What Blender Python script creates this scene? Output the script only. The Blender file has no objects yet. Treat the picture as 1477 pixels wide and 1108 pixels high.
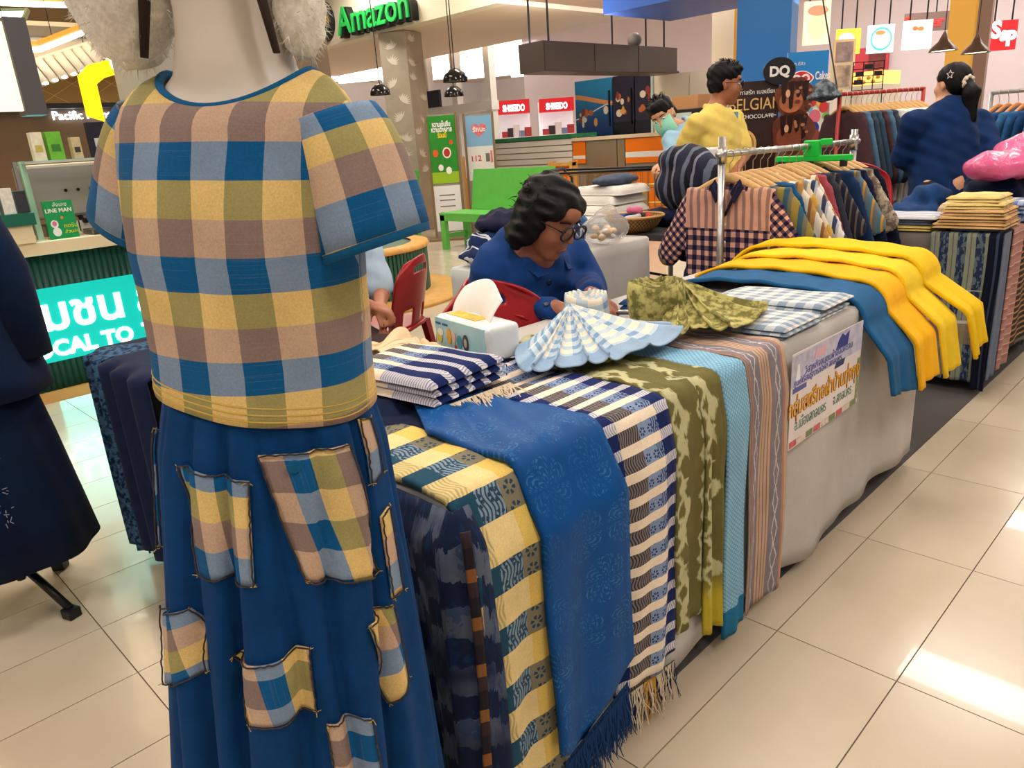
import bpy, bmesh, math, random
import numpy as np
from mathutils import Matrix, Vector, Euler
rnd = random.Random(7)
PI = math.pi
scene = bpy.context.scene
COL = scene.collection

# ------------------------------------------------------------------ camera
F_PX, CX, CY = 1075.0, 738.5, 554.0
TH, ROLL, YAW = math.radians(18.05), math.radians(4.08), math.radians(46.2)
HCAM = 1.30
_F = np.array([-math.sin(YAW)*math.cos(TH), math.cos(YAW)*math.cos(TH), -math.sin(TH)])
_R0 = np.array([math.cos(YAW), math.sin(YAW), 0.0]); _U0 = np.cross(_R0, _F)
_R = math.cos(ROLL)*_R0 - math.sin(ROLL)*_U0
_U = math.sin(ROLL)*_R0 + math.cos(ROLL)*_U0
cam_d = bpy.data.cameras.new('camera'); cam = bpy.data.objects.new('camera', cam_d); COL.objects.link(cam)
m = Matrix.Identity(4)
for i in range(3):
    m[i][0] = _R[i]; m[i][1] = _U[i]; m[i][2] = -_F[i]
m[2][3] = HCAM
cam.matrix_world = m
cam_d.sensor_fit = 'HORIZONTAL'; cam_d.sensor_width = 36.0; cam_d.lens = F_PX/1477.0*36.0
cam_d.clip_start = 0.05; cam_d.clip_end = 200
scene.camera = cam

# ------------------------------------------------------------------ world, exposure, ceiling lighting
world = bpy.data.worlds.new('mall_air'); scene.world = world; world.use_nodes = True
bg = world.node_tree.nodes['Background']
bg.inputs[0].default_value = (1.0, 0.97, 0.93, 1); bg.inputs[1].default_value = 0.40
scene.view_settings.view_transform = 'Standard'; scene.view_settings.look = 'None'
scene.view_settings.gamma = 1.0; scene.view_settings.use_curve_mapping = False
scene.view_settings.exposure = 0.15
CEIL = 3.9
def area(name, loc, sx, sy, power, color=(1, .955, .90), rot=(0, 0, 0)):
    l = bpy.data.lights.new(name, 'AREA'); l.shape = 'RECTANGLE'; l.size = sx; l.size_y = sy
    l.energy = power; l.color = color
    o = bpy.data.objects.new(name, l); COL.objects.link(o); o.location = loc; o.rotation_euler = rot
    return o
LIGHT_GRID = [(x, y) for x in (1.6, -1.3, -4.2, -7.1) for y in (-2.2, 1.0, 4.2, 6.9)] + [(-10, 4.2), (-10, 6.9), (-10, 10.6), (-7.1, 10.6), (-4.2, 12.1), (-1.3, 10.6)]
for (x, y) in LIGHT_GRID:
    area('ceiling_panel_light', (x, y, CEIL-0.05), 1.1, 0.5, 30)

# ------------------------------------------------------------------ helpers: places
def at(px, py, d=None, X=None, Y=None, z=None):
    v = _F*F_PX + _R*(px-CX) - _U*(py-CY)
    if d is not None: t = d/(v @ _F)
    elif X is not None: t = X/v[0]
    elif Y is not None: t = Y/v[1]
    else: t = (z-HCAM)/v[2]
    return Vector((v[0]*t, v[1]*t, HCAM+v[2]*t))

# ------------------------------------------------------------------ helpers: materials
class Ex:
    """a tiny expression wrapper over shader math nodes"""
    def __init__(s, nt, v): s.nt = nt; s.v = v
    def _op(s, op, *a):
        n = s.nt.nodes.new('ShaderNodeMath'); n.operation = op
        for i, q in enumerate((s,)+a):
            q = q.v if isinstance(q, Ex) else q
            if isinstance(q, (int, float)): n.inputs[i].default_value = q
            else: s.nt.links.new(q, n.inputs[i])
        return Ex(s.nt, n.outputs[0])
    def __add__(s, o): return s._op('ADD', o)
    __radd__ = __add__
    def __sub__(s, o): return s._op('SUBTRACT', o)
    def __rsub__(s, o): return Ex(s.nt, s._op('MULTIPLY', -1).v)._op('ADD', o)
    def __mul__(s, o): return s._op('MULTIPLY', o)
    __rmul__ = __mul__
    def __truediv__(s, o): return s._op('DIVIDE', o)
    def fr(s): return s._op('FRACT')
    def fl(s): return s._op('FLOOR')
    def sin(s): return s._op('SINE')
    def abs(s): return s._op('ABSOLUTE')
    def gt(s, o): return s._op('GREATER_THAN', o)
    def lt(s, o): return s._op('LESS_THAN', o)
    def mn(s, o): return s._op('MINIMUM', o)
    def mx(s, o): return s._op('MAXIMUM', o)
    def sq(s): return s._op('SQRT')
    def band(s, a, b): return s.gt(a)*s.lt(b)
    def at2(s, o): return s._op('ARCTAN2', o)
    def sst(s, a, b):
        n = s.nt.nodes.new('ShaderNodeMapRange'); n.interpolation_type = 'SMOOTHSTEP'
        s.nt.links.new(s.v, n.inputs[0]); n.inputs[1].default_value = a; n.inputs[2].default_value = b
        return Ex(s.nt, n.outputs[0])

def C3(c):
    """photo sRGB 0..255 -> linear rgba"""
    if max(c) > 1.001: c = [q/255 for q in c[:3]]
    l = [q/12.92 if q <= .04045 else ((q+.055)/1.055)**2.4 for q in c[:3]]
    return (l[0], l[1], l[2], 1)

class MB:
    """material builder"""
    def __init__(s, name, rough=.6, spec=.5, metal=0.0, coat=0.0, sheen=0.0):
        s.m = bpy.data.materials.new(name); s.m.use_nodes = True; s.nt = s.m.node_tree
        s.b = s.nt.nodes['Principled BSDF']
        s.b.inputs['Roughness'].default_value = rough; s.b.inputs['Metallic'].default_value = metal
        s.b.inputs['Specular IOR Level'].default_value = spec
        if coat: s.b.inputs['Coat Weight'].default_value = coat
        if sheen: s.b.inputs['Sheen Weight'].default_value = sheen; s.b.inputs['Sheen Roughness'].default_value = .5
    def uv(s, which='UV'):
        n = s.nt.nodes.new('ShaderNodeTexCoord'); x = s.nt.nodes.new('ShaderNodeSeparateXYZ')
        s.nt.links.new(n.outputs[which], x.inputs[0]); s.co = n.outputs[which]
        return [Ex(s.nt, x.outputs[i]) for i in range(3)]
    def noise(s, scale, detail=2, rough=.5, co=None, dist=0):
        n = s.nt.nodes.new('ShaderNodeTexNoise'); n.inputs['Scale'].default_value = scale
        n.inputs['Detail'].default_value = detail; n.inputs['Roughness'].default_value = rough; n.inputs['Distortion'].default_value = dist
        if co is None:
            t = s.nt.nodes.new('ShaderNodeTexCoord'); co = t.outputs['Object']
        s.nt.links.new(co, n.inputs['Vector'])
        return Ex(s.nt, n.outputs['Fac'])
    def vec(s, x, y, z=0):
        n = s.nt.nodes.new('ShaderNodeCombineXYZ')
        for i, q in enumerate((x, y, z)):
            if isinstance(q, Ex): s.nt.links.new(q.v, n.inputs[i])
            else: n.inputs[i].default_value = q
        return n.outputs[0]
    def mix(s, f, a, b, mode='MIX'):
        n = s.nt.nodes.new('ShaderNodeMix'); n.data_type = 'RGBA'; n.blend_type = mode
        for sock, q in ((n.inputs[0], f), (n.inputs[6], a), (n.inputs[7], b)):
            if isinstance(q, Ex): s.nt.links.new(q.v, sock)
            elif isinstance(q, (int, float)): sock.default_value = q
            elif isinstance(q, tuple): sock.default_value = C3(q)
            else: s.nt.links.new(q, sock)
        return n.outputs[2]
    def vary(s, col, amt=.15, scale=60, co=None):
        """weave / wear: multiply by a narrow noise"""
        f = s.noise(scale, 3, .6, co)
        n = s.nt.nodes.new('ShaderNodeMapRange'); s.nt.links.new(f.v, n.inputs[0])
        n.inputs[1].default_value = .3; n.inputs[2].default_value = .7; n.inputs[3].default_value = 1-amt; n.inputs[4].default_value = 1+amt*.6
        h = s.nt.nodes.new('ShaderNodeVectorMath'); h.operation = 'SCALE'
        if isinstance(col, tuple): h.inputs[0].default_value = C3(col)[:3]
        else: s.nt.links.new(col, h.inputs[0])
        s.nt.links.new(n.outputs[0], h.inputs['Scale'])
        return h.outputs[0]
    def color(s, c):
        if isinstance(c, tuple): s.b.inputs['Base Color'].default_value = C3(c)
        else: s.nt.links.new(c, s.b.inputs['Base Color'])
        return s
    def bump(s, h, strength=.3, dist=.002):
        n = s.nt.nodes.new('ShaderNodeBump'); n.inputs['Strength'].default_value = strength; n.inputs['Distance'].default_value = dist
        s.nt.links.new(h.v if isinstance(h, Ex) else h, n.inputs['Height'])
        s.nt.links.new(n.outputs[0], s.b.inputs['Normal']); return s
    def emit(s, c, st):
        if isinstance(c, tuple): s.b.inputs['Emission Color'].default_value = C3(c)
        else: s.nt.links.new(c, s.b.inputs['Emission Color'])
        s.b.inputs['Emission Strength'].default_value = st; return s
    def weave(s, scale=900, st=.25):
        return s.bump(s.noise(scale, 2, .6), st, .001)
    def set(s, **k):
        for a, v in k.items(): s.b.inputs[a.replace('_', ' ')].default_value = v
        return s

_mc = {}
def plain(name, c, rough=.6, spec=.4, metal=0, vary=.0, scale=40, emit=0, coat=0, sheen=0, weave=False):
    if name in _mc: return _mc[name]
    b = MB(name, rough, spec, metal, coat, sheen)
    col = b.vary(c, vary, scale) if vary else c
    b.color(col)
    if emit: b.emit(c, emit)
    if weave: b.weave()
    _mc[name] = b.m
    return b.m
def fabric(name, c, vary=.16, scale=35, rough=.85, sheen=.04):
    if name in _mc: return _mc[name]
    b = MB(name, rough, .15, sheen=sheen)
    b.color(b.vary(b.vary(c, vary, scale), .12, 420)); b.weave()
    _mc[name] = b.m; return b.m

# ------------------------------------------------------------------ helpers: objects
def mesh(name, verts, faces, uvs=None, smooth=False, edges=()):
    me = bpy.data.meshes.new(name)
    me.from_pydata([tuple(v) for v in verts], list(edges), [tuple(int(i) for i in f) for f in faces])
    if uvs is not None:
        l = me.uv_layers.new(name='UVMap')
        vi = np.empty(len(me.loops), dtype=np.int32); me.loops.foreach_get('vertex_index', vi)
        u = np.asarray(uvs, dtype=np.float32)
        u = u[vi] if len(u) == len(me.vertices) else u
        l.data.foreach_set('uv', u.ravel())
    if smooth: me.polygons.foreach_set('use_smooth', [True]*len(me.polygons))
    me.update(); return me
def obj(name, me, mat=None, parent=None, loc=(0, 0, 0), rot=(0, 0, 0), scale=None):
    o = bpy.data.objects.new(name, me); COL.objects.link(o)
    o.location = loc; o.rotation_euler = rot
    if scale is not None: o.scale = scale if hasattr(scale, '__len__') else (scale,)*3
    if parent is not None: o.parent = parent
    if mat is not None and me is not None:
        if len(me.materials) == 0: me.materials.append(mat)
        elif me.materials[0] is not mat:
            o.material_slots[0].link = 'OBJECT'; o.material_slots[0].material = mat
    return o
def tag(o, label=None, cat=None, group=None, kind=None):
    if label: o['label'] = label
    if cat: o['category'] = cat
    if group: o['group'] = group
    if kind: o['kind'] = kind
    return o
def thing(name, label, cat, loc=(0, 0, 0), rz=0, group=None, kind=None):
    o = bpy.data.objects.new(name, None); COL.objects.link(o); o.empty_display_size = .05
    o.location = loc; o.rotation_euler = (0, 0, rz)
    return tag(o, label, cat, group, kind)
def copy_tree(o, parent=None):
    c = o.copy(); COL.objects.link(c); c.parent = parent
    for ch in o.children:
        copy_tree(ch, c)
    return c
def bev(o, w=.004, seg=2):
    md = o.modifiers.new('bevel', 'BEVEL'); md.width = w; md.segments = seg; md.limit_method = 'ANGLE'; return o
def solid(o, t=.004, off=0):
    md = o.modifiers.new('solidify', 'SOLIDIFY'); md.thickness = t; md.offset = off; return o
def subs(o, n=1):
    md = o.modifiers.new('subsurf', 'SUBSURF'); md.levels = n; md.render_levels = n; return o

class G:
    """collects boxes / tubes / prisms / lathes into one mesh"""
    def __init__(s): s.v = []; s.f = []
    def add(s, v, f):
        k = len(s.v); s.v += [tuple(q) for q in v]; s.f += [tuple(i+k for i in q) for q in f]; return s
    def box(s, c, h, rz=0, M=None):
        v = []
        for sx in (-1, 1):
            for sy in (-1, 1):
                for sz in (-1, 1): v.append(Vector((sx*h[0], sy*h[1], sz*h[2])))
        R = M if M is not None else Matrix.Rotation(rz, 3, 'Z')
        v = [R @ q + Vector(c) for q in v]
        return s.add(v, [(0, 1, 3, 2), (4, 6, 7, 5), (0, 4, 5, 1), (2, 3, 7, 6), (0, 2, 6, 4), (1, 5, 7, 3)])
    def bb(s, a, b):
        return s.box([(p+q)/2 for p, q in zip(a, b)], [abs(q-p)/2 for p, q in zip(a, b)])
    def tube(s, path, r, n=10, cap=True, ry=None, closed=False):
        path = [Vector(p) for p in path]; k = len(path)
        rs = r if hasattr(r, '__len__') else [r]*k
        v = []; f = []; up = None
        for i, p in enumerate(path):
            if closed: t = (path[(i+1) % k]-path[i-1]).normalized()
            else: t = (path[min(i+1, k-1)]-path[max(i-1, 0)]).normalized()
            if up is None:
                up = Vector((0, 0, 1)) if abs(t.z) < .95 else Vector((0, 1, 0))
            a = t.cross(up).normalized(); up = a.cross(t).normalized()
            for j in range(n):
                an = 2*PI*j/n; w = rs[i]; h = rs[i]*(ry if ry else 1)
                v.append(p+a*math.cos(an)*w+up*math.sin(an)*h)
        kk = k if closed else k-1
        for i in range(kk):
            for j in range(n):
                i2 = (i+1) % k
                f.append((i*n+j, i*n+(j+1) % n, i2*n+(j+1) % n, i2*n+j))
        if cap and not closed:
            f.append(tuple(range(n))[::-1]); f.append(tuple((k-1)*n+j for j in range(n)))
        return s.add(v, f)
    def lathe(s, prof, n=24, c=(0, 0, 0), cap=True, sy=1.0, a0=0, a1=2*PI):
        v = []; f = []; full = abs(a1-a0-2*PI) < 1e-6; m = n if full else n+1
        for (r, z) in prof:
            for j in range(m):
                a = a0+(a1-a0)*j/n; v.append((c[0]+r*math.cos(a), c[1]+r*math.sin(a)*sy, c[2]+z))
        for i in range(len(prof)-1):
            for j in range(n):
                j2 = (j+1) % m
                f.append((i*m+j, i*m+j2, (i+1)*m+j2, (i+1)*m+j))
        if cap and full:
            if prof[0][0] > 1e-4: f.append(tuple(range(n))[::-1])
            if prof[-1][0] > 1e-4: f.append(tuple((len(prof)-1)*n+j for j in range(n)))
        return s.add(v, f)
    def prism(s, poly, h0, h1, M=None):
        """polygon in xy extruded z h0..h1 then M (4x4)"""
        n = len(poly)
        v = [Vector((x, y, h0)) for x, y in poly]+[Vector((x, y, h1)) for x, y in poly]
        if M is not None: v = [M @ q for q in v]
        f = [tuple(range(n))[::-1], tuple(range(n, 2*n))]+[(i, (i+1) % n, n+(i+1) % n, n+i) for i in range(n)]
        return s.add(v, f)
    def ell(s, c, r, n=12, m=8, M=None):
        v = []; f = []
        for i in range(m+1):
            p = PI*i/m
            for j in range(n):
                a = 2*PI*j/n; q = Vector((r[0]*math.sin(p)*math.cos(a), r[1]*math.sin(p)*math.sin(a), r[2]*math.cos(p)))
                if M is not None: q = M @ q
                v.append(q+Vector(c))
        for i in range(m):
            for j in range(n): f.append((i*n+j, (i+1)*n+j, (i+1)*n+(j+1) % n, i*n+(j+1) % n))
        return s.add(v, f)
    def me(s, name='shape', smooth=False): return mesh(name, s.v, s.f, smooth=smooth)
    def obj(s, name, mat, parent=None, smooth=False, loc=(0, 0, 0), rot=(0, 0, 0), bevel=0):
        o = obj(name, s.me(name, smooth), mat, parent, loc, rot)
        if bevel: bev(o, bevel)
        return o

# frame of a vertical board: local x along the board, local y up, local z out of its face
def board_M(origin, along, out):
    a = Vector(along).normalized(); o = Vector(out).normalized(); u = o.cross(a).normalized()
    if u.z < 0: u = -u
    M = Matrix.Identity(4)
    for i in range(3): M[i][0] = a[i]; M[i][1] = u[i]; M[i][2] = o[i]; M[i][3] = Vector(origin)[i]
    return M
_tc = 0
def text_mesh(body, size, depth=.004, align='LEFT', M=None, xscale=1.0, bold=0.0, spacing=1.0, shear=0.0):
    cu = bpy.data.curves.new('lettering', 'FONT'); cu.body = body; cu.size = size; cu.extrude = depth/2
    cu.align_x = align; cu.offset = bold; cu.space_character = spacing; cu.resolution_u = 3; cu.shear = shear
    o = bpy.data.objects.new('lettering', cu); COL.objects.link(o)
    dg = bpy.context.evaluated_depsgraph_get(); dg.update()
    me = bpy.data.meshes.new_from_object(o.evaluated_get(dg))
    bpy.data.objects.remove(o); bpy.data.curves.remove(cu)
    me.materials.clear()
    S = Matrix.Diagonal((xscale, 1, 1, 1))
    me.transform((M if M is not None else Matrix.Identity(4)) @ S)
    me.name = 'lettering'; return me
def text(name, body, size, mat, parent, M, depth=.004, align='LEFT', **k):
    return obj(name, text_mesh(body, size, depth, align, M, **k), mat, parent)

# cloth sheet from a function P(u, v) -> point and UV in metres
def sheet(name, fn, nu, nv, mat, parent=None, thick=.004, smooth=True, uvf=None, closed_u=False):
    v = []; uv = []
    for j in range(nv+1):
        for i in range(nu+(0 if closed_u else 1)):
            p, q = fn(i/nu, j/nv); v.append(p); uv.append(q)
    w = nu if closed_u else nu+1; f = []
    for j in range(nv):
        for i in range(nu):
            i2 = (i+1) % w
            f.append((j*w+i, j*w+i2, (j+1)*w+i2, (j+1)*w+i))
    if closed_u:
        u2 = []
        for fc in f:
            for k, vi in enumerate(fc):
                q = uv[vi]
                if k in (1, 2) and fc[1] % w == 0: q = (fn(1.0, (vi//w)/nv)[1])
                u2.append(q)
        uv = u2
    o = obj(name, mesh(name, v, f, uv, smooth), mat, parent)
    if thick: solid(o, thick)
    return o

# ------------------------------------------------------------------ signed distance modelling (smooth unions, one continuous skin)
def surface_nets(Fv, org, res):
    nx, ny, nz = Fv.shape; ins = Fv < 0
    c = [(0,0,0),(1,0,0),(0,1,0),(1,1,0),(0,0,1),(1,0,1),(0,1,1),(1,1,1)]
    sl = lambda o, A: A[o[0]:nx-1+o[0], o[1]:ny-1+o[1], o[2]:nz-1+o[2]]
    cnt = sum(sl(o, ins).astype(np.int8) for o in c)
    act = (cnt > 0) & (cnt < 8)
    ii = np.argwhere(act); n = len(ii)
    idx = np.full(act.shape, -1, dtype=np.int64); idx[act] = np.arange(n)
    acc = np.zeros((n, 3)); k = np.zeros(n)
    vals = [Fv[ii[:,0]+o[0], ii[:,1]+o[1], ii[:,2]+o[2]] for o in c]
    for a in range(8):
        for b in range(a+1, 8):
            d = [c[b][q]-c[a][q] for q in range(3)]
            if sum(abs(q) for q in d) != 1: continue
            fa, fb = vals[a], vals[b]; cr = (fa < 0) != (fb < 0)
            t = np.where(cr, fa/(np.where(cr, fa-fb, 1)), 0)
            for q in range(3): acc[:, q] += np.where(cr, c[a][q]+t*d[q], 0)
            k += cr
    V = (ii+acc/k[:, None])*res+org
    faces = []
    for ax in range(3):
        o = [0, 0, 0]; o[ax] = 1
        A = ins[:nx-o[0], :ny-o[1], :nz-o[2]]; B = ins[o[0]:, o[1]:, o[2]:]
        e = np.argwhere(A != B)
        b1, b2 = [q for q in range(3) if q != ax]
        e = e[(e[:, b1] > 0) & (e[:, b2] > 0) & (e[:, b1] < Fv.shape[b1]-1) & (e[:, b2] < Fv.shape[b2]-1)]
        fl = A[e[:, 0], e[:, 1], e[:, 2]]
        q = []
        for (p, r) in ((0, 0), (1, 0), (1, 1), (0, 1)):
            g = e.copy(); g[:, b1] -= p; g[:, b2] -= r; q.append(idx[g[:, 0], g[:, 1], g[:, 2]])
        q = np.stack(q, 1)
        if ax == 1: fl = ~fl
        q[~fl] = q[~fl][:, ::-1]
        faces.append(q)
    return V, np.concatenate(faces)
class S:
    """signed distance prims; each may sit in a frame M (4x4, local->world)"""
    def __init__(s, k=.02): s.p = []; s.k = k; s.cuts = []; s.disp = None
    def cap(s, a, b, ra, rb=None, k=None, M=None, fl=None):
        s.p.append(('cap', np.array(a, float), np.array(b, float), ra, ra if rb is None else rb, s.k if k is None else k, M, fl)); return s
    def ell(s, c, r, k=None, M=None): s.p.append(('ell', np.array(c, float), np.array(r, float), None, None, s.k if k is None else k, M, None)); return s
    def sub(s, c, r, k=.01, M=None): s.p.append(('sub', np.array(c, float), np.array(r, float), None, None, k, M, None)); return s
    def box(s, c, h, r=.01, k=None, M=None): s.p.append(('box', np.array(c, float), np.array(h, float), r, None, s.k if k is None else k, M, None)); return s
    def loft(s, secs, k=None, M=None):
        """secs: (z, cx, cy, rx, ry) ascending"""
        s.p.append(('loft', np.array(secs, float), None, None, None, s.k if k is None else k, M, None)); return s
    def cut(s, p, n): s.cuts.append((np.array(p, float), np.array(n, float)/np.linalg.norm(n))); return s
    def bbox(s, q):
        t = q[0]
        if t == 'cap':
            r = max(q[3], q[4]); lo = np.minimum(q[1], q[2])-r; hi = np.maximum(q[1], q[2])+r
        elif t in ('ell', 'sub', 'box'): lo = q[1]-q[2]; hi = q[1]+q[2]
        else:
            L = q[1]; lo = np.array([(L[:,1]-L[:,3]).min(), (L[:,2]-L[:,4]).min(), L[:,0].min()]); hi = np.array([(L[:,1]+L[:,3]).max(), (L[:,2]+L[:,4]).max(), L[:,0].max()])
        if q[6] is not None:
            cs = [q[6] @ Vector((x, y, zz)) for x in (lo[0], hi[0]) for y in (lo[1], hi[1]) for zz in (lo[2], hi[2])]
            cs = np.array([tuple(c) for c in cs]); lo = cs.min(0); hi = cs.max(0)
        return lo, hi
    def build(s, res=.012):
        B = [s.bbox(q) for q in s.p if q[0] != 'sub']
        lo = np.min([b[0] for b in B], 0)-res*4; hi = np.max([b[1] for b in B], 0)+res*4
        n = np.ceil((hi-lo)/res).astype(int)+1
        D = np.full(tuple(n), 1.0)
        for q in s.p:
            b = s.bbox(q); pad = res*3+q[5]*1.5
            i0 = np.maximum(np.floor((b[0]-pad-lo)/res).astype(int), 0); i1 = np.minimum(np.ceil((b[1]+pad-lo)/res).astype(int)+1, n)
            if (i1 <= i0).any(): continue
            gx, gy, gz = np.meshgrid(*[lo[a]+res*np.arange(i0[a], i1[a]) for a in range(3)], indexing='ij')
            P = np.stack([gx, gy, gz], -1)
            if q[6] is not None:
                I = np.array(q[6].inverted()); P = P @ I[:3, :3].T+I[:3, 3]
            if q[0] == 'cap':
                a, bb = q[1], q[2]; ab = bb-a; L = (ab@ab) or 1e-9
                t = np.clip(((P-a)@ab)/L, 0, 1); w = P-(a+t[..., None]*ab)
                if q[7] is not None:
                    w = w*np.array(q[7])
                d = np.sqrt((w**2).sum(-1))-(q[3]+(q[4]-q[3])*t)
            elif q[0] in ('ell', 'sub'):
                w = (P-q[1])/q[2]; l = np.sqrt((w**2).sum(-1)); d = (l-1)*q[2].min()*np.clip(1, 1, 1)
                g = np.sqrt(((w/q[2])**2).sum(-1))+1e-9; d = l*(l-1)/g
            elif q[0] == 'box':
                w = np.abs(P-q[1])-(q[2]-q[3]); d = np.sqrt((np.maximum(w, 0)**2).sum(-1))+np.minimum(w.max(-1), 0)-q[3]
            else:
                L = q[1]; Z = P[..., 2]
                cx_ = np.interp(Z, L[:,0], L[:,1]); cy_ = np.interp(Z, L[:,0], L[:,2]); rx = np.interp(Z, L[:,0], L[:,3]); ry = np.interp(Z, L[:,0], L[:,4])
                wx = (P[...,0]-cx_)/rx; wy = (P[...,1]-cy_)/ry; l = np.sqrt(wx**2+wy**2)
                g = np.sqrt((wx/rx)**2+(wy/ry)**2)+1e-9
                d = l*(l-1)/g; d = np.where(l < .05, -np.minimum(rx, ry), d)
                d = np.maximum(d, np.maximum(L[0,0]-Z, Z-L[-1,0]))
            v = D[i0[0]:i1[0], i0[1]:i1[1], i0[2]:i1[2]]; k = q[5]
            if q[0] == 'sub':
                h = np.clip(.5-.5*(v+d)/k, 0, 1); v[...] = v+(-d-v)*h+k*h*(1-h)
            else:
                h = np.clip(.5+.5*(v-d)/k, 0, 1); v[...] = v+(d-v)*h-k*h*(1-h)
        if s.cuts or s.disp:
            gx, gy, gz = np.meshgrid(*[lo[a]+res*np.arange(n[a]) for a in range(3)], indexing='ij')
            if s.disp: D = D+s.disp(gx, gy, gz)
            for p, nn in s.cuts: D = np.maximum(D, (gx-p[0])*nn[0]+(gy-p[1])*nn[1]+(gz-p[2])*nn[2])
        return surface_nets(D, lo, res)
    def me(s, name='skin', res=.012):
        V, Fc = s.build(res); return mesh(name, V, Fc, smooth=True)
    def obj(s, name, mat, parent=None, res=.012, loc=(0, 0, 0), rot=(0, 0, 0), smooth_it=3):
        o = obj(name, s.me(name, res), mat, parent, loc, rot)
        if smooth_it:
            md = o.modifiers.new('smooth', 'SMOOTH'); md.iterations = smooth_it; md.factor = .5
        return o
# ------------------------------------------------------------------ woven cloth materials (UV in metres: u across, v along)
def cloth_b(name, rough=.85, sheen=.03): return MB(name, rough, .15, sheen=sheen)
def finish(b, col, weave=420, amt=.14):
    c = b.vary(b.vary(col, .10, 14), amt, weave); b.color(c); b.bump(b.noise(1100, 2, .6), .22, .001); return b.m
def rosette(u, v, cell, r0, n=6):
    x = (u/cell).fr()*cell-cell/2; y = (v/cell).fr()*cell-cell/2
    r = (x*x+y*y).sq(); th = y.at2(x)
    return (r-r0).abs().lt(r0*.42)*((th*n).sin().gt(-.25))

def m_plaid():
    b = cloth_b('plaid_handwoven'); u, v, _ = b.uv(); CW, RH = .0375, .0385
    wob = (b.noise(9, 1, .5)-.5)*.004
    u = u+wob; v = v+wob
    c = (u/CW).fl(); cm = ((c/2).fr()).gt(.25)
    r = ((v-.052)/(3*RH)).fr()
    yl = b.mix(cm, (230, 198, 128), (162, 154, 100)); mv = b.mix(cm, (202, 172, 148), (142, 122, 116)); bl = b.mix(cm, (128, 150, 178), (10, 90, 146))
    col = b.mix(r.gt(1/3), bl, mv); col = b.mix(r.gt(2/3), col, yl)
    st = b.noise(1, 2, .6, co=b.vec(u*6, v*900)); col = b.mix(st.gt(.62)*.05, col, (235, 225, 205))
    return finish(b, col)
def m_goldcheck():
    b = cloth_b('gold_teal_check'); u, v, _ = b.uv(); PR = .118
    r = (v/PR).fr(); pr = r.lt(.46)
    wave = ((u+(v*125).sin()*.004)/.0085).fr().lt(.42)
    ros = rosette(u, v, .036, .009)
    mid = b.mix(wave*u.lt(.115), (126, 150, 172), (52, 72, 92)); mid = b.mix(u.gt(.105), mid, (128, 122, 100)); mid = b.mix(ros, mid, (40, 70, 92))
    a = b.mix(u.lt(.05), mid, (30, 74, 98))
    wl = ((u+(v*100).sin()*.004)/.008).fr().lt(.45)
    e = b.mix(wl, (226, 200, 128), (178, 166, 128)); ye = b.mix(u.gt(.115), (232, 208, 148), (228, 196, 104)); y = b.mix(u.lt(.05), ye, e)
    return finish(b, b.mix(pr, y, a))
def m_navycheck():
    b = cloth_b('navy_cream_check'); u, v, _ = b.uv(); PR = .0535
    r = (v/PR).fr(); cream = r.lt(.40)
    wave = ((u+(v*160).sin()*.003)/.007).fr().lt(.42); ros = rosette(u+.004, v, .0268, .0065)
    tp = b.mix(wave, (128, 118, 110), (40, 44, 74)); gb = b.mix(ros, (132, 152, 186), (26, 48, 108)); gb = b.mix(u.gt(.148)*wave, gb, (40, 60, 112))
    md = b.mix(u.gt(.105), tp, gb)
    edge = u.lt(.042).mx(u.gt(.172))
    dark = b.mix(edge, md, (14, 34, 92))
    lt_e = b.mix(wave, (214, 210, 214), (140, 146, 176)); lt = b.mix(edge, (244, 226, 204), lt_e)
    return finish(b, b.mix(cream, dark, lt))
def m_brocade():
    b = cloth_b('blue_brocade', .5, .0); u, v, _ = b.uv(); cell = .11
    row = (v/cell).fl(); uu = u/cell+row*.5
    x = uu.fr()-.5; y = (v/cell).fr()-.5; r = (x*x+y*y).sq(); th = y.at2(x)
    pet = ((th*3).sin().abs()*.55+.05); ln = ((r/(pet+.12)*5.5).fr()-.5).abs().lt(.2)*r.gt(.06)*r.lt(.46)
    dash = ((r*60+th*14).sin()).gt(-.35); f = ln*dash*((th*3).sin().abs().gt(.3))
    nz = b.noise(7, 2, .5).sst(.3, .62)
    col = b.mix(f*(nz*.34+.08), (2, 76, 146), (70, 146, 198))
    b.color(b.vary(b.vary(col, .14, 9), .1, 500)); b.bump(f*nz, .55, .0025); return b.m
def m_oliveikat(name, dip=False):
    b = cloth_b(name); u, v, _ = b.uv()
    n = (b.noise(30, 3, .6, co=b.vec(u, v*.35))-.5)
    z = ((v/.105).fr()-.5).abs()*2
    fe = b.noise(1, 3, .7, co=b.vec(u*420, v*26)); gap = ((v/.21+.1).fr()).sst(.62, .9)
    d = ((u/.105+z*.35+n*.7).fr()-.5).abs()+(fe-.5)*.16+gap*.2; d2 = ((u/.105+.5-z*.35+n*.7).fr()-.5).abs()+(fe-.5)*.16
    f = (.15-d).sst(-.03, .05).mx((.07-d2).sst(-.03, .04))
    col = b.mix(f*.8, b.mix(n+.3, (118, 110, 62), (86, 86, 48)), (206, 204, 158))
    if dip: col = b.mix(v.sst(.47, .56), col, (196, 176, 52))
    return finish(b, col)
def m_lightblue():
    b = cloth_b('light_blue_diamond'); u, v, _ = b.uv(); k = .013
    f = (((u+v)/k).fr()-.5).abs().lt(.14).mx((((u-v)/k).fr()-.5).abs().lt(.14))
    col = b.mix(f, (150, 196, 222), (104, 160, 196)); col = b.mix(v.gt(.635), col, (24, 112, 156))
    return finish(b, col)
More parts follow.
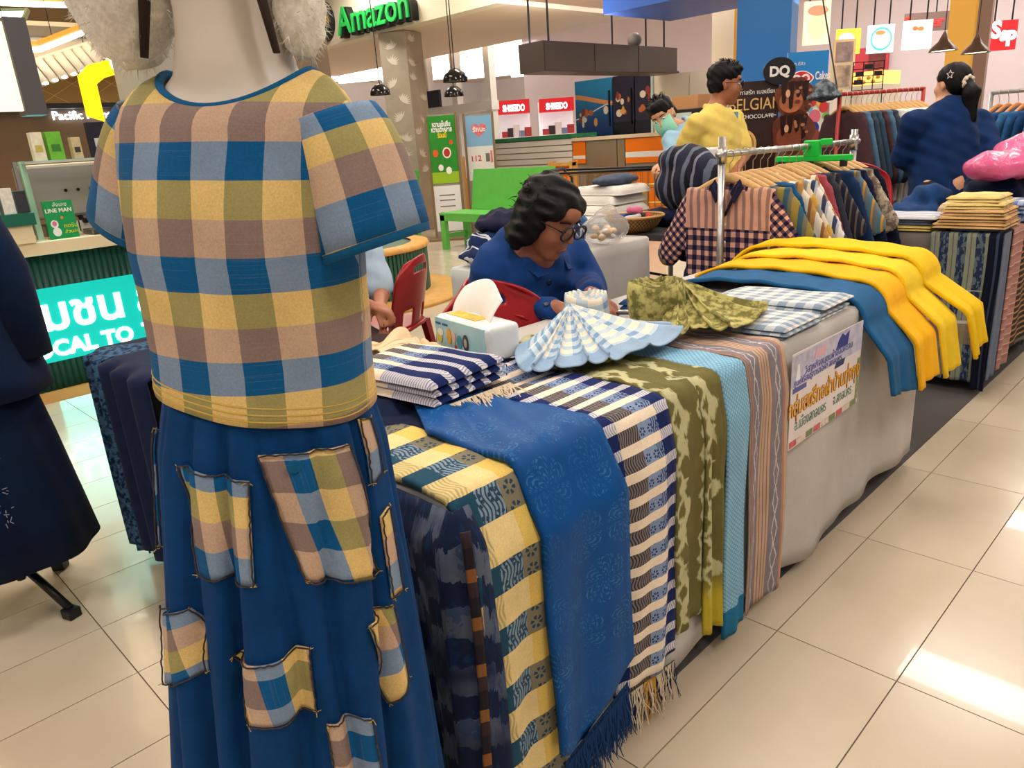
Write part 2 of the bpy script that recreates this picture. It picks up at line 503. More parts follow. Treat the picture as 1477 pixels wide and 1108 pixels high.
def m_roseikat():
    b = cloth_b('rose_grey_ikat'); u, v, _ = b.uv()
    n = b.noise(60, 2, .6)-.5
    z = ((v/.085).fr()-.5).abs()*2
    def chain(c): return ((u-c).abs()-(z*.012)+n*.012).abs().lt(.0022)
    grey = u.band(.0, .055).mx(u.band(.105, .175))
    col = b.mix(grey, (196, 166, 144), b.mix(b.noise(22, 2, .6), (116, 112, 126), (148, 138, 146)))
    ln = (((u-.055)/.0125).fr()).lt(.3)*u.band(.05, .11)
    col = b.mix(ln, col, (146, 116, 104)); col = b.mix(u.band(.006, .010).mx(u.band(.166, .172)), col, (200, 132, 80))
    col = b.mix((chain(.03).mx(chain(.14)))*.8, col, (216, 208, 204))
    return finish(b, col)
def m_check2(name, c1, c2, c3, cw=.03, rh=.03, w1=.5, band=None):
    b = cloth_b(name); u, v, _ = b.uv()
    a = (u/cw).fr().lt(w1); r = (v/rh).fr().lt(w1)
    col = b.mix(a, b.mix(r, c1, c2), b.mix(r, c2, c3))
    if band: col = b.mix(v.gt(band[0]), col, band[1])
    return finish(b, col)
def m_stripes(name, cols, period, axis=0, coord='UV', jit=0.0, amt=.14):
    """cols: list of (width share, colour)"""
    b = cloth_b(name); c = b.uv(coord); t = c[axis]
    if jit: t = t+(b.noise(30, 2)-.5)*jit
    t = (t/period).fr(); tot = sum(w for w, _ in cols); acc = 0; col = cols[0][1]
    for i in range(len(cols)-1):
        acc += cols[i][0]/tot; col = b.mix(t.gt(acc), col, cols[i+1][1])
    return finish(b, col, amt=amt)
def m_darkikat():
    b = cloth_b('dark_grey_ikat'); u, v, _ = b.uv()
    n = b.noise(1, 3, .7, co=b.vec(u*110, v*14)); n2 = (b.noise(22, 2)-.5)*.02
    m2 = b.noise(1, 2, .5, co=b.vec(u*16, v*9)); st = (n-.5)*.06
    cl = (u/.034).fl(); blk = cl+((v+st+(cl*.73).fr()*.05)/.055).fl(); f = (blk/2).fr().gt(.25)
    col = b.mix(f*m2.sst(.3, .6), (26, 38, 68), (92, 102, 122)); col = b.mix(n.gt(.56)*.55, col, (22, 58, 104)); col = b.mix((u-.47).abs().lt(.003), col, (150, 130, 130))
    return finish(b, col)
def m_patchwork(name, c1, c2, sc=18):
    b = cloth_b(name); n = b.noise(sc, 3, .6); return finish(b, b.mix(n.sst(.4, .6), c1, c2))
PLAID = m_plaid(); GOLD = m_goldcheck(); NAVYC = m_navycheck(); BROC = m_brocade()
OLIVE1 = m_oliveikat('olive_ikat'); OLIVE2 = m_oliveikat('olive_dipped_ikat', True); LBLUE = m_lightblue(); ROSE = m_roseikat(); DIKAT = m_darkikat()
WBCHK = m_check2('white_greyblue_check', (238, 234, 224), (190, 198, 206), (138, 156, 178), .052, .04)
SKYCHK = m_check2('sky_white_ikat_check', (236, 228, 208), (190, 206, 220), (128, 162, 196), .06, .05, .45, (.315, (150, 176, 204)))
SKIRT = fabric('indigo_cotton', (2, 60, 116), .22, 18, sheen=.02)
NAVY = fabric('navy_cotton', (18, 30, 64), .2, 20)
NAVYD = fabric('dark_navy_cotton', (8, 28, 58), .25, 14)
BLUEP = fabric('mid_blue_cotton', (30, 92, 142), .15, 20)
ORANGE = fabric('marigold_cotton', (252, 186, 22), .10, 12)
YELLOW = fabric('lemon_cotton', (244, 206, 40), .10, 12)
YELLOW2 = fabric('deep_yellow_cotton', (240, 196, 16), .10, 12)
GREYC = fabric('pale_grey_tablecloth', (196, 192, 188), .06, 6)
WHITEC = fabric('white_cotton', (236, 232, 226), .06, 12)
PEACH = m_stripes('peach_shawl', [(5, (238, 208, 168)), (.5, (216, 176, 132)), (4, (240, 214, 178)), (.6, (206, 168, 126))], .11, 0)
BLACKP = plain('black_plastic', (22, 22, 24), .45)
STEEL = plain('brushed_steel', (190, 190, 186), .28, .5, 1.0)
CHROME = plain('galvanised_pipe', (188, 190, 192), .3, .5, .9, .15, 60)
WOOD = plain('pale_wood', (206, 164, 104), .45, .4, 0, .18, 30)
REDP = plain('red_plastic', (160, 16, 26), .28, .5)
GREENP = plain('bright_green_plastic', (20, 200, 70), .35)
SKIN = plain('skin_tan', (168, 106, 76), .5, .4, 0, .10, 30)
SKIND = plain('skin_brown', (154, 96, 70), .5, .4, 0, .10, 30)
SKINL = plain('skin_light', (214, 160, 128), .5, .4, 0, .08, 30)
HAIR = plain('black_hair', (9, 8, 8), .55, .2)
BLACKM = plain('black_metal', (24, 22, 22), .4, .5, .3)
WHITEP = plain('white_plastic', (238, 236, 230), .4)
CREAMW = plain('cream_paint', (240, 226, 198), .6)
WHITEW = plain('white_paint', (236, 230, 222), .6)
# ------------------------------------------------------------------ floor with its tiles, carpet strip, ceiling
TX, TY, T0X, T0Y = .303, .6195, -.757, 1.647      # vinyl tiles one by two feet
def m_floor():
    b = MB('beige_vinyl', .22, .5, coat=.25)
    n = b.noise(2.2, 3, .6); n2 = b.noise(160, 2, .5)
    c = b.mix(n.sst(.3, .7), (206, 192, 170), (196, 182, 160)); c = b.mix(n2.gt(.72)*.25, c, (150, 140, 122))
    b.color(c); b.bump(b.noise(30, 2), .03, .002); return b.m
FLOORM = m_floor()
def m_floorfar():
    b = MB('beige_vinyl_with_joints', .22, .5, coat=.25)
    x, y, _ = b.uv('Object')
    jx = ((x-T0X)/TX).fr(); jy = ((y-T0Y)/TY).fr()
    j = jx.lt(.012).mx(jy.lt(.006)); n = b.noise(2.2, 3, .6)
    b.color(b.mix(j, b.mix(n.sst(.3, .7), (206, 192, 170), (196, 182, 160)), (150, 138, 118))); return b.m
fl = G().bb((-40, -12, -.10), (14, 40, -.006)).obj('floor', plain('tile_joint', (132, 120, 102), .7))
tag(fl, 'polished beige vinyl tile floor of the mall', 'floor', kind='structure')
G().bb((-.001, -.001, 0), (.001, .001, .001))
tile_me = G().bb((.0016, .0016, -.006), (TX-.0016, TY-.0016, 0)).me('tile'); tile_me.materials.append(FLOORM)
cells = []
for i in range(-90, 12):
    for j in range(-10, 40):
        x0, y0 = T0X+i*TX, T0Y+j*TY
        v = np.array([x0+TX/2, y0+TY/2, -HCAM]); w = v @ _F
        if w < .4: vis = False
        else:
            px = CX+F_PX*(v@_R)/w; py = CY-F_PX*(v@_U)/w
            vis = -260 < px < 1740 and -100 < py < 1500
        cells.append((vis, (x0+TX/2)**2+(y0+TY/2)**2, x0, y0))
vis = sorted([c for c in cells if c[0]], key=lambda c: c[1])
for c in vis[:300]:
    obj('tile', tile_me, None, fl, (c[2], c[3], 0))
rest = [c for c in cells if not c[0]]+vis[300:]
g = G()
for c in rest: g.bb((c[2]+.0016, c[3]+.0016, -.006), (c[2]+TX-.0016, c[3]+TY-.0016, 0))
o = g.obj('distant_tiles', FLOORM, fl); o['kind'] = 'stuff'
for (a, b_) in (((-40, -12), (-27.9, 40)), ((3, -12), (14, 40)), ((-27.9, 26.5), (3, 40)), ((-27.9, -12), (3, -4.6))):
    o = G().bb((a[0], a[1], -.006), (b_[0], b_[1], 0)).obj('floor_outer', m_floorfar(), fl); o['kind'] = 'stuff'
# dark grey carpet runner the stall stands on
carpet = G().bb((-3.4, .95, 0), (-.864, 9.0, .004)).obj('carpet_runner', plain('charcoal_carpet', (88, 84, 84), .95, .1, 0, .2, 240))
tag(carpet, 'thin charcoal carpet runner under the cloth tables', 'carpet')
# ceiling
def m_ceil():
    b = MB('warm_white_ceiling', .8, .3); b.color(b.vary((246, 226, 204), .05, .8)); return b.m
ce = G().bb((-40, -12, CEIL), (14, 40, CEIL+.1)).obj('ceiling', m_ceil())
tag(ce, 'warm white plasterboard mall ceiling with recessed lights', 'ceiling', kind='structure')
LAMP = plain('lamp_diffuser', (255, 244, 226), .5, emit=6)
for (x, y) in LIGHT_GRID:
    t = thing('ceiling_light', 'recessed white rectangular panel light in the mall ceiling', 'ceiling light', (x, y, CEIL-.03), 0, 'recessed ceiling panel lights')
    G().bb((-.58, -.28, 0), (.58, -.25, .03)).bb((-.58, .25, 0), (.58, .28, .03)).bb((-.58, -.25, 0), (-.55, .25, .03)).bb((.55, -.25, 0), (.58, .25, .03)).obj('frame', WHITEP, t)
    G().bb((-.55, -.25, .012), (.55, .25, .03)).obj('diffuser', LAMP, t)
# ------------------------------------------------------------------ the front table and everything draped over it
XE, XB, YN, YF, ZT = -.845, -1.60, .66, 2.93, .752
t = thing('folding_table', 'long folding table hidden under grey and navy cloths', 'table', (-1.2225, 1.795, 0))
G().bb((-.3725, -1.13, .715), (.3725, 1.13, .745)).obj('tabletop', WHITEP, t, bevel=.006)
for sx in (-1, 1):
    for sy in (-1, 1):
        G().tube([(sx*.30, sy*1.02, 0), (sx*.30, sy*1.02, .715)], .014).obj('leg', STEEL, t)

def rect_path(x0, x1, y0, y1, r, n):
    """points and outward normals around a rounded rectangle"""
    pts = []
    segs = [((x1-r, y0+r), -PI/2), ((x1-r, y1-r), 0), ((x0+r, y1-r), PI/2), ((x0+r, y0+r), PI)]
    raw = []
    for i, (c, a0) in enumerate(segs):
        for k in range(7):
            a = a0+k/6*PI/2; raw.append((c[0]+r*math.cos(a), c[1]+r*math.sin(a), math.cos(a), math.sin(a)))
    raw.append(raw[0])
    L = [0]
    for a, b in zip(raw, raw[1:]): L.append(L[-1]+math.hypot(b[0]-a[0], b[1]-a[1]))
    for i in range(n):
        s = L[-1]*i/n; j = max(k for k in range(len(L)) if L[k] <= s+1e-9); j = min(j, len(raw)-2)
        f = (s-L[j])/max(L[j+1]-L[j], 1e-9); a, b = raw[j], raw[j+1]
        pts.append([a[q]+(b[q]-a[q])*f for q in range(4)]+[s])
    return pts
def table_skirt(name, mat, x0, x1, y0, y1, ztop, zbot, amp=.014, seed=1, n=260, nv=14, flare=.02, r=.03, hemwave=.015, damp=None, hemf=None):
    R = random.Random(seed); ph = [R.uniform(0, 6.28) for _ in range(6)]
    P = rect_path(x0, x1, y0, y1, r, n); v = []; f = []
    for j in range(nv+1):
        h = j/nv
        for (x, y, nx, ny, s) in P:
            w = (math.sin(s*9+ph[0])+.7*math.sin(s*17+ph[1])+.5*math.sin(s*27+ph[2]+h))*.5
            o = amp*(h**.8)*w*1.6+flare*h
            zb = zbot+hemwave*math.sin(s*5+ph[3])+hemwave*.5*math.sin(s*11+ph[4])
            if hemf: zb = hemf(x, y, zb)
            if damp: o *= damp(x, y)
            if j == 0: o = -.012
            v.append((x+nx*o, y+ny*o, ztop if j == 0 else ztop-.010-(ztop-.010-zb)*((j-1)/(nv-1))))
    for j in range(nv):
        for i in range(n):
            i2 = (i+1) % n; f.append((j*n+i2, j*n+i, (j+1)*n+i, (j+1)*n+i2))
    f.append(tuple(range(n)))
    o = obj(name, mesh(name, v, f, smooth=True), mat); return solid(o, .003, -1)
o = table_skirt('tablecloth', GREYC, XB, XE, YN, YF, ZT, .06, .016, 3, flare=.0, damp=lambda x, y: .25 if y < 1.75 and x > -1.5 else 1.0, hemf=lambda x, y, zb: .62 if x < XB+.02 and y > 1.0 else zb)
tag(o, 'pale grey cloth falling to the floor around the long front table', 'tablecloth')

def drape(name, mat, y0, y1, xb, hang, label, cat='scarf', zt=ZT+.004, xe=XE+.004, out=.0, thick=.006, amp=.006, freq=2.0, ph=0., taper=0., skew=0., hemskew=0., nv=60, nu=16,
          group=None, backskew=0., sag=.0, flare=.0, lift=None, r=.022, hemf=None):
    """a cloth lying on the table from xb to the edge xe and hanging down the front"""
    W = y1-y0; top = xe-xb; arc = r*PI/2; Lt = top+arc+hang
    def fn(u, w):
        tp = top-r-backskew*(u-.5)
        tot = tp+arc+hang+hemskew*(u-.5)+(hemf(u) if hemf else 0)
        s = w*tot; y = y0+W*u
        if s < tp:
            x = xe-tp+s-r; z = zt
            if lift: z += lift(u, s/tp)
            x = xe-r-(tp-s)
            z += .0025*math.sin(s*40+u*5+ph)
            h = 0
        elif s < tp+arc:
            a = (s-tp)/r; x = xe-r+r*math.sin(a); z = zt-r+r*math.cos(a); h = 0
        else:
            h = s-tp-arc; x = xe; z = zt-r-h
        if h > 0:
            k = min(1, h/.35)
            x += out*min(1, h/.1)+flare*h+amp*k*math.sin(2*PI*freq*u+ph)+amp*.5*k*math.sin(2*PI*freq*2.3*u+ph*2+h*4)
            y = y0+W*u+(-taper*(u-.5)*W*h/hang)+skew*h
            y += .004*math.sin(h*11+ph)*k
        return (x, y, z), (u*W, s-tp-arc*.5)
    o = sheet(name, fn, nu, nv, mat, None, thick)
    return tag(o, label, cat, group)
def fringe(name, mats, pts, L, parent, n=60, spread=.01, seed=1, drop=(0, 0, -1), r=.0016, mat=None):
    """a row of twisted threads along pts (list of two points), joined: too fine to count"""
    R = random.Random(seed); g = G()
    a, b = Vector(pts[0]), Vector(pts[1]); d = Vector(drop)
    for i in range(n):
        p = a.lerp(b, (i+R.random())/n); l = L*R.uniform(.7, 1.1)
        q = [p]
        off = Vector((R.uniform(-1, 1), R.uniform(-1, 1), R.uniform(-.3, .3)))*spread
        for k in (1, 2, 3): q.append(p+d*l*k/3+off*(k/3)**1.5+Vector((R.uniform(-1, 1), R.uniform(-1, 1), 0))*spread*.25)
        g.tube(q, [r, r, r*.9, r*.6], 4, cap=False)
    o = g.obj(name, mats, parent); o['kind'] = 'stuff'; return o
thr = lambda n, c: plain('thread_'+n, c, .8)
# near end: navy ikat cloth over the table end
def fn(u, w):
    # wraps the near end (facing the aisle) and its corner
    L = .76; s = u*(L+.035); 
    if s < L: x, y, nx, ny = XB+s+.008, YN-.012, 0, -1
    else: x, y, nx, ny = XE+.012, YN-.012+(s-L), 1, 0
    h = w*.72; k = min(1, h/.3); am = (.016*math.sin(s*34)+.009*math.sin(s*71+1))*k+.032*min(1, h/.06)
    return (x+nx*am, y+ny*am, ZT+.002-h), (s, h)
o = sheet('ikat_cloth', fn, 90, 40, DIKAT, None, .004)
tag(o, 'dark blue and grey ikat cloth hanging over the near table end', 'cloth')
navy_top = sheet('navy_cloth', lambda u, w: ((XB+.02+.70*u, YN+.005+.40*w, ZT+.004+.004*math.sin(u*9+w*7)+(.026 if .45 < w < .93 and .17 < u < .45 else 0)), (u, w)), 30, 30, NAVY, None, .005)
tag(navy_top, 'dark navy cloth lying flat on the near table top', 'cloth')
# brown fringe strip and gold check scarf
o = drape('check_scarf', GOLD, .652, .815, -1.23, .66, 'yellow and teal checked scarf with wavy grey motifs', zt=ZT+.016, out=.040, thick=.010, amp=.005, freq=1.0, ph=.6, backskew=.10, skew=.03)
g = G()
for k in range(9): g.bb((XE+.020, .634, .64-k*.066), (XE+.026, .645, .675-k*.066))
s_ = sheet('brown_edge_cloth', lambda u, w: ((XE+.046+.008*u, .634+.014*u+.006*math.sin(w*5), .735-.66*w), (u*.03, w*.66)), 3, 30, m_stripes('brown_edge', [(1, (58, 46, 48)), (1.4, (38, 32, 40)), (.9, (140, 92, 50))], .09, 1), None, .004)
tag(s_, 'narrow brown and orange cloth edge beside the yellow check scarf', 'cloth')
# blue brocade shawl
o = drape('brocade_shawl', BROC, .80, 1.035, -1.28, .60, 'bright blue brocade shawl with woven flower relief', 'shawl', zt=ZT+.026, out=.054, thick=.012, amp=.012, freq=.8, ph=2.2, backskew=-.40, lift=lambda u, k: .006*math.sin(k*8), hemf=lambda u: -.10*abs(u-.40)*2 if u > .4 else -.02*(.4-u)*5)
fringe('fringe', thr('blue', (8, 58, 112)), [(XE+.057, .83, .145), (XE+.057, 1.03, .20)], .11, o, 150, .018, 3)
fringe('fringe', thr('blue', (8, 58, 112)), [(XE+.055, .83, .15), (XE+.055, 1.03, .21)], .12, o, 120, .022, 4)
# navy check
o = drape('check_scarf', NAVYC, 1.035, 1.252, -1.43, .60, 'navy scarf with cream stripes and small flower motifs', zt=ZT+.016, out=.026, thick=.008, amp=.010, freq=1.1, ph=4.0, lift=lambda u, k: .014*(1-k)*abs(math.sin(k*7)), backskew=.1)
fringe('fringe', thr('navy', (18, 34, 84)), [(XE+.022, 1.04, .135), (XE+.024, 1.25, .115)], .10, o, 70, .02, 5)
fringe('fringe', thr('cream', (222, 206, 180)), [(XE+.024, 1.06, .135), (XE+.026, 1.25, .115)], .10, o, 50, .025, 6)
fringe('fringe', thr('ochre', (206, 160, 70)), [(XE+.026, 1.13, .13), (XE+.026, 1.17, .125)], .11, o, 22, .02, 7)
# olive pair
drape('ikat_scarf', OLIVE1, 1.255, 1.372, -1.32, .56, 'olive green ikat scarf with cream flame pattern beside the navy check scarf', zt=ZT+.012, out=.018, amp=.008, freq=.8, ph=1.0, thick=.008, lift=lambda u, k: .012*abs(math.sin(k*6+u)))
drape('ikat_scarf', OLIVE2, 1.368, 1.466, -1.40, .625, 'olive ikat scarf with bright yellow dipped end', zt=ZT+.012, out=.020, amp=.013, freq=1.9, ph=.3, thick=.008, lift=lambda u, k: .022*(1-k)*abs(math.sin(k*5+u*3)))
o = sheet('yellow_fold', lambda u, w: ((-1.24+.17*u, 1.36+.09*w+.02*math.sin(u*4), ZT+.030+.010*math.sin(u*7+w*2)*(1-abs(2*w-1))), (u*.2, w*.2)), 16, 12, fabric('chartreuse_cotton', (196, 178, 48), .15, 25), None, .005)
tag(o, 'chartreuse yellow cloth end crumpled behind the olive scarves', 'cloth')
drape('diamond_scarf', LBLUE, 1.47, 1.578, -1.33, .70, 'pale blue diamond weave scarf with teal end band', zt=ZT+.012, out=.018, amp=.006, freq=.7, ph=.3, thick=.010)
drape('ikat_scarf', ROSE, 1.59, 1.785, -1.34, .69, 'dusty rose and grey striped ikat scarf next to the banner', zt=ZT+.012, out=.016, amp=.006, freq=1.0, ph=2.6, thick=.006)
# white and blue-grey checked cloths folded flat
def folded(name, mat, x0, x1, y0, y1, z, layers, label, cat='folded cloth', lh=.010, skew=0., group=None, seed=1, rot=0.):
    """a stack of folds of one cloth: rounded folded sheets with an uneven front fold"""
    R = random.Random(seed); v = []; f = []; uv = []; cx, cy = (x0+x1)/2, (y0+y1)/2
    for l in range(layers):
        ox = R.uniform(-.008, .008); oy = R.uniform(-.008, .008); b = z+l*lh; nx, ny = 14, 14; k = len(v)
        for j in range(ny+1):
            for i in range(nx+1):
                u, w = i/nx, j/ny
                e = min(u, 1-u, w, 1-w); dz = lh*min(1, e*12)**.5
                x = x0+(x1-x0)*u+ox; y = y0+(y1-y0)*w+oy+skew*(u-.5)
                dx, dy = x-cx, y-cy; xr = cx+dx*math.cos(rot)-dy*math.sin(rot); yr = cy+dx*math.sin(rot)+dy*math.cos(rot)
                v.append((xr, yr, b+lh*.25+dz*.75+.0016*math.sin(u*11+w*8+l))); uv.append((u*(x1-x0)+l*.013, w*(y1-y0)))
        for j in range(ny):
            for i in range(nx): f.append((k+j*(nx+1)+i, k+j*(nx+1)+i+1, k+(j+1)*(nx+1)+i+1, k+(j+1)*(nx+1)+i))
        # underside rim
        ring = [i for i in range(nx+1)]+[(j+1)*(nx+1)+nx for j in range(ny)]+[ny*(nx+1)+nx-1-i for i in range(nx)]+[(ny-1-j)*(nx+1) for j in range(ny-1)]
        k2 = len(v)
        for q in ring: p = v[k+q]; v.append((p[0], p[1], b)); uv.append(uv[k+q])
        n = len(ring)
        for a in range(n): f.append((k+ring[a], k2+a, k2+(a+1) % n, k+ring[(a+1) % n]))
        f.append(tuple(k2+a for a in range(n)))
    o = obj(name, mesh(name, v, f, uv, True), mat)
    return tag(o, label, cat, group)
folded('folded_cloth', WBCHK, -1.17, -.852, 1.80, 2.015, ZT+.003, 3, 'white and grey blue checked cloth folded above the banner', lh=.011, skew=.03)
folded('folded_cloth', WBCHK, -1.22, -.86, 2.04, 2.245, ZT+.003, 4, 'white and grey blue checked cloth folded against the blue cotton', lh=.011, skew=.02, seed=4)
# plain blue, marigold and yellow lengths
def plaincloth(mat, y0, y1, xb, hang, label, z, out, flare, skew=0., ph=0., hem=0., amp=.012, freq=1.3):
    return drape('cotton_length', mat, y0, y1, xb, hang, label, 'cloth', zt=z, xe=XE+.02, out=out, flare=flare, thick=.012, amp=amp, freq=freq, ph=ph, skew=skew, r=.085, hemskew=hem, lift=lambda u, k: .02*math.sin(PI*k)-(z-ZT-.008)*max(0, 1-k*6)**1.5, nu=20)
plaincloth(BLUEP, 2.28, 2.47, -1.50, .23, 'plain mid blue cotton length draped beside the banner', ZT+.03, .06, .12, .10, .5, .03)
plaincloth(ORANGE, 2.455, 2.635, -1.52, .25, 'marigold orange cotton length next to the plain blue one', ZT+.044, .078, .12, .14, 1.5, -.02)
plaincloth(YELLOW, 2.62, 2.79, -1.50, .27, 'lemon yellow cotton length beside the marigold one', ZT+.060, .096, .12, .18, 2.2, -.02)
plaincloth(YELLOW2, 2.775, 2.955, -1.55, .24, 'deep yellow cotton length at the far end of the table', ZT+.076, .125, .16, .22, .2, -.05, .016, 1.8)
# paper banner pinned to the cloth front
MBn = board_M((XE+.027, 1.787, .46), (0, 1, 0), (1, 0, 0))
bn = thing('paper_banner', 'printed white paper banner with gold lettering pinned to grey tablecloth', 'banner')
g = G().prism([(0, 0), (.46, .005), (.46, .262), (0, .268)], 0, .0012, MBn)
g.obj('sheet', plain('banner_paper', (232, 222, 222), .5, vary=.06, scale=8), bn)
def flat(name, poly, mat, parent, M, z=.0016, h=.0006): return G().prism(poly, z, z+h, M).obj(name, mat, parent)
def rectp(x0, y0, x1, y1): return [(x0, y0), (x1, y0), (x1, y1), (x0, y1)]
flat('header_band', rectp(.0, .175, .46, .262), plain('banner_sky', (198, 196, 222), .5, vary=.25, scale=30), bn, MBn)
LAVE = plain('banner_blue', (84, 92, 168), .5); GOLDI = plain('banner_gold', (240, 176, 30), .5); GOLDD = plain('banner_gold_shadow', (150, 70, 20), .5); GRNI = plain('banner_green', (70, 130, 110), .5)
flat('print_mark', [(.27, .215), (.35, .215), (.36, .255), (.33, .245), (.31, .256), (.285, .24)], plain('print_royal', (30, 48, 140), .5), bn, MBn, .0024)
flat('print_mark', [(.02, .19), (.05, .19), (.04, .235), (.03, .235)], plain('print_white', (240, 240, 244), .5), bn, MBn, .0024)
flat('print_mark', rectp(.01, .158, .09, .172), LAVE, bn, MBn); flat('print_mark', [(.27, .160), (.33, .160), (.34, .178), (.28, .178)], plain('print_navy', (28, 60, 98), .5), bn, MBn, .0024)
flat('print_mark', [(.13, .225), (.20, .228), (.20, .258), (.16, .245), (.14, .256)], plain('print_pink', (226, 178, 190), .5), bn, MBn, .0024)
text('header_text', 'วิสาหกิจชุมชนผ้าย้อมคราม', .030, LAVE, bn, MBn @ Matrix.Translation((.075, .198, .003)), .0006)
text('header_text', 'ศูนย์เรียนรู้การทอผ้า สกลนคร', .026, LAVE, bn, MBn @ Matrix.Translation((.01, .178, .003)), .0006)
text('gold_text', 'กลุ่มสตรีทอผ้าบ้านทุ่งกุง', .066, GOLDD, bn, MBn @ Matrix.Translation((-.012, .094, .002)), .0006, bold=.0022, xscale=.74)
text('gold_text', 'กลุ่มสตรีทอผ้าบ้านทุ่งกุง', .066, GOLDI, bn, MBn @ Matrix.Translation((-.012, .0955, .003)), .0006, bold=.0006, xscale=.74)
text('green_text', 'อ.เมืองสกลนคร', .044, GRNI, bn, MBn @ Matrix.Translation((.03, .048, .002)), .0006, xscale=.72); text('green_text', 'จ.สกลนคร', .044, GRNI, bn, MBn @ Matrix.Translation((.275, .048, .002)), .0006, xscale=.72)
for i in range(9):
    flat('border_print', rectp(.004+i*.05, .004, .046+i*.05, .022), plain('border_'+'abc'[i % 3], [(206, 96, 96), (226, 206, 190), (120, 140, 90)][i % 3], .5, vary=.3, scale=90), bn, MBn)
flat('border_print', rectp(.438, .02, .456, .15), plain('border_leaf', (150, 160, 110), .5, vary=.4, scale=90), bn, MBn)
# ------------------------------------------------------------------ dressed mannequins
MQ = Vector((-.915, .362, 0)); MQA = math.radians(-57); MTILT = math.radians(3.4)
MQM = Matrix.Translation(MQ) @ Matrix.Rotation(MTILT, 4, Vector((-_F[0], -_F[1], 0)).normalized()*-1) @ Matrix.Rotation(MQA, 4, 'Z')
def ring_sheet(name, rows, n, mat, parent, thick=.003, uvw=1.0):
    """rows: list of functions a -> (x, y, z, u, v); closed around a (0..2pi), seam at the back"""
    v = []; uv = []; f = []
    for r in rows:
        for i in range(n+1):
            a = -PI+2*PI*i/n; p = r(a); v.append(p[:3]); uv.append(p[3:])
    for j in range(len(rows)-1):
        for i in range(n): f.append((j*(n+1)+i, j*(n+1)+i+1, (j+1)*(n+1)+i+1, (j+1)*(n+1)+i))
    o = obj(name, mesh(name, v, f, uv, True), mat, parent)
    return solid(o, thick, 1) if thick else o
mq = thing('mannequin', 'white mannequin in plaid short-sleeved blouse and blue patchwork skirt', 'mannequin', MQ, MQA); mq.matrix_world = MQM
MANN = plain('mannequin_shell', (214, 204, 192), .5, .4, vary=.05, scale=8)
s_ = S(.03).loft([(.98, 0, 0, .09, .12), (1.1, 0, 0, .085, .115), (1.25, .015, 0, .09, .12), (1.34, 0, 0, .07, .125), (1.375, -.01, 0, .055, .10), (1.40, -.012, 0, .05, .06)])
s_.cap((-.022, 0, 1.34), (-.014, 0, 1.40), .050, .054, .02).cap((-.012, 0, 1.41), (-.002, 0, 1.52), .057, .058, .03).ell((.02, 0, 1.63), (.088, .07, .112), .03).ell((.055, 0, 1.545), (.05, .045, .045), .03).cap((.10, 0, 1.625), (.112, 0, 1.60), .008, .012, .02)
s_.obj('body', MANN, mq, .011)
G().tube([(0, 0, .02), (0, 0, 1.0)], .014).obj('pole', STEEL, mq)
G().lathe([(.17, 0), (.17, .008), (.15, .014), (.02, .02)], 32).obj('base', STEEL, mq, True, (0, 0, .0))
# blouse
BS = [(1.022, .118, .134), (1.035, .117, .133), (1.08, .114, .132), (1.12, .112, .134), (1.16, .110, .133), (1.20, .110, .134), (1.25, .106, .138), (1.29, .099, .142), (1.325, .088, .145)]
def blouse_row(z, rx, ry, hemk=0):
    def r(a):
        c, s = math.cos(a), math.sin(a)
        fold = 1+.016*math.sin(a*7+z*6)*max(0, (1.25-z)/.25)
        bust = .022*max(0, 1-abs(z-1.215)/.11)*max(0, c)*(abs(s)**.6)
        x = (rx*c+bust)*fold; y = ry*s*fold
        zz = z-hemk*.020*s
        return (x, y, zz, a*.142, zz-1.0)
    return r
rows = [blouse_row(z, rx, ry, 1 if z < 1.04 else .6 if z < 1.09 else 0) for z, rx, ry in BS]
def neck_row(k):
    def r(a):
        c, s = math.cos(a), math.sin(a); x0, y0, z0 = .088*c, .145*s, 1.325
        xn = .068*c-.012; yn = .090*s; zn = 1.396-.040*max(0, c)**1.5-.004*max(0, -c)
        e = math.sin(k*PI/2); e2 = 1-math.cos(k*PI/2)
        bl = k
        x = x0+(xn-x0)*e2; y = y0+(yn-y0)*(e2*.85+.15*k); z = z0+(zn-z0)*(e*.8+.2*k)
        return (x, y, z, a*.142*(1-.25*k) if False else y*1.05 if c > 0 else a*.142, z-1.0)
    return r
def fixu(row):
    # front and back panels are flat cut: u runs straight across, so the checks stay upright
    def r(a):
        p = row(a); s = math.sin(a); w = math.asin(max(-1, min(1, p[1]/.158)))*.15
        u = w if math.cos(a) >= 0 else math.copysign(.471, s)-w
        return p[:3]+(u, p[4])
    return r
rows += [neck_row(k) for k in (.2, .4, .6, .75, .88, 1.0)]
rows = [fixu(r) for r in rows]
bl = ring_sheet('blouse', rows, 96, PLAID, mq, .003)
nk = neck_row(1.0)
G().tube([Vector(nk(-PI+2*PI*i/48)[:3])+Vector((0, 0, .001)) for i in range(48)], .0052, 8, closed=True).obj('collar_binding', fabric('blue_binding', (14, 92, 142), .1, 60), bl, True)
for k in (0, 1, 2):
    pts = [Vector(blouse_row(1.029+k*.008, .1205-k*.0006, .1365-k*.0006, 1)(-PI+2*PI*i/80)[:3]) for i in range(80)]
    G().tube(pts, .0011, 4, closed=True).obj('hem_stitch', thr('gold', (196, 160, 70)), bl)
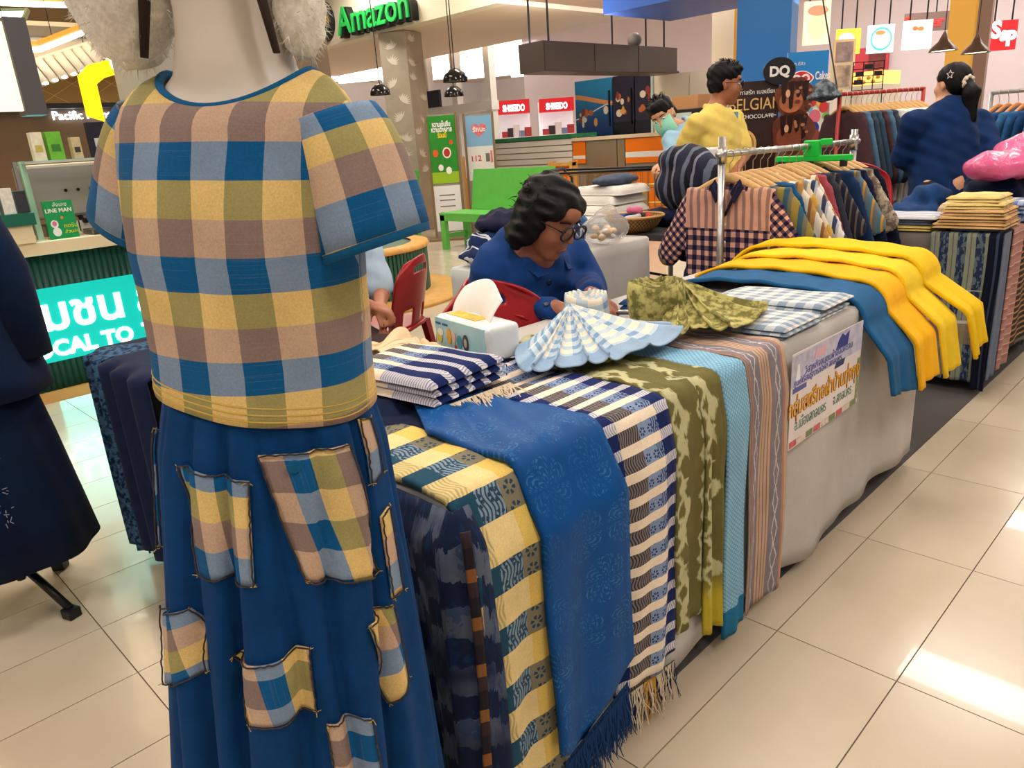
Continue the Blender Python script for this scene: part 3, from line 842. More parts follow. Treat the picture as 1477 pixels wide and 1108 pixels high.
for sy in (-1, 1):
    A = Vector((-.006, sy*.108, 1.345)); B = Vector((.0, .152, 1.212)) if sy > 0 else Vector((-.030, -.158, 1.222))
    if sy < 0: A = Vector((-.022, -.100, 1.345))
    ax = (B-A).normalized(); side = Vector((1, 0, 0)); upv = ax.cross(side).normalized()
    def srow(k, A=A, B=B, upv=upv, sy=sy, inner=False):
        def r(a):
            rr = .060+.010*k; p = A.lerp(B, k)+Vector((0, 0, .020*math.sin(k*PI)))
            rx, rz = rr*1.02, rr*(.92+.08*k)
            fl = 1+.05*math.sin(a*3+k*3)*k
            if inner: rx *= .955; rz *= .955
            q = p+Vector((1, 0, 0))*rx*math.cos(a)*fl+upv*rz*math.sin(a)*fl
            return (q.x, q.y, q.z, a*.062+.09, .0905-k*.154)
        return r
    sl = ring_sheet('sleeve', [srow(k/10) for k in range(11)], 40, PLAID, bl, .003)
    sl['label'] = 'plaid short sleeve with blue hem'
    ring_sheet('sleeve_hem', [srow(.90), srow(1.0), srow(1.04), srow(1.04, inner=True), srow(.88, inner=True)], 40, fabric('blue_binding', (14, 92, 142)), sl, .0025)
# skirt
def skirt_r(a, z):
    k = max(0, (1.03-z)/.92); f = min(1, k*3)
    ry = .128+.085*k**.9+.010*min(1, k*12); rx = .108+.085*k**.9+.01*min(1, k*12)
    base = 1/math.sqrt((math.cos(a)/rx)**2+(math.sin(a)/ry)**2)
    w = .75*math.sin(a*7+.6+.5*math.sin(z*5))+.45*math.sin(a*13+2+z*2)+.3*math.sin(a*23+4)*(1-min(1, k*2))
    cr = 0.0
    for i, ai in enumerate((-2.6, -2.0, -1.35, -.82, -.36, .05, .42, .90, 1.30, 1.75, 2.3, 2.9)):
        aa = ai+.10*math.sin(i*2.1+z*2.2)*f; cr += (.10+.05*(i % 3))*math.exp(-((a-aa)/(.05+.05*k))**2)
    return base*(1+.050*w*(.35+.65*f)-cr*min(1, .25+k*2.2))
def skirt_p(a, z, off=0):
    r = skirt_r(a, z)+off; return Vector((r*math.cos(a), r*math.sin(a), z))
zs = [1.035-.925*(j/44) for j in range(45)]
sk = ring_sheet('skirt', [(lambda a, z=z: tuple(skirt_p(a, z))+(a*.2, z)) for z in zs], 168, SKIRT, mq, .003)
Mq_inv = MQM.inverted()
def hit_skirt(px, py):
    o = Mq_inv @ Vector((0, 0, HCAM)); d = (Mq_inv.to_3x3() @ (at(px, py, d=1)-Vector((0, 0, HCAM))))
    best = None
    for i in range(900):
        p = o+d*(.55+i*.001)
        r = math.hypot(p.x, p.y); a = math.atan2(p.y, p.x); g = r-skirt_r(a, p.z)
        if g <= 0: return a, p.z
        if best is None or g < best[0]: best = (g, a, p.z)
    return best[1], best[2]
STITCH = plain('rough_stitching', (62, 54, 52), .9, vary=.5, scale=200)
def patch(c4, uo, vo, flip=1, stitch=True, top_open=False, swap=False, vd=-1):
    q = [hit_skirt(*p) for p in c4]     # TL TR BR BL, found on the real skirt surface
    def P(u, w, off):
        at_ = [q[0][i]*(1-u)*(1-w)+q[1][i]*u*(1-w)+q[2][i]*u*w+q[3][i]*(1-u)*w for i in (0, 1)]
        return skirt_p(at_[0], at_[1], off+(.006*(1-w)**2 if top_open else 0)+.002*math.sin(u*3.1)*math.sin(w*3.1))
    a0 = q[0][0]; W = abs(q[1][0]-q[0][0])*.19; Hh = abs(q[0][1]-q[3][1])
    o = sheet('patch_pocket', lambda u, w: (P(u, w, .0032), (uo+u*W*flip, vo+vd*w*Hh) if not swap else (uo+w*Hh, vo-u*W*flip)), 14, 14, PLAID, sk, .0025)
    if stitch:
        R = random.Random(int(uo*1000)); pts = [P(k/20, 0, .006) for k in range(21)] if not top_open else []
        ring = [P(k/20, 0, .007) for k in range(21)]+[P(1, k/20, .007) for k in range(1, 21)]+[P(1-k/20, 1, .007) for k in range(1, 21)]+[P(0, 1-k/20, .007) for k in range(1, 20)]
        ring = [p+Vector((R.uniform(-1, 1), R.uniform(-1, 1), R.uniform(-1, 1)))*.0009 for p in ring]
        G().tube(ring, 0.0011, 5, closed=True).obj('stitching', STITCH, o)
        g = G()
        for c in (q[0], q[2], q[3], q[1]):
            for k in range(3):
                p = skirt_p(c[0], c[1], .007); g.tube([p, p+Vector((R.uniform(-1, 1), R.uniform(-1, 1), R.uniform(-1, .4)))*.006], .0005, 4)
        g.obj('loose_threads', thr('gold', (196, 160, 70)), o)['kind'] = 'stuff'
    return o
patch([(186, 620), (213, 622), (235, 790), (214, 790)], .03, .07, swap=True, flip=-1)
patch([(264, 670), (360, 692), (368, 842), (292, 826)], .035, .072)
bigp = patch([(374, 653), (494, 638), (541, 822), (440, 836)], .03, .128, top_open=True, swap=True)
patch([(512, 604), (528, 602), (546, 680), (530, 696)], .01, .135)
patch([(545, 745), (556, 730), (576, 850), (562, 862)], .0, .045)
patch([(529, 902), (562, 872), (584, 975), (555, 1012)], .07, .160)
patch([(341, 942), (444, 932), (455, 1022), (362, 1042)], .02, .138, swap=True)
patch([(221, 876), (282, 874), (303, 966), (240, 984)], .01, .062, vd=1)
patch([(470, 1042), (533, 1034), (548, 1118), (482, 1122)], .09, .120, swap=True)
a_, z_ = hit_skirt(421, 668)
G().lathe([(.008, 0), (.0085, .001), (.0085, .003), (.006, .0036)], 16).obj('button', fabric('blue_binding', (14, 92, 142)), bigp, True, skirt_p(a_, z_, .011), (0, PI/2, a_))
# fur hat with ear flaps
hat = thing('fur_hat', 'grey fur trapper hat with dangling ear flaps on the plaid-dressed mannequin', 'hat', MQ, MQA); hat.matrix_world = MQM @ Matrix.Translation((0, 0, 1.40))
FUR = MB('grey_fur', .95, .15, sheen=.4); FUR.color(FUR.vary(FUR.vary((236, 230, 218), .14, 22), .2, 160)); FUR = FUR.m
hs = S(.025).ell((.0, 0, .29), (.12, .105, .10)).cap((.09, -.05, .275), (.09, .05, .275), .035)
hs.disp = lambda x, y, z: .004*np.sin(x*95)*np.sin(y*110)*np.sin(z*100)
hs.cut((0, 0, .262), (0, 0, -1)); hs.obj('crown', FUR, hat, .010)
for sy in (-1, 1):
    fs = S(.03)
    if sy < 0: fs.cap((.005, -.100, .27), (.01, -.116, .10), .046, .056).ell((.01, -.114, .075), (.058, .050, .075))
    else: fs.cap((-.02, .078, .27), (-.02, .080, .12), .024, .026).ell((-.02, .080, .066), (.040, .024, .060))
    fs.disp = lambda x, y, z: .003*np.sin(x*150+y*60)*np.sin(z*140)+.0025*np.sin(y*210)*np.sin(z*230+x*90)
    fo = fs.obj('ear_flap', FUR, hat, .008, smooth_it=1)
    # soft hairs standing off the flap
    R = random.Random(5); me_ = fo.data; g = G()
    ids = [R.randrange(len(me_.vertices)) for _ in range(1800)]
    for i in ids:
        p = me_.vertices[i].co; n = me_.vertices[i].normal; d = (n+Vector((R.uniform(-.6, .6), R.uniform(-.6, .6), R.uniform(-1.2, 0)))).normalized()
        w = Vector((R.uniform(-1, 1), R.uniform(-1, 1), R.uniform(-1, 1)))*.0006
        L = R.uniform(.006, .014); k = len(g.v); g.v += [tuple(p-w), tuple(p+w), tuple(p+d*L)]; g.f.append((k, k+1, k+2))
    hh = g.obj('flap_hair', FUR, fo); hh['kind'] = 'stuff'
    x_ = .026 if sy < 0 else .030
    G().tube([(x_-.01, sy*.058, .27), (x_+.006, sy*.060, .18), (x_+.014, sy*.064, .09), (x_+.012, sy*.080, .010)], [.009, .010, .010, .006], 8, ry=.5).obj('strap', fabric('dark_brown_strap', (58, 46, 42)), hat, True)
# ---- navy dress on a tripod stand
M2 = Vector((-2.605, .295, 0))
m2 = thing('mannequin', 'mannequin in dark navy tunic and long skirt on black tripod stand', 'mannequin', M2, math.radians(-30))
def row2(z, rx, ry, am=.0, n=7): return lambda a: ((rx*math.cos(a))*(1+am*math.sin(a*n+z*3)), (ry*math.sin(a))*(1+am*math.sin(a*n+z*3)), z, a*.2, z)
SK2 = [(.19, .205, .235), (.35, .19, .215), (.55, .165, .19), (.72, .15, .165), (.85, .135, .15)]
o2 = ring_sheet('skirt', [row2(*r, am=.04) for r in SK2], 72, NAVYD, m2, .004)
TU = [(.70, .185, .225), (.76, .18, .215), (.90, .15, .185), (1.02, .13, .165), (1.12, .135, .17), (1.22, .125, .175), (1.29, .095, .16), (1.33, .07, .10), (1.35, .055, .065)]
ring_sheet('tunic', [row2(*r, am=.025, n=6) for r in TU], 72, NAVYD, m2, .004)
S(.02).cap((0, 0, 1.25), (0, 0, 1.42), .05, .045).obj('neck', MANN, m2, .012)
for sy in (-1, 1):
    G().tube([(0, sy*.13, 1.28), (0, sy*.185, 1.05), (.0, sy*.195, .80)], [.06, .066, .06], 20).obj('sleeve', NAVYD, m2, True)
g = G(); R = random.Random(3)
for k in range(46):
    a = .35+R.uniform(-.16, .16); z = .44+R.uniform(-.10, .10); 
    p = Vector((.183*math.cos(a), .21*math.sin(a), z)); q = p+Vector((R.uniform(-.01, .01), R.uniform(-.012, .012), R.uniform(-.014, .014)))
    g.tube([p*1.045, q*1.045], .0012, 4)
g.obj('embroidery', thr('grey', (150, 156, 168)), o2)['kind'] = 'stuff'
G().tube([(0, 0, .09), (0, 0, 1.27)], .013).obj('pole', BLACKM, m2)
for k in range(3):
    a = math.radians(50+120*k); d = Vector((math.cos(a), math.sin(a), 0))
    lg = G().tube([d*.01+Vector((0, 0, .15)), d*.10+Vector((0, 0, .10)), d*.21+Vector((0, 0, .030))], .013, 8).obj('leg', BLACKM, m2, True)
    G().box(d*.21+Vector((0, 0, .016)), (.022, .02, .016), a).obj('foot', BLACKP, lg, bevel=.004)
# ---- side table heaped with navy cloths
st = thing('side_table', 'low table under dark navy cloths beside the tripod mannequin', 'table', (-2.31, .84, 0))
G().bb((-.27, -.16, .70), (.27, .16, .735)).obj('tabletop', WOOD, st)
for sx in (-1, 1):
    for sy in (-1, 1): G().tube([(sx*.19, sy*.09, 0), (sx*.19, sy*.09, .70)], .016).obj('leg', STEEL, st)
o = table_skirt('draped_cloth', NAVYD, -2.66, -2.02, .66, 1.02, .75, .10, .022, 8, n=160, flare=-.02, hemwave=.05)
tag(o, 'dark navy cloth covering the side table behind the mannequin', 'tablecloth')
LKT = m_patchwork('indigo_shibori', (12, 34, 66), (66, 104, 140), 60)
def fn(u, w):
    h = w*.95; tp = .30; y0 = .64
    x = -2.54+.13*u+.02*w
    if h < tp: return (x, y0+tp-h, .762+.004*math.sin(h*30+u*4)), (u*.15, h)
    return (x+.012*math.sin(u*9+h*4), y0-.03-.012*math.sin(u*12), .762-(h-tp)), (u*.15, h)
tag(sheet('shibori_scarf', fn, 14, 50, LKT, None, .006), 'indigo scarf streaked pale blue hanging off the side table', 'scarf')
def fn(u, w):
    h = w*.95; tp = .35; y0 = .632
    x = -2.34+.32*u
    if h < tp: return (x, y0+tp-h, .775), (u*.3, h)
    return (x+.012*math.sin(u*9), y0-.036-.015*math.sin(u*17), .775-(h-tp)), (u*.3, h)
tag(sheet('navy_cloth', fn, 24, 50, NAVY, None, .006), 'plain navy cloth hanging off the side table beside the streaked scarf', 'cloth')
# ------------------------------------------------------------------ people
def frame(o, fwd, up):
    f = Vector(fwd).normalized(); u = Vector(up); l = u.cross(f).normalized(); u = f.cross(l)
    M = Matrix.Identity(4)
    for i in range(3): M[i][0] = f[i]; M[i][1] = l[i]; M[i][2] = u[i]; M[i][3] = Vector(o)[i]
    return M
def head_prims(s, M, k=.018):
    s.ell((-.012, 0, .035), (.098, .076, .088), k, M).ell((.022, 0, -.035), (.070, .060, .085), k, M).ell((.060, 0, -.103), (.026, .028, .022), .02, M)
    s.cap((.092, 0, .012), (.108, 0, -.026), .007, .012, .010, M).ell((.074, 0, .048), (.022, .045, .022), .02, M)
    for sy in (-1, 1):
        s.ell((.058, sy*.036, -.030), (.030, .026, .028), .015, M).ell((-.006, sy*.077, -.010), (.019, .009, .031), .006, M)
        s.ell((.100, sy*.010, -.030), (.010, .008, .007), .006, M).sub((.104, sy*.031, .012), (.017, .018, .011), .010, M)
    s.ell((.088, 0, -.060), (.011, .023, .006), .006, M).ell((.086, 0, -.072), (.011, .019, .007), .006, M)
def hand_prims(s, W, D, N, side=1, curl=.6, sc=1.0):
    """wrist W, direction D, palm faces N; thumb on D x N * side"""
    D = Vector(D).normalized(); N = Vector(N); N = (N-D*N.dot(D)).normalized(); T = D.cross(N)*side; W = Vector(W)
    s.cap(W, W+D*.03*sc, .022*sc, .024*sc, .015)
    for i, (off, L) in enumerate(((.030, .072), (.010, .080), (-.010, .074), (-.028, .058))):
        a = W+D*.035*sc+T*off*.8*sc; b = W+D*.088*sc+T*off*sc
        s.cap(a, b, .0125*sc, .0115*sc, .012)
        c1 = curl*.7; d1 = (D*math.cos(c1)+N*math.sin(c1)); c = b+d1*L*.55*sc
        c2 = curl*1.7; d2 = (D*math.cos(c2)+N*math.sin(c2)); e = c+d2*L*.45*sc
        s.cap(b, c, .0098*sc, .0088*sc, .004).cap(c, e, .0088*sc, .0075*sc, .004)
    a = W+D*.025*sc+T*.022*sc; b = a+(D*.6+T*.8+N*.2).normalized()*.042*sc; c = b+(D*.9+T*.25+N*.4).normalized()*.030*sc
    s.cap(a, b, .015*sc, .011*sc, .008).cap(b, c, .0105*sc, .008*sc, .004)
def face_parts(par, M, inv, looking_down=False, glasses=False, mask=None):
    EYW = plain('eye_white', (226, 220, 212), .3); EYB = plain('eye_dark', (24, 16, 12), .25); LIP = plain('lip', (142, 76, 66), .5)
    loc = lambda p: inv @ (M @ Vector(p))
    R3 = (inv @ M).to_3x3()
    for sy in (-1, 1):
        if looking_down:
            G().tube([loc((.088, sy*.018, .002)), loc((.0925, sy*.031, -.003)), loc((.080, sy*.044, .001))], .0016, 5).obj('eyelash', EYB, par, True)
        else:
            e = G().ell(loc((.0815, sy*.031, .010)), (.0115, .013, .0075), 12, 8, R3).obj('eye', EYW, par, True)
            G().ell(loc((.0895, sy*.031, .009)), (.0045, .0055, .0055), 10, 6, R3).obj('iris', EYB, e, True)
        G().tube([loc((.093, sy*.014, .030)), loc((.093, sy*.032, .036)), loc((.078, sy*.052, .030))], .0028, 6).obj('eyebrow', HAIR, par, True)
    if not mask: G().ell(loc((.0935, 0, -.066)), (.0065, .021, .0055), 12, 8, R3).obj('lips', LIP, par, True)
    if glasses:
        gl = None; BLK = plain('glasses_frame', (16, 16, 18), .3)
        g = G()
        for sy in (-1, 1):
            pts = [loc((.108, sy*.034+.028*math.cos(2*PI*i/24), .004+.024*math.sin(2*PI*i/24))) for i in range(24)]
            g.tube(pts, .0036, 6, closed=True)
            g.tube([loc((.106, sy*.058, .012)), loc((.05, sy*.080, .012)), loc((-.01, sy*.084, .008))], .002, 6)
        g.tube([loc((.108, -.009, .008)), loc((.111, 0, .011)), loc((.108, .009, .008))], .0022, 6)
        gl = g.obj('glasses', BLK, par, True); gl['kind'] = 'stuff'
        GLS = MB('spectacle_lens', .05, .5); GLS.color((255, 255, 255)).set(Transmission_Weight=1.0, IOR=1.1)
        for sy in (-1, 1):
            G().lathe([(.0235, -.0006), (.0235, .0006)], 20).obj('lens', GLS.m, gl).matrix_local = Matrix.Translation(loc((.108, sy*.034, .004))) @ (R3.to_4x4()) @ Matrix.Rotation(PI/2, 4, 'Y')
    if mask:
        v = []; f = []; n = 16; mrow = 10
        for j in range(mrow+1):
            for i in range(n+1):
                a = (i/n-.5)*2.3; z = .002-.118*j/mrow; b = math.sin(PI*j/mrow)
                x = (.078+.032*b)*math.cos(a*.95)+.006; y = (.072+.006*b)*math.sin(a)
                v.append(loc((x, y, z+.012*math.cos(a)*(1-j/mrow))))
        for j in range(mrow):
            for i in range(n): f.append((j*(n+1)+i, j*(n+1)+i+1, (j+1)*(n+1)+i+1, (j+1)*(n+1)+i))
        o = obj('face_mask', mesh('face_mask', v, f, smooth=True), mask, par); solid(o, .002)
        G().tube([loc((.03, -.076, -.01)), loc((-.005, -.088, .018))], .0016, 5).obj('ear_loop', WHITEP, o); G().tube([loc((.03, .076, -.01)), loc((-.005, .088, .018))], .0016, 5).obj('ear_loop', WHITEP, o)
def person(label, J, skin, shirt, pants, hair, seated=False, sleeves='short', res=.011, hands=True, base=None, build=1.0, face=None, shirt_len=0.0, hair_res=.009, grp=None, tw=1.0):
    """J: world joints (head frame HM, neck, shR, shL, elR, elL, wrR, wrL, pelvis and optional knR knL anR anL)"""
    pv = Vector(J['pelvis']); base = Vector((pv.x, pv.y, 0)) if base is None else Vector(base)
    t = thing('person', label, 'person', base, 0, grp); inv = Matrix.Translation(-base)
    L = lambda n: Vector(J[n])-base
    HM = Matrix.Translation(-base) @ J['HM']
    lat = (L('shL')-L('shR')); lat.z = 0; lat.normalize(); fw = lat.cross(Vector((0, 0, 1)))
    hip = {1: L('pelvis')+lat*.085*build, -1: L('pelvis')-lat*.085*build}
    if not seated:
        for sd, n in ((1, 'L'), (-1, 'R')):
            J.setdefault('kn'+n, base+Vector((hip[sd].x, hip[sd].y, .47))+fw*.02); J.setdefault('an'+n, base+Vector((hip[sd].x, hip[sd].y, .07))-fw*.02)
    b = S(.03)
    head_prims(b, HM)
    nk = L('neck'); hb = HM @ Vector((-.030, 0, -.075))
    b.cap(hb, nk, .050, .056, .02).cap(L('shR')*.85+nk*.15, L('shL')*.85+nk*.15, .05*build, .05*build)
    b.cap(nk, L('pelvis'), .075*build, .10*build)
    for n in 'RL':
        b.cap(L('sh'+n), L('el'+n), .046*build, .038*build).cap(L('el'+n), L('wr'+n), .037*build, .026, .02)
        if hands: hand_prims(b, L('wr'+n), Vector(J.get('hd'+n, L('wr'+n)-L('el'+n))), Vector(J.get('hn'+n, (0, 0, -1))), 1 if n == 'R' else -1, J.get('curl', .6))
    for sd, n in ((1, 'L'), (-1, 'R')):
        b.cap(hip[sd], L('kn'+n), .075*build, .052*build).cap(L('kn'+n), L('an'+n), .05*build, .035)
    body = b.obj('body', skin, t, res)
    # shirt
    s = S(.035); e = .016
    s.cap(L('shR')*.90+nk*.10, L('shL')*.90+nk*.10, .054*build+e*.4, None, .05)
    mid = nk.lerp(L('pelvis'), .45)
    s.cap(nk-Vector((0, 0, .07))-lat*.05, mid-lat*.055*build, .085*build, .105*build).cap(nk-Vector((0, 0, .07))+lat*.05, mid+lat*.055*build, .085*build, .105*build)
    s.cap(mid-lat*.055*build, L('pelvis')-lat*.06*build-Vector((0, 0, shirt_len)), .105*build, .118*build).cap(mid+lat*.055*build, L('pelvis')+lat*.06*build-Vector((0, 0, shirt_len)), .105*build, .118*build)
    for n in 'RL':
        if sleeves == 'short':
            q = L('sh'+n).lerp(L('el'+n), .78); s.cap(L('sh'+n), q, .056*build+e*.4, .062*build+e*.3); d = L('el'+n)-L('sh'+n)
        else:
            s.cap(L('sh'+n), L('el'+n), .054*build+e*.5, .047*build+e*.6).cap(L('el'+n), L('el'+n).lerp(L('wr'+n), .93), .047*build+e*.5, .036+e*.4)
    s.cap(nk-Vector((0, 0, .05)), nk+Vector((0, 0, .01)), .066, .058, .02)
    TM = frame(nk.lerp(L('pelvis'), .42), fw, (nk-L('pelvis')).normalized()); hgt = (nk-L('pelvis')).length
    s.ell((0, 0, 0), (.128*build, .185*build*tw, hgt*.62), .06, TM).ell((.0, 0, -hgt*.35), (.135*build, .180*build*tw, hgt*.30), .06, TM)
    ph = rnd.uniform(0, 6)
    s.disp = lambda x, y, z: .0042*np.sin(x*38+z*46+ph)*np.sin(y*41-z*22)+.0024*np.sin(z*80+x*30+y*25)
    up = (hb-nk).normalized()
    s.sub(nk+up*.060+fw*.012, (.074, .074, .062), .012)
    so = s.obj('shirt', shirt, t, res)
    # trousers
    p = S(.03)
    for sd, n in ((1, 'L'), (-1, 'R')):
        p.cap(hip[sd]-Vector((0, 0, .03)), L('kn'+n), .088*build, .068*build).cap(L('kn'+n), L('an'+n), .070*build, .056)
    p.cap(hip[1]*.8+hip[-1]*.2, hip[-1]*.8+hip[1]*.2, .088*build)
    p.obj('trousers', pants, t, .016)
    for sd, n in ((1, 'L'), (-1, 'R')):
        a = L('an'+n); a = Vector((a.x, a.y, .04)); h = S(.02).cap(a-fw*.03, a+fw*.13, .038, .034); h.cut((0, 0, .0), (0, 0, -1)); h.obj('shoe', BLACKP, t, .012)
    if hair: hair(t, HM, hair_res)
    if face: face_parts(t, J['HM'], inv, **face)
    return t, inv, so

def joint_map(**k): return {a: (at(*v[:2], d=v[2]) if isinstance(v, tuple) and len(v) == 3 and a != 'raw' else v) for a, v in k.items()}
# --- seated woman with glasses
def hair_bob(t, HM, res):
    h = S(.03)
    h.ell((-.022, 0, .052), (.104, .086, .082), M=HM).ell((-.055, 0, -.010), (.070, .090, .100), M=HM)
    for sy in (-1, 1): h.ell((-.012, sy*.074, -.015), (.052, .030, .075), M=HM).ell((-.045, sy*.078, -.085), (.046, .034, .040), M=HM).ell((.045, sy*.055, .058), (.036, .028, .034), M=HM)
    h.sub((.11, 0, -.03), (.075, .068, .085), .015, HM)
    h.disp = lambda x, y, z: .0055*np.sin(x*70+z*50)*np.sin(y*65+z*85)+.003*np.sin(z*150+y*60)
    o = h.obj('hair', HAIR, t, res, smooth_it=1)
    R = random.Random(2); g = G()
    for i in range(60):
        a = R.uniform(1.2, 5.1); el = R.uniform(-.9, 1.0)
        p = Vector((-.03+.10*math.cos(a)*math.cos(el), .098*math.sin(a)*math.cos(el), .03+.10*math.sin(el)))
        d = Vector((math.cos(a)*.3+R.uniform(-.6, .6), math.sin(a)*.5+R.uniform(-.6, .6), R.uniform(-1, .3))).normalized()
        q = [p+d*R.uniform(.006, .012)*k+Vector((R.uniform(-1, 1), R.uniform(-1, 1), R.uniform(-1, 1)))*.006*(k > 0) for k in range(4)]
        g.tube([HM @ w for w in q], [.0018, .0016, .0013, .0007], 4)
    g.obj('loose_curls', HAIR, o)['kind'] = 'stuff'
hc = at(793, 314, d=2.42); wf = math.radians(2)
JW = dict(HM=frame(hc, (math.cos(wf)*math.cos(.5), math.sin(wf)*math.cos(.5), -math.sin(.5)), (math.cos(wf)*.48, math.sin(wf)*.48+.05, .88)),
          neck=at(768, 372, d=2.56), shR=at(710, 394, d=2.54), shL=at(828, 372, d=2.76), elR=at(726, 466, d=2.62), wrR=at(800, 444, d=2.38), elL=at(848, 414, d=2.74),
          wrL=at(852, 424, d=2.42), pelvis=Vector((-1.97, 1.94, .52)), knR=Vector((-1.50, 1.87, .50)), knL=Vector((-1.50, 2.10, .50)), anR=Vector((-1.52, 1.87, .07)), anL=Vector((-1.52, 2.12, .07)),
          hdL=Vector((.75, -.05, -.22)), hnL=Vector((-.2, -.6, -1)), hdR=Vector((.75, .45, -.25)), curl=.75)
BLUEJ = fabric('royal_blue_cotton', (16, 58, 120), .18, 18)
wt, winv, wso = person('seated woman in blue buttoned jacket and black glasses looking down', JW, SKIND, BLUEJ, plain('dark_trousers', (26, 26, 34), .8), hair_bob, True, 'long', .0085, face=dict(looking_down=True, glasses=True), hair_res=.0075, build=1.14)
wt['label'] = 'seated woman in blue buttoned jacket and black glasses looking down'
# collar and buttons of her jacket
fwd = Vector((math.cos(wf), math.sin(wf), 0))
nkw = winv @ JW['neck']
for sy in (-1, 1):
    lat = Vector((-math.sin(wf), math.cos(wf), 0))*sy
    p = [nkw+lat*.052-fwd*.02+Vector((0, 0, .025)), nkw+lat*.062+fwd*.035+Vector((0, 0, .004)), nkw+lat*.034+fwd*.085+Vector((0, 0, -.045)), nkw+lat*.075+fwd*.070+Vector((0, 0, -.050)), nkw+lat*.090+fwd*.02+Vector((0, 0, -.014))]
    p = [q+fwd*.030+lat*.014+Vector((0, 0, .004)) for q in p]
    o = obj('collar', mesh('collar', p, [(0, 1, 4), (1, 3, 4), (1, 2, 3)]), BLUEJ, wso); solid(o, .005)
for (bx, by) in ((783, 377), (792, 407), (788, 439)):
    o_ = Vector((0, 0, HCAM)); dv = at(bx, by, d=1)-o_; hit = None
    bvh_me = wso.data
    from mathutils.bvhtree import BVHTree
    tr = BVHTree.FromPolygons([v.co+wt.location for v in bvh_me.vertices], [p.vertices[:] for p in bvh_me.polygons])
    h = tr.ray_cast(o_, dv.normalized())
    if h[0] is not None:
        q = h[1].to_track_quat('Z', 'Y').to_matrix().to_4x4()
        b_ = G().lathe([(.009, 0), (.0095, .002), (.009, .004), (.004, .0034)], 14).obj('button', plain('navy_button', (18, 36, 74), .35), wso, True); b_.matrix_local = Matrix.Translation(h[0]-wt.location) @ q
# --- seated person in pale blue, mostly behind the plaid mannequin
hc = at(470, 285, d=3.35)
JB = dict(HM=frame(hc, (.8, -.45, -.25), (.2, -.1, .95)), neck=at(480, 350, d=3.42), shR=at(440, 372, d=3.35), shL=at(534, 368, d=3.45), elR=at(468, 440, d=3.30), wrR=at(530, 440, d=3.12), elL=at(550, 424, d=3.42), wrL=at(548, 441, d=3.18),
          pelvis=at(462, 470, d=3.44), knR=at(494, 470, d=3.03), knL=at(552, 462, d=3.06), hdR=Vector((.5, .5, -.3)), hdL=Vector((.5, -.2, -.2)), curl=.9)
JB['knR'].z = JB['knL'].z = .50; JB['anR'] = Vector((JB['knR'].x, JB['knR'].y, .07)); JB['anL'] = Vector((JB['knL'].x, JB['knL'].y, .07))
def hair_short(t, HM, res):
    h = S(.025).ell((-.020, 0, .055), (.104, .084, .078), M=HM).ell((-.045, 0, .0), (.072, .082, .075), M=HM)
    h.sub((.105, 0, -.04), (.07, .075, .095), .015, HM)
    h.disp = lambda x, y, z: .003*np.sin(x*120+z*60)*np.sin(y*110+z*90); h.obj('hair', HAIR, t, res, smooth_it=1)
person('seated person in pale blue short-sleeved shirt with folded hands', JB, SKIN, fabric('pale_blue_cotton', (176, 200, 222), .1, 15), plain('brown_trousers', (58, 40, 38), .8), hair_short, True, 'short', .010, face=dict())
# --- man in yellow polo
hc = at(1046, 122, d=4.85)
JY = dict(HM=frame(hc, (.80, .58, -.12), (.08, .05, 1)), neck=at(1030, 166, d=4.9), shR=at(1003, 180, d=4.75), shL=at(1060, 174, d=5.06), elR=at(984, 222, d=4.88), wrR=at(1012, 240, d=4.98), elL=at(1074, 224, d=5.0), wrL=at(1062, 246, d=4.8), pelvis=at(1038, 262, d=4.95), curl=.8)
def hair_man(t, HM, res):
    h = S(.02).ell((-.018, 0, .060), (.108, .086, .082), M=HM).ell((-.050, 0, .0), (.066, .082, .07), M=HM).ell((.05, 0, .10), (.05, .06, .03), M=HM)
    h.sub((.112, 0, -.035), (.075, .080, .095), .012, HM); h.sub((.0, 0, -.105), (.12, .12, .06), .01, HM)
    h.disp = lambda x, y, z: .005*np.sin(x*95+z*70)*np.sin(y*90+z*60); o = h.obj('hair', HAIR, t, res, smooth_it=1)
    g = G(); R = random.Random(4)
    for i in range(60):
        a = R.uniform(0, 6.28); r = R.uniform(0, .07); p = Vector((r*math.cos(a), r*math.sin(a), .135-r*r*4)); g.tube([HM @ p, HM @ (p+Vector((math.cos(a)*.02-.01, math.sin(a)*.02, .022)))], [.003, .001], 4)
    g.obj('hair_tufts', HAIR, o)['kind'] = 'stuff'
YPOLO = fabric('yellow_polo_knit', (224, 198, 104), .08, 20)
yt, yinv, yso = person('standing man in yellow polo shirt looking away beside the chocolate poster', JY, SKIN, YPOLO, plain('black_trousers', (30, 30, 34), .8), hair_man, False, 'short', .012, face=dict(glasses=True))
nk = yinv @ JY['neck']
g = G().tube([nk+Vector((.062*math.cos(a), .062*math.sin(a), .044-.014*math.cos(a-.6))) for a in [2*PI*i/24 for i in range(24)]], .011, 8, closed=True, ry=1.6); g.obj('collar', YPOLO, yso, True)
g = G().box(nk+Vector((.112, .082, -.065)), (.012, .018, .075), .63); g.obj('placket', fabric('sky_trim', (96, 160, 200)), yso)
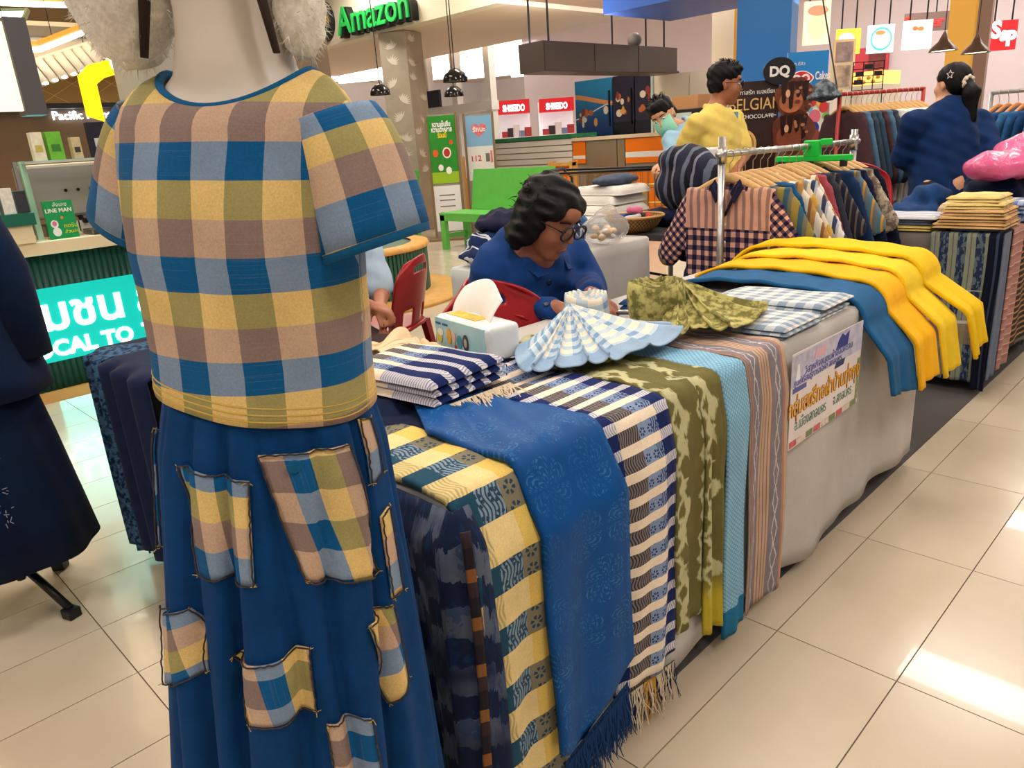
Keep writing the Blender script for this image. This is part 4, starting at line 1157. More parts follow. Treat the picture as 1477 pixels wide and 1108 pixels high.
# --- masked man leaning on a trolley
hc = at(957, 168, d=5.15)
JM = dict(HM=frame(hc, (.30, -.86, -.38), (-.40, .20, .85)), neck=at(984, 190, d=5.2), shR=at(968, 204, d=5.05), shL=at(1002, 196, d=5.42), elR=at(975, 226, d=4.95), wrR=at(958, 236, d=4.85), elL=at(1000, 232, d=5.25), wrL=at(985, 240, d=5.1), pelvis=at(1010, 262, d=5.5), curl=.9)
person('man in pale blue shirt and green face mask bending over the shopping trolley', JM, SKINL, fabric('sky_blue_shirt', (150, 188, 216), .08, 20), plain('navy_trousers', (30, 34, 52), .8), hair_man, False, 'short', .012, face=dict(mask=plain('mint_mask', (150, 220, 200), .7)))
# --- standing lady seen from behind
hc = at(1372, 122, d=4.70)
JL = dict(HM=frame(hc, (-.90, .42, .0), (.03, 0, 1)), neck=at(1362, 162, d=4.75), shR=at(1413, 176, d=4.80), shL=at(1316, 178, d=4.67), elR=at(1432, 222, d=4.67), wrR=at(1412, 262, d=4.60), elL=at(1303, 226, d=4.80), wrL=at(1322, 246, d=5.03), pelvis=at(1362, 268, d=4.75), curl=.5)
def hair_tail(t, HM, res):
    h = S(.025).ell((-.018, 0, .050), (.104, .084, .082), M=HM).ell((-.058, 0, .005), (.068, .080, .080), M=HM)
    h.sub((.112, 0, -.04), (.078, .085, .10), .012, HM); h.sub((.01, 0, -.12), (.10, .12, .065), .015, HM)
    h.disp = lambda x, y, z: .0018*np.sin(x*160+z*120); o = h.obj('hair', HAIR, t, res, smooth_it=2)
    tl = S(.02).cap((-.115, 0, .0), (-.150, 0, -.06), .032, .048, M=HM).cap((-.150, 0, -.06), (-.145, -.01, -.20), .048, .042, M=HM).cap((-.145, -.01, -.20), (-.135, -.02, -.34), .040, .012, M=HM)
    tl.disp = lambda x, y, z: .003*np.sin(x*130+y*120)*np.sin(z*30); tl.obj('ponytail', HAIR, o, res, smooth_it=1)
    G().tube([HM @ Vector((-.118+.008*math.sin(7*a), .034*math.cos(a), .004+.034*math.sin(a))) for a in [2*PI*i/28 for i in range(28)]], .013, 8, closed=True).obj('scrunchie', fabric('cream_scrunchie', (222, 206, 184)), o, True)
    st = []
    for i in range(10):
        r = .026 if i % 2 == 0 else .012; a = 2*PI*i/10+.3; st.append(HM @ Vector((-.066+r*math.cos(a), .094, .055+r*math.sin(a))))
    G().tube(st, .0022, 5, closed=True).obj('star_clip', plain('pearl_clip', (235, 232, 226), .3), o)
person('standing lady in dark blue top with black ponytail and star hair clip', JL, SKINL, fabric('deep_blue_cotton', (12, 44, 92), .2, 16), plain('dark_trousers', (26, 26, 34), .8), hair_tail, False, 'long', .012, build=1.22, shirt_len=.12, tw=.80)
# ------------------------------------------------------------------ things on the front table
def bundle(name, mat, label, roll_px, roll_r, roll_h, knot_px, hem_px, cat='scarf', pleats=9, R=1):
    """a scarf coiled into a roll whose free end fans out in pleats over the table"""
    c = at(*roll_px, z=ZT+.012+roll_h*.5); kn = at(*knot_px, z=ZT+.012+roll_h*.95); hem = [at(*p, z=ZT+.035) for p in hem_px]
    c = Vector((c.x, c.y, ZT+.024)); t = thing(name, label, cat, c); v = []; f = []; uv = []
    n, turns = 150, 4.2
    for j in range(9):
        w = j/8
        for i in range(n+1):
            a = 2*PI*turns*i/n; r = roll_r*(.16+.84*(i/n)**.8)*(1+.05*math.sin(a*3+w*3)+.10*math.sin(w*PI)); z = roll_h*w*(1+.12*(1-i/n))+.006*math.sin(a*2)*w
            v.append((r*math.cos(a), r*math.sin(a), z)); uv.append((i/n*1.2, w*roll_h*1.4))
    for j in range(8):
        for i in range(n): f.append((j*(n+1)+i, j*(n+1)+i+1, (j+1)*(n+1)+i+1, (j+1)*(n+1)+i))
    solid(obj('coiled_roll', mesh('coiled_roll', v, f, uv, True), mat, t), .005)
    m_ = len(hem)-1
    def fn(u, w):
        q = u*m_; i = min(int(q), m_-1); h = hem[i].lerp(hem[i+1], q-i); k0 = Vector((kn.x, kn.y, kn.z))
        p = k0.lerp(h, w); ph = (u+.022*math.sin(u*23)+.012*math.sin(u*51+1))*pleats*2*PI
        zz = (k0.z-ZT-.03)*(1-w)**1.7+.022*(.35+.65*w)*(.5+.5*math.sin(ph))*min(1, w*4)+(.010 if w > .02 else 0)
        side = (hem[-1]-hem[0]).normalized()
        p = p+side*.010*math.cos(ph)*w
        return (p.x-c.x, p.y-c.y, ZT+.036+zz-c.z), (u*.42, w*.40)
    sheet('pleated_fan', fn, 150, 34, mat, t, .003)
    return t
bundle('coiled_scarf', SKYCHK, 'sky blue and cream checked scarf coiled into a roll with pleated fan', (846, 458), .058, .105, (822, 446), [(752, 512), (744, 530), (752, 543), (775, 544), (808, 538), (838, 534), (868, 530), (900, 524), (945, 512), (986, 488), (955, 480), (905, 482)], pleats=9)
OLIVE3 = m_patchwork('olive_gold_print', (112, 108, 60), (188, 180, 112), 34)
bundle('coiled_scarf', OLIVE3, 'olive green patterned scarf coiled into a roll with pleated fan', (946, 442), .078, .115, (978, 408), [(958, 470), (962, 486), (985, 488), (1004, 480), (1030, 484), (1060, 480), (1098, 466), (1106, 450), (1060, 440)], pleats=7)
# folded stack of navy and cream check with fringe, beside the navy fold and the peach shawl
fs_ = folded('folded_scarf', NAVYC, -1.46, -1.16, .86, 1.10, ZT+.042, 3, 'navy and cream checked scarf folded in a pile with cream fringe', 'scarf', .017, seed=9, rot=.12)
fringe('fringe', thr('cream', (222, 206, 180)), [(-1.155, .90, .785), (-1.14, 1.09, .79)], .07, fs_, 90, .03, 11, (.9, -.25, -.35))
fringe('fringe', thr('navy', (18, 34, 84)), [(-1.16, .89, .78), (-1.15, 1.08, .785)], .06, fs_, 60, .03, 12, (.8, -.4, -.3))
folded('folded_cloth', NAVY, -1.575, -1.475, .95, 1.17, ZT+.010, 3, 'dark navy cloth folded behind the checked pile', 'folded cloth', .014, seed=5)
def heap(name, mat, label, cat, pts, res=.010, k=.03, disp=.004, fr=60, cuts=None, base=None):
    s = S(k)
    P = [p[0] for p in pts]; bx = sum(p[0] for p in P)/len(P); by = sum(p[1] for p in P)/len(P); bz = min(p[0][2]-p[1][2] for p in pts)
    for c, r in pts: s.ell((c[0]-bx, c[1]-by, c[2]-bz), r)
    ph = rnd.uniform(0, 6)
    s.disp = lambda x, y, z: disp*np.sin(x*fr+z*fr*.7+ph)*np.sin(y*fr*.9-z*fr*.5)+disp*.5*np.sin(x*fr*1.9+y*fr*1.3+z*fr)
    o = s.obj(name, mat, None, res, (bx, by, bz), smooth_it=2); return tag(o, label, cat)
def fn(u, w):
    y = 1.02+.26*w; x = -1.70+(.225-.09*max(0, min(1, (y-1.14)/.05)))*u
    z = ZT+.012+.085*math.exp(-((u-.25)**2)/.06-((w-.25)**2)/.10)+.018*math.sin(u*9+w*7)*math.sin(w*5)+.014*abs(math.sin(u*16+w*5))*(1-.4*u)
    z += .046*max(0, min(1, (x+1.60)/.02))*max(0, min(1, (1.19-y)/.02))
    if x < -1.605: z -= .9*(-1.605-x)
    else: z = max(z, ZT+.010)
    return (x, y, z), (u*.4, w*.4)
psh = sheet('shawl', fn, 60, 50, PEACH, None, .004); tag(psh, 'peach coloured shawl crumpled on the back of the table', 'shawl')
fringe('fringe', thr('navy', (18, 34, 84)), [(-1.43, 1.06, .775), (-1.42, 1.30, .775)], .03, psh, 26, .02, 13, (.9, -.1, -.2))
# tissue pack
a, b_, c_ = Vector((-1.538, 1.208, 0)), Vector((-1.293, 1.117, 0)), Vector((-1.284, 1.231, 0))
fwx = (b_-a).normalized(); tp = thing('tissue_pack', 'pale blue soft tissue pack with cartoon animals on the navy check scarf', 'tissue pack', (a.x, a.y, ZT+.036), -.16); Lx = .215
TISB = plain('tissue_wrap_blue', (168, 214, 226), .3, vary=.08, scale=12, coat=.3); TISW = plain('tissue_wrap_white', (226, 232, 236), .25, coat=.4)
s_ = S(.01).box((Lx/2+.02, .047, .045), (Lx/2+.02, .048, .045), .012); s_.disp = lambda x, y, z: .0015*np.sin(x*60)*np.sin(z*70); s_.obj('pack', TISW, tp, .006)
bevel_b = G().bb((.004, -.0035, .008), (Lx+.025, .001, .084)).obj('printed_side', TISB, tp, bevel=.0015)
MT = board_M((0, -.0045, 0), (1, 0, 0), (0, -1, 0))
for i, (x, z, r1, r2, col) in enumerate([(.025, .032, .013, .016, (226, 200, 60)), (.032, .046, .014, .010, (236, 232, 226)), (.075, .040, .011, .022, (232, 168, 46)), (.098, .042, .010, .016, (232, 196, 176)), (.125, .034, .012, .018, (84, 150, 170)), (.105, .018, .006, .006, (196, 60, 60)), (.155, .036, .013, .022, (70, 60, 60)), (.155, .036, .007, .012, (190, 180, 176))]):
    G().prism([(x+r1*math.cos(q*PI/8), z+r2*math.sin(q*PI/8)) for q in range(16)], .0002*i, .0002*i+.0006, MT).obj('animal_print', plain('print_%d' % i, col, .4), bevel_b)
for q in (.010, .045): G().prism(rectp(q, .066, q+.026, .072), 0, .0006, MT).obj('print_bar', plain('print_ink', (60, 90, 160), .4), bevel_b)
G().bb((.03, .02, .0885), (.17, .06, .0915)).obj('top_flap', plain('flap_yellow', (236, 190, 44), .4, vary=.35, scale=40), tp)
def fn(u, w):
    x = .01+.20*u; z = .075+.10*w*(.55+.45*math.sin(PI*(u*.8+.12))); y = .05+.02*math.sin(u*4)+.05*w*w*(1-.3*u)
    return (x+.02*w*(u-.3), y, z), (u, w)
sheet('tissue_sheet', fn, 20, 14, plain('tissue_paper', (240, 238, 234), .8, vary=.03, scale=20), tp, .0015)
# phone, pens, jeans piece by the woman's hand
ph_ = G().bb((-.075, -.038, 0), (.075, .038, .009)).obj('phone', plain('white_phone', (232, 238, 236), .2), None, loc=at(888, 470, z=ZT+.016), rot=(0, 0, .75), bevel=.006); tag(ph_, 'white phone lying by the pale blue coiled scarf', 'phone')
for i, (p, r_) in enumerate([((898, 449), .62), ((906, 452), .45)]):
    o = G().tube([(-.07, 0, 0), (.06, 0, 0)], .0045, 8).tube([(.06, 0, 0), (.072, 0, 0)], [.0045, .001], 8).obj('pen', [STEEL, plain('dark_pen', (50, 56, 70), .3)][i], None, True, at(*p, z=ZT+.010), (0, 0, r_)); tag(o, ['silver pen lying beside the white phone', 'dark pen lying beside the silver pen'][i], 'pen')
folded('folded_cloth', fabric('denim_blue', (28, 66, 112), .25, 40), -1.50, -1.34, 1.93, 2.13, ZT+.004, 2, 'denim blue cloth folded under the olive coiled scarf', 'folded cloth', .014, seed=15, rot=.3)
# ------------------------------------------------------------------ red plastic chairs
def chair_back_mesh(holes=False):
    v = []; f = []; nu, nv = 26, 22
    def P(u, w):
        half = .215-.05*max(0, (w-.45)/.55)**2.2; yy = half*(2*u-1); z = .44+.36*w-.035*(2*u-1)**2*w
        if w > .8: yy *= 1-.35*((w-.8)/.2)**2
        x = -.185-.075*w+.055*(2*u-1)**2
        return (x, yy, z)
    for j in range(nv+1):
        for i in range(nu+1): v.append(P(i/nu, j/nv))
    for j in range(nv):
        for i in range(nu):
            u, w = (i+.5)/nu, (j+.5)/nv
            if abs(u-.5) < .19 and .76 < w < .87: continue
            if not holes and ((abs(u-.30) < .10 and .03 < w < .26) or (abs(u-.70) < .10 and .03 < w < .26)): continue
            if holes and .25 < w < .68 and 3 < i < nu-4 and (i % 3 == 1) and (j % 3 == 1): continue
            f.append((j*(nu+1)+i, j*(nu+1)+i+1, (j+1)*(nu+1)+i+1, (j+1)*(nu+1)+i))
    return mesh('backrest', v, f, smooth=True)
CB, CBH = chair_back_mesh(), chair_back_mesh(True)
def plastic_chair(label, loc, rz, holes=False, dz=0):
    t = thing('plastic_chair', label, 'chair', (loc[0], loc[1], dz), rz)
    o = obj('backrest', CBH if holes else CB, REDP, t); solid(o, .012); subs(o, 1)
    rim = [CB.vertices[0].co]
    g = G().prism([(.20*math.copysign(abs(math.cos(a))**.5, math.cos(a)), .205*math.copysign(abs(math.sin(a))**.5, math.sin(a))) for a in [2*PI*i/40 for i in range(40)]], .425, .445)
    g.obj('seat', REDP, t, bevel=.008)
    for sx in (-1, 1):
        for sy in (-1, 1):
            lg = G(); v = []; th_ = .006
            for (z, e, w) in ((.43, .165, .030), (0, .225, .020)):
                cx_, cy_ = sx*e*.95, sy*e
                v += [(cx_+sx*w, cy_+sy*w, z), (cx_-sx*w, cy_+sy*w, z), (cx_-sx*w, cy_+sy*(w-th_), z), (cx_+sx*(w-th_), cy_+sy*(w-th_), z), (cx_+sx*(w-th_), cy_-sy*w, z), (cx_+sx*w, cy_-sy*w, z)]
            lg.add(v, [(0, 1, 2, 3), (0, 3, 4, 5), (9, 8, 7, 6), (11, 10, 9, 6)]+[(q, 6+q, 6+(q+1) % 6, (q+1) % 6) for q in range(6)]); lg.obj('leg', REDP, t)
    return t
ch = Vector((-1.60, 1.635))
plastic_chair('lower red plastic chair of the stacked pair beside the seated woman', (-1.475, 1.495), math.radians(-12), dz=.0)
plastic_chair('upper red plastic chair of the stacked pair with slotted backrest', (-1.475, 1.495), math.radians(-12), dz=.095)
plastic_chair('red plastic chair the seated woman with glasses sits on', (-1.99, 2.0), math.radians(2))
cq = at(562, 402, d=3.92)
plastic_chair('red plastic chair in front of the round green counter', (cq.x+.06, cq.y-.12), math.radians(-150))
plastic_chair('red plastic chair under the person in pale blue', (JB['pelvis'].x, JB['pelvis'].y), math.radians(-28))
cq = at(1280, 262, d=4.35)
plastic_chair('red plastic chair with perforated back beside the standing lady', (-1.765, 4.75), math.radians(-50), holes=True, dz=.23)
o = G().bb((-.22, -.22, 0), (.22, .22, .23)).obj('plastic_step', plain('grey_step', (120, 120, 124), .6), None, loc=(-1.765, 4.75, 0), rot=(0, 0, math.radians(-50)), bevel=.01); tag(o, 'low grey platform under the perforated red chair', 'platform')
# ------------------------------------------------------------------ back table with its heaps
bt = thing('folding_table', 'back table under a grey cloth loaded with heaps of fabric', 'table', (-2.76, 3.10, 0))
G().bb((-.30, -.33, .715), (.30, .33, .742)).obj('tabletop', WHITEP, bt)
for sx in (-1, 1):
    for sy in (-1, 1): G().tube([(sx*.26, sy*.29, 0), (sx*.26, sy*.29, .715)], .014).obj('leg', STEEL, bt)
o = table_skirt('tablecloth', GREYC, -3.08, -2.42, 2.74, 3.46, .75, .05, .012, 21, flare=.01); tag(o, 'pale grey cloth over the back table under heaps of fabric', 'tablecloth')
nb = thing('narrow_table', 'narrow side table under the dark navy patterned cloth', 'table', (-2.58, 2.49, 0))
G().bb((-.13, -.22, .715), (.13, .22, .745)).obj('tabletop', WHITEP, nb)
for sx in (-1, 1):
    for sy in (-1, 1): G().tube([(sx*.11, sy*.19, 0), (sx*.11, sy*.19, .715)], .012).obj('leg', STEEL, nb)
o = table_skirt('tablecloth', fabric('sage_white', (206, 214, 210), .05, 6), -2.73, -2.43, 2.25, 2.72, .75, .08, .008, 22, n=100, flare=.0); tag(o, 'pale sage cloth around the narrow side table', 'tablecloth')
def m_zig():
    b = cloth_b('navy_white_lattice'); x, y, z = b.uv('Object'); n = (b.noise(14, 2)-.5)*.05
    d = ((((y+z*.6+n)/.075).fr()-.5).abs()-.0).lt(.07).mx((((y-z*.6+n)/.075).fr()-.5).abs().lt(.07))
    return finish(b, b.mix(d*.9, (20, 40, 84), (208, 212, 222)))
ZIG = m_zig(); DENIM = m_patchwork('faded_indigo', (44, 84, 134), (84, 124, 170), 30)
p = lambda x, y, d: at(x, y, d=d)
heap('lattice_bundle', ZIG, 'navy bundle with white lattice lines on the back table', 'cloth bundle', [((-2.52, 2.80, .86), (.11, .10, .11)), ((-2.52, 2.86, .83), (.11, .11, .08))], disp=.006, fr=40)
heap('indigo_bundle', DENIM, 'faded indigo cloth bundle beside the white lattice bundle', 'cloth bundle', [((-2.78, 2.98, .86), (.16, .16, .11)), ((-2.76, 3.12, .84), (.14, .14, .09))], disp=.006, fr=40)
heap('patterned_pile', ZIG, 'dark navy patterned cloth slumped over the table corner', 'cloth', [((-2.58, 2.40, .80), (.15, .15, .048)), ((-2.51, 2.34, .80), (.10, .09, .046)), ((-2.60, 2.42, .86), (.12, .11, .045))], disp=.008, fr=40)
o = sheet('hanging_cloth', lambda u, w: ((-2.395+.012*math.sin(u*14+w*5), 2.225+.10*u+.02*w, .77-.55*w), (u, w)), 14, 24, fabric('black_navy', (16, 20, 36)), None, .005); tag(o, 'blackish navy cloth hanging off the back table corner', 'cloth')
heap('pink_dotted_cloth', m_check2('pink_navy_gingham_small', (226, 170, 150), (70, 60, 80), (24, 26, 56), .02, .02), 'pink and navy gingham cloth on top of the dark patterned pile', 'cloth', [((-2.60, 2.48, .93), (.12, .11, .04)), ((-2.62, 2.54, .95), (.10, .10, .045))], disp=.008, fr=50)
WHST = [WHITEC]*4
for i in range(4):
    folded('folded_white_cloth', WHITEC, -3.38+.02*i, -2.96+.02*(i % 2), 3.78+.03*i, 4.20, .752+.058*i, 1, ['thick white cloth folded at the bottom of the white pile', 'thick white cloth second from the bottom of the white pile', 'thick white cloth second from the top of the white pile', 'thick white cloth at the top of the white pile'][i], 'folded cloth', .056, seed=30+i)
# clear bag of scraps
BAGM = MB('clear_plastic_film', .12, .5); BAGM.color((245, 246, 248)).set(Transmission_Weight=.75, IOR=1.05, Alpha=.6)
bagt = thing('plastic_bag', 'clear plastic bag of cotton scraps at the edge of the back table', 'bag', (-2.47, 3.12, .755))
s_ = S(.03).ell((0, 0, .07), (.12, .13, .07)).ell((.0, .02, .11), (.09, .09, .055)).ell((.0, .03, .165), (.035, .05, .03))
s_.disp = lambda x, y, z: .006*np.sin(x*55+z*60)*np.sin(y*60-z*40); s_.obj('bag_film', BAGM.m, bagt, .010, smooth_it=1)
R = random.Random(8)
for i in range(14):
    q = (R.uniform(-.05, .05), R.uniform(-.06, .06), .03+R.uniform(0, .05)); G().ell(q, (.022, .018, .014), 8, 6).obj('cotton_scrap', [WHITEC, PEACH, fabric('tan_scrap', (196, 164, 120))][i % 3], bagt, True)
# basket with odds and ends
bk = thing('bamboo_basket', 'shallow woven bamboo basket holding small cloth pieces', 'basket', (-2.62, 3.58, .755))
BAM = MB('woven_bamboo', .55, .3); x, y, z = BAM.uv('Object'); f = (((z/.012).fl()+((y.at2(x))*14).fl())/2).fr().gt(.25); BAM.color(BAM.vary(BAM.mix(f, (170, 128, 66), (96, 66, 34)), .2, 40)); BAM.bump(f, .5, .004); BAM = BAM.m
G().lathe([(.10, 0), (.135, .03), (.165, .075), (.172, .085), (.165, .085), (.13, .033), (.095, .006)], 40, cap=True).obj('bowl', BAM, bk, True)
G().tube([(.169*math.cos(a), .169*math.sin(a), .086) for a in [2*PI*i/48 for i in range(48)]], .008, 8, closed=True).obj('rim', plain('bamboo_rim', (188, 144, 80), .5), bk, True)
for i, (x, y, c) in enumerate([(-.05, -.03, (30, 78, 140)), (.03, -.05, (196, 196, 200)), (.06, .03, (180, 60, 50)), (-.02, .06, (70, 76, 96)), (.0, .0, (224, 120, 160))]):
    s_ = S(.02).cap((-.04, 0, 0), (.04, .01, .01), .022, .018); s_.disp = lambda x, y, z: .003*np.sin(x*90)*np.sin(y*90)
    o = s_.obj('cloth_roll', fabric('roll_%d' % i, c), None, .008, (-2.62+x*1.35, 3.58+y*1.35, .755+.075+(.038 if i == 4 else 0)), (0, 0, i*1.1)); tag(o, ['blue', 'pale grey', 'red', 'slate', 'pink'][i]+' cloth piece rolled in the bamboo basket', 'cloth roll')
# small wooden stand under the basket end: a crate the basket, bags and pile rest on
ct = thing('folding_table', 'far table behind the clothes rack under dark piles', 'table', (-2.86, 4.0, 0))
G().bb((-.57, -.50, .715), (.57, .40, .75)).obj('tabletop', plain('dark_top', (60, 56, 58), .6), ct)
for sx in (-1, 1):
    for sy in (-1, 1): G().tube([(sx*.50, -.07+sy*.37, 0), (sx*.50, -.07+sy*.37, .715)], .014).obj('leg', STEEL, ct)
BLKST = m_stripes('charcoal_stripes', [(2, (38, 40, 58)), (1, (96, 104, 124)), (1.4, (30, 30, 42)), (.6, (120, 126, 140))], .12, 0, 'Object', .01)
heap('striped_pile', BLKST, 'charcoal and grey striped cloth heaped on the far table', 'cloth', [((-2.50, 3.94, .98), (.20, .17, .15)), ((-2.42, 3.92, 1.02), (.16, .15, .15)), ((-2.52, 3.95, 1.12), (.16, .15, .09))], disp=.008, fr=30)
heap('navy_pile', NAVY, 'navy cloth heaped under the charcoal striped pile', 'cloth', [((-2.60, 3.94, .80), (.20, .165, .052)), ((-2.46, 3.95, .80), (.16, .15, .050))], disp=.008, fr=40)
heap('denim_roll', fabric('slate_denim', (74, 84, 104)), 'slate grey cloth roll on the white pile', 'cloth roll', [((-3.10, 4.0, 1.012), (.10, .16, .035)), ((-3.06, 4.08, 1.015), (.09, .10, .03))], disp=.004)
wb = at(1014, 240, d=4.25)
o = G().bb((-.11, -.09, 0), (.11, .09, wb.z+.09-.75)).obj('white_box', plain('white_card', (232, 230, 228), .6), None, loc=(-2.575, 4.22, .75), rot=(0, 0, 0), bevel=.01); tag(o, 'plain white box standing behind the striped cloth pile', 'box')
# ------------------------------------------------------------------ clothes rack with wooden hangers
RA, RB, RZ = Vector((-1.712, 2.97, 1.183)), Vector((-1.51, 3.85, 1.183)), 1.183
rk = thing('clothes_rack', 'galvanised pipe clothes rack behind the yellow cotton lengths', 'clothes rack', ((RA.x+RB.x)/2, (RA.y+RB.y)/2, 0)); off = -Vector(((RA.x+RB.x)/2, (RA.y+RB.y)/2, 0))
G().tube([RA-(RB-RA)*.03+off, RB+(RB-RA)*.04+off], .013, 12).obj('top_bar', CHROME, rk, True)
for q, zt in ((RA, 1.255), (RB, 1.24)):
    pq = q+off; G().tube([(pq.x, pq.y, .03), (pq.x, pq.y, zt)], .0155, 12).obj('upright', CHROME, rk, True)
    G().box((pq.x, pq.y, .02), (.25, .02, .018), math.atan2((RB-RA).y, (RB-RA).x)+PI/2).obj('foot_bar', CHROME, rk)
for q in (RA, RB):
    G().tube([(q.x+off.x, q.y+off.y, 1.145), (q.x+off.x, q.y+off.y, 1.215)], .021, 12).obj('clamp', STEEL, rk, True)
def hanger_meshes():
    body = G().tube([(x, 0, -.083-.085*(abs(x)/.21)**1.35-.0*x) for x in [-.192+.384*i/24 for i in range(25)]], [.0065+.0105*(1-abs(2*i/24-1))**.6 for i in range(25)], 8, ry=1.15).me('hanger_body', True)
    hook = G().tube([(0, 0, -.075), (0, 0, -.03), (.012, 0, -.018), (.020, 0, .0), (.014, 0, .016), (0, 0, .021), (-.015, 0, .014), (-.019, 0, .002)], .0019, 6).me('hook', True)
    return body, hook
HB, HK = hanger_meshes()
def shirt_mesh(w=.20, L=.62, sl=.20, thick=.030, lng=False, seed=0):
    s = S(.02); fl = (1, 3.2, 1); thick *= .48
    s.cap((-.05, 0, -.115), (-w, 0, -.185), .028, .026, fl=(1, 1.5, 1)).cap((.05, 0, -.115), (w, 0, -.185), .028, .026, fl=(1, 1.5, 1))
    s.box((0, 0, -.11-L/2), (w, thick, L/2), .013)
    for sx in (-1, 1):
        e = (sx*(w+sl*.42), 0, -.185-sl*(1.6 if lng else .95)); s.cap((sx*(w-.02), 0, -.20), e, .055, .060, fl=fl)
    s.cap((-.045, 0, -.095), (.045, 0, -.095), .022)
    s.sub((0, -.026, -.088), (.045, .03, .05), .01)
    R = random.Random(seed); p1, p2 = R.uniform(0, 6), R.uniform(0, 6)
    s.disp = lambda x, y, z: .004*np.sin(x*34+p1+z*3)*np.clip((-z-.2)*3, 0, 1)*np.sign(y+1e-6)*-.6+.002*np.sin(x*60+z*22+p2)
    return s.me('garment', .012)
SHM = [shirt_mesh(.20, .62, .20, .030, False, 1), shirt_mesh(.20, .66, .22, .034, True, 2), shirt_mesh(.19, .58, .18, .026, False, 3), shirt_mesh(.235, .62, .22, .028, False, 5)]
_SH = [shirt_mesh(.20, .62, .20, .030, False, 1), shirt_mesh(.20, .66, .22, .034, True, 2), shirt_mesh(.19, .58, .18, .026, False, 3)]
def hang(pos, rz, mat, label, k=0, hanger_mat=WOOD, hanger=True, group_h='wooden hangers on the pipe rack', hl='pale wooden coat hanger hooked on the pipe rack', scale=1.0, name='shirt', cat='shirt', grp=None):
    if hanger:
        hl_ = 'wooden coat hanger holding the '+label.split(' shirt')[0]+' shirt' if (' shirt' in label and not grp) else hl
        h = thing('coat_hanger', hl_, 'hanger', pos, rz, group_h); h.scale = (scale,)*3
        obj('hanger_body', HB, hanger_mat, h); obj('hook', HK, STEEL, h)
    o = obj(name, SHM[k], mat, None, (pos[0], pos[1], pos[2]-.008), (0, 0, rz), (scale,)*3); md = o.modifiers.new('smooth', 'SMOOTH'); md.iterations = 2
    return tag(o, label, cat, grp)
def m_pinkshirt():
    b = cloth_b('pink_stripe_gingham'); x, y, z = b.uv('Object')
    st = b.mix((x/.034).fr().lt(.42), (216, 164, 144), (150, 118, 112))
    def ging(u, v, c=.020):
        a = (u/c/2).fr().lt(.5); r = (v/c/2).fr().lt(.5); return b.mix(a, b.mix(r, (226, 172, 148), (108, 82, 96)), b.mix(r, (92, 70, 90), (22, 22, 52)))
    g1 = ging(x, z); g2 = ging(x+z, x-z)
    col = b.mix(z.lt(-.27), st, g1); col = b.mix(x.abs().gt(.19), col, g2); col = b.mix(z.gt(-.125)*x.abs().lt(.09), col, g1)
    return finish(b, col, amt=.1)
rdir = (RB-RA).normalized(); rang = math.atan2(rdir.y, rdir.x)-PI/2
def stripe_obj(n, cols, per, ax=0): return m_stripes(n, cols, per, ax, 'Object')
RACK = [(.10, m_pinkshirt(), 'pink shirt with striped yoke and navy gingham body, first on the rack', 0),
        (.175, m_check2('navy_pink_gingham', (226, 172, 148), (92, 70, 90), (22, 22, 52), .03, .03), 'navy and pink gingham shirt hanging behind the striped-yoke shirt', 0),
        (.215, BLUEP, 'plain mid blue shirt hanging between gingham and brown checked shirts', 1),
        (.25, stripe_obj('brown_white_check', [(1, (196, 146, 86)), (1.4, (236, 224, 204)), (.6, (150, 104, 60))], .06), 'brown and white striped shirt hanging behind the plain blue one', 0),
        (.30, stripe_obj('ochre_grey', [(1, (206, 164, 70)), (1, (150, 150, 140)), (1, (226, 214, 190))], .07), 'ochre and grey striped shirt on the pipe rack', 2),
        (.35, stripe_obj('white_navy_check', [(1.5, (232, 230, 226)), (1, (60, 72, 110)), (.6, (190, 196, 206))], .05), 'white shirt with navy check on the pipe rack', 0),
        (.40, stripe_obj('tan_white', [(1, (190, 138, 84)), (1, (238, 230, 214))], .045), 'tan and white banded shirt on the pipe rack', 2),
        (.45, fabric('dusty_rose', (166, 76, 88)), 'dusty rose red shirt on the pipe rack', 1),
        (.51, fabric('charcoal_cloth', (52, 56, 70)), 'charcoal grey shirt behind the dusty rose one', 1),
        (.57, stripe_obj('dark_print', [(1, (40, 42, 56)), (.4, (110, 100, 90))], .03), 'dark striped shirt behind the charcoal one', 0),
        (.66, fabric('navy_b', (28, 52, 92)), 'navy blue shirt under the green clip on the rack', 1),
        (.73, stripe_obj('blue_ochre', [(1, (90, 130, 150)), (.5, (214, 160, 60)), (1, (120, 126, 130))], .05), 'grey blue and ochre striped shirt near the rack end', 0),
        (.81, fabric('ink_navy', (20, 30, 62)), 'ink navy shirt near the far rack upright', 1),
        (.88, m_patchwork('beige_print', (196, 182, 160), (120, 104, 90), 40), 'beige patterned shirt near the far rack upright', 0),
        (.94, fabric('ink_navy2', (16, 24, 48)), 'blackish navy shirt last on the pipe rack', 1)]
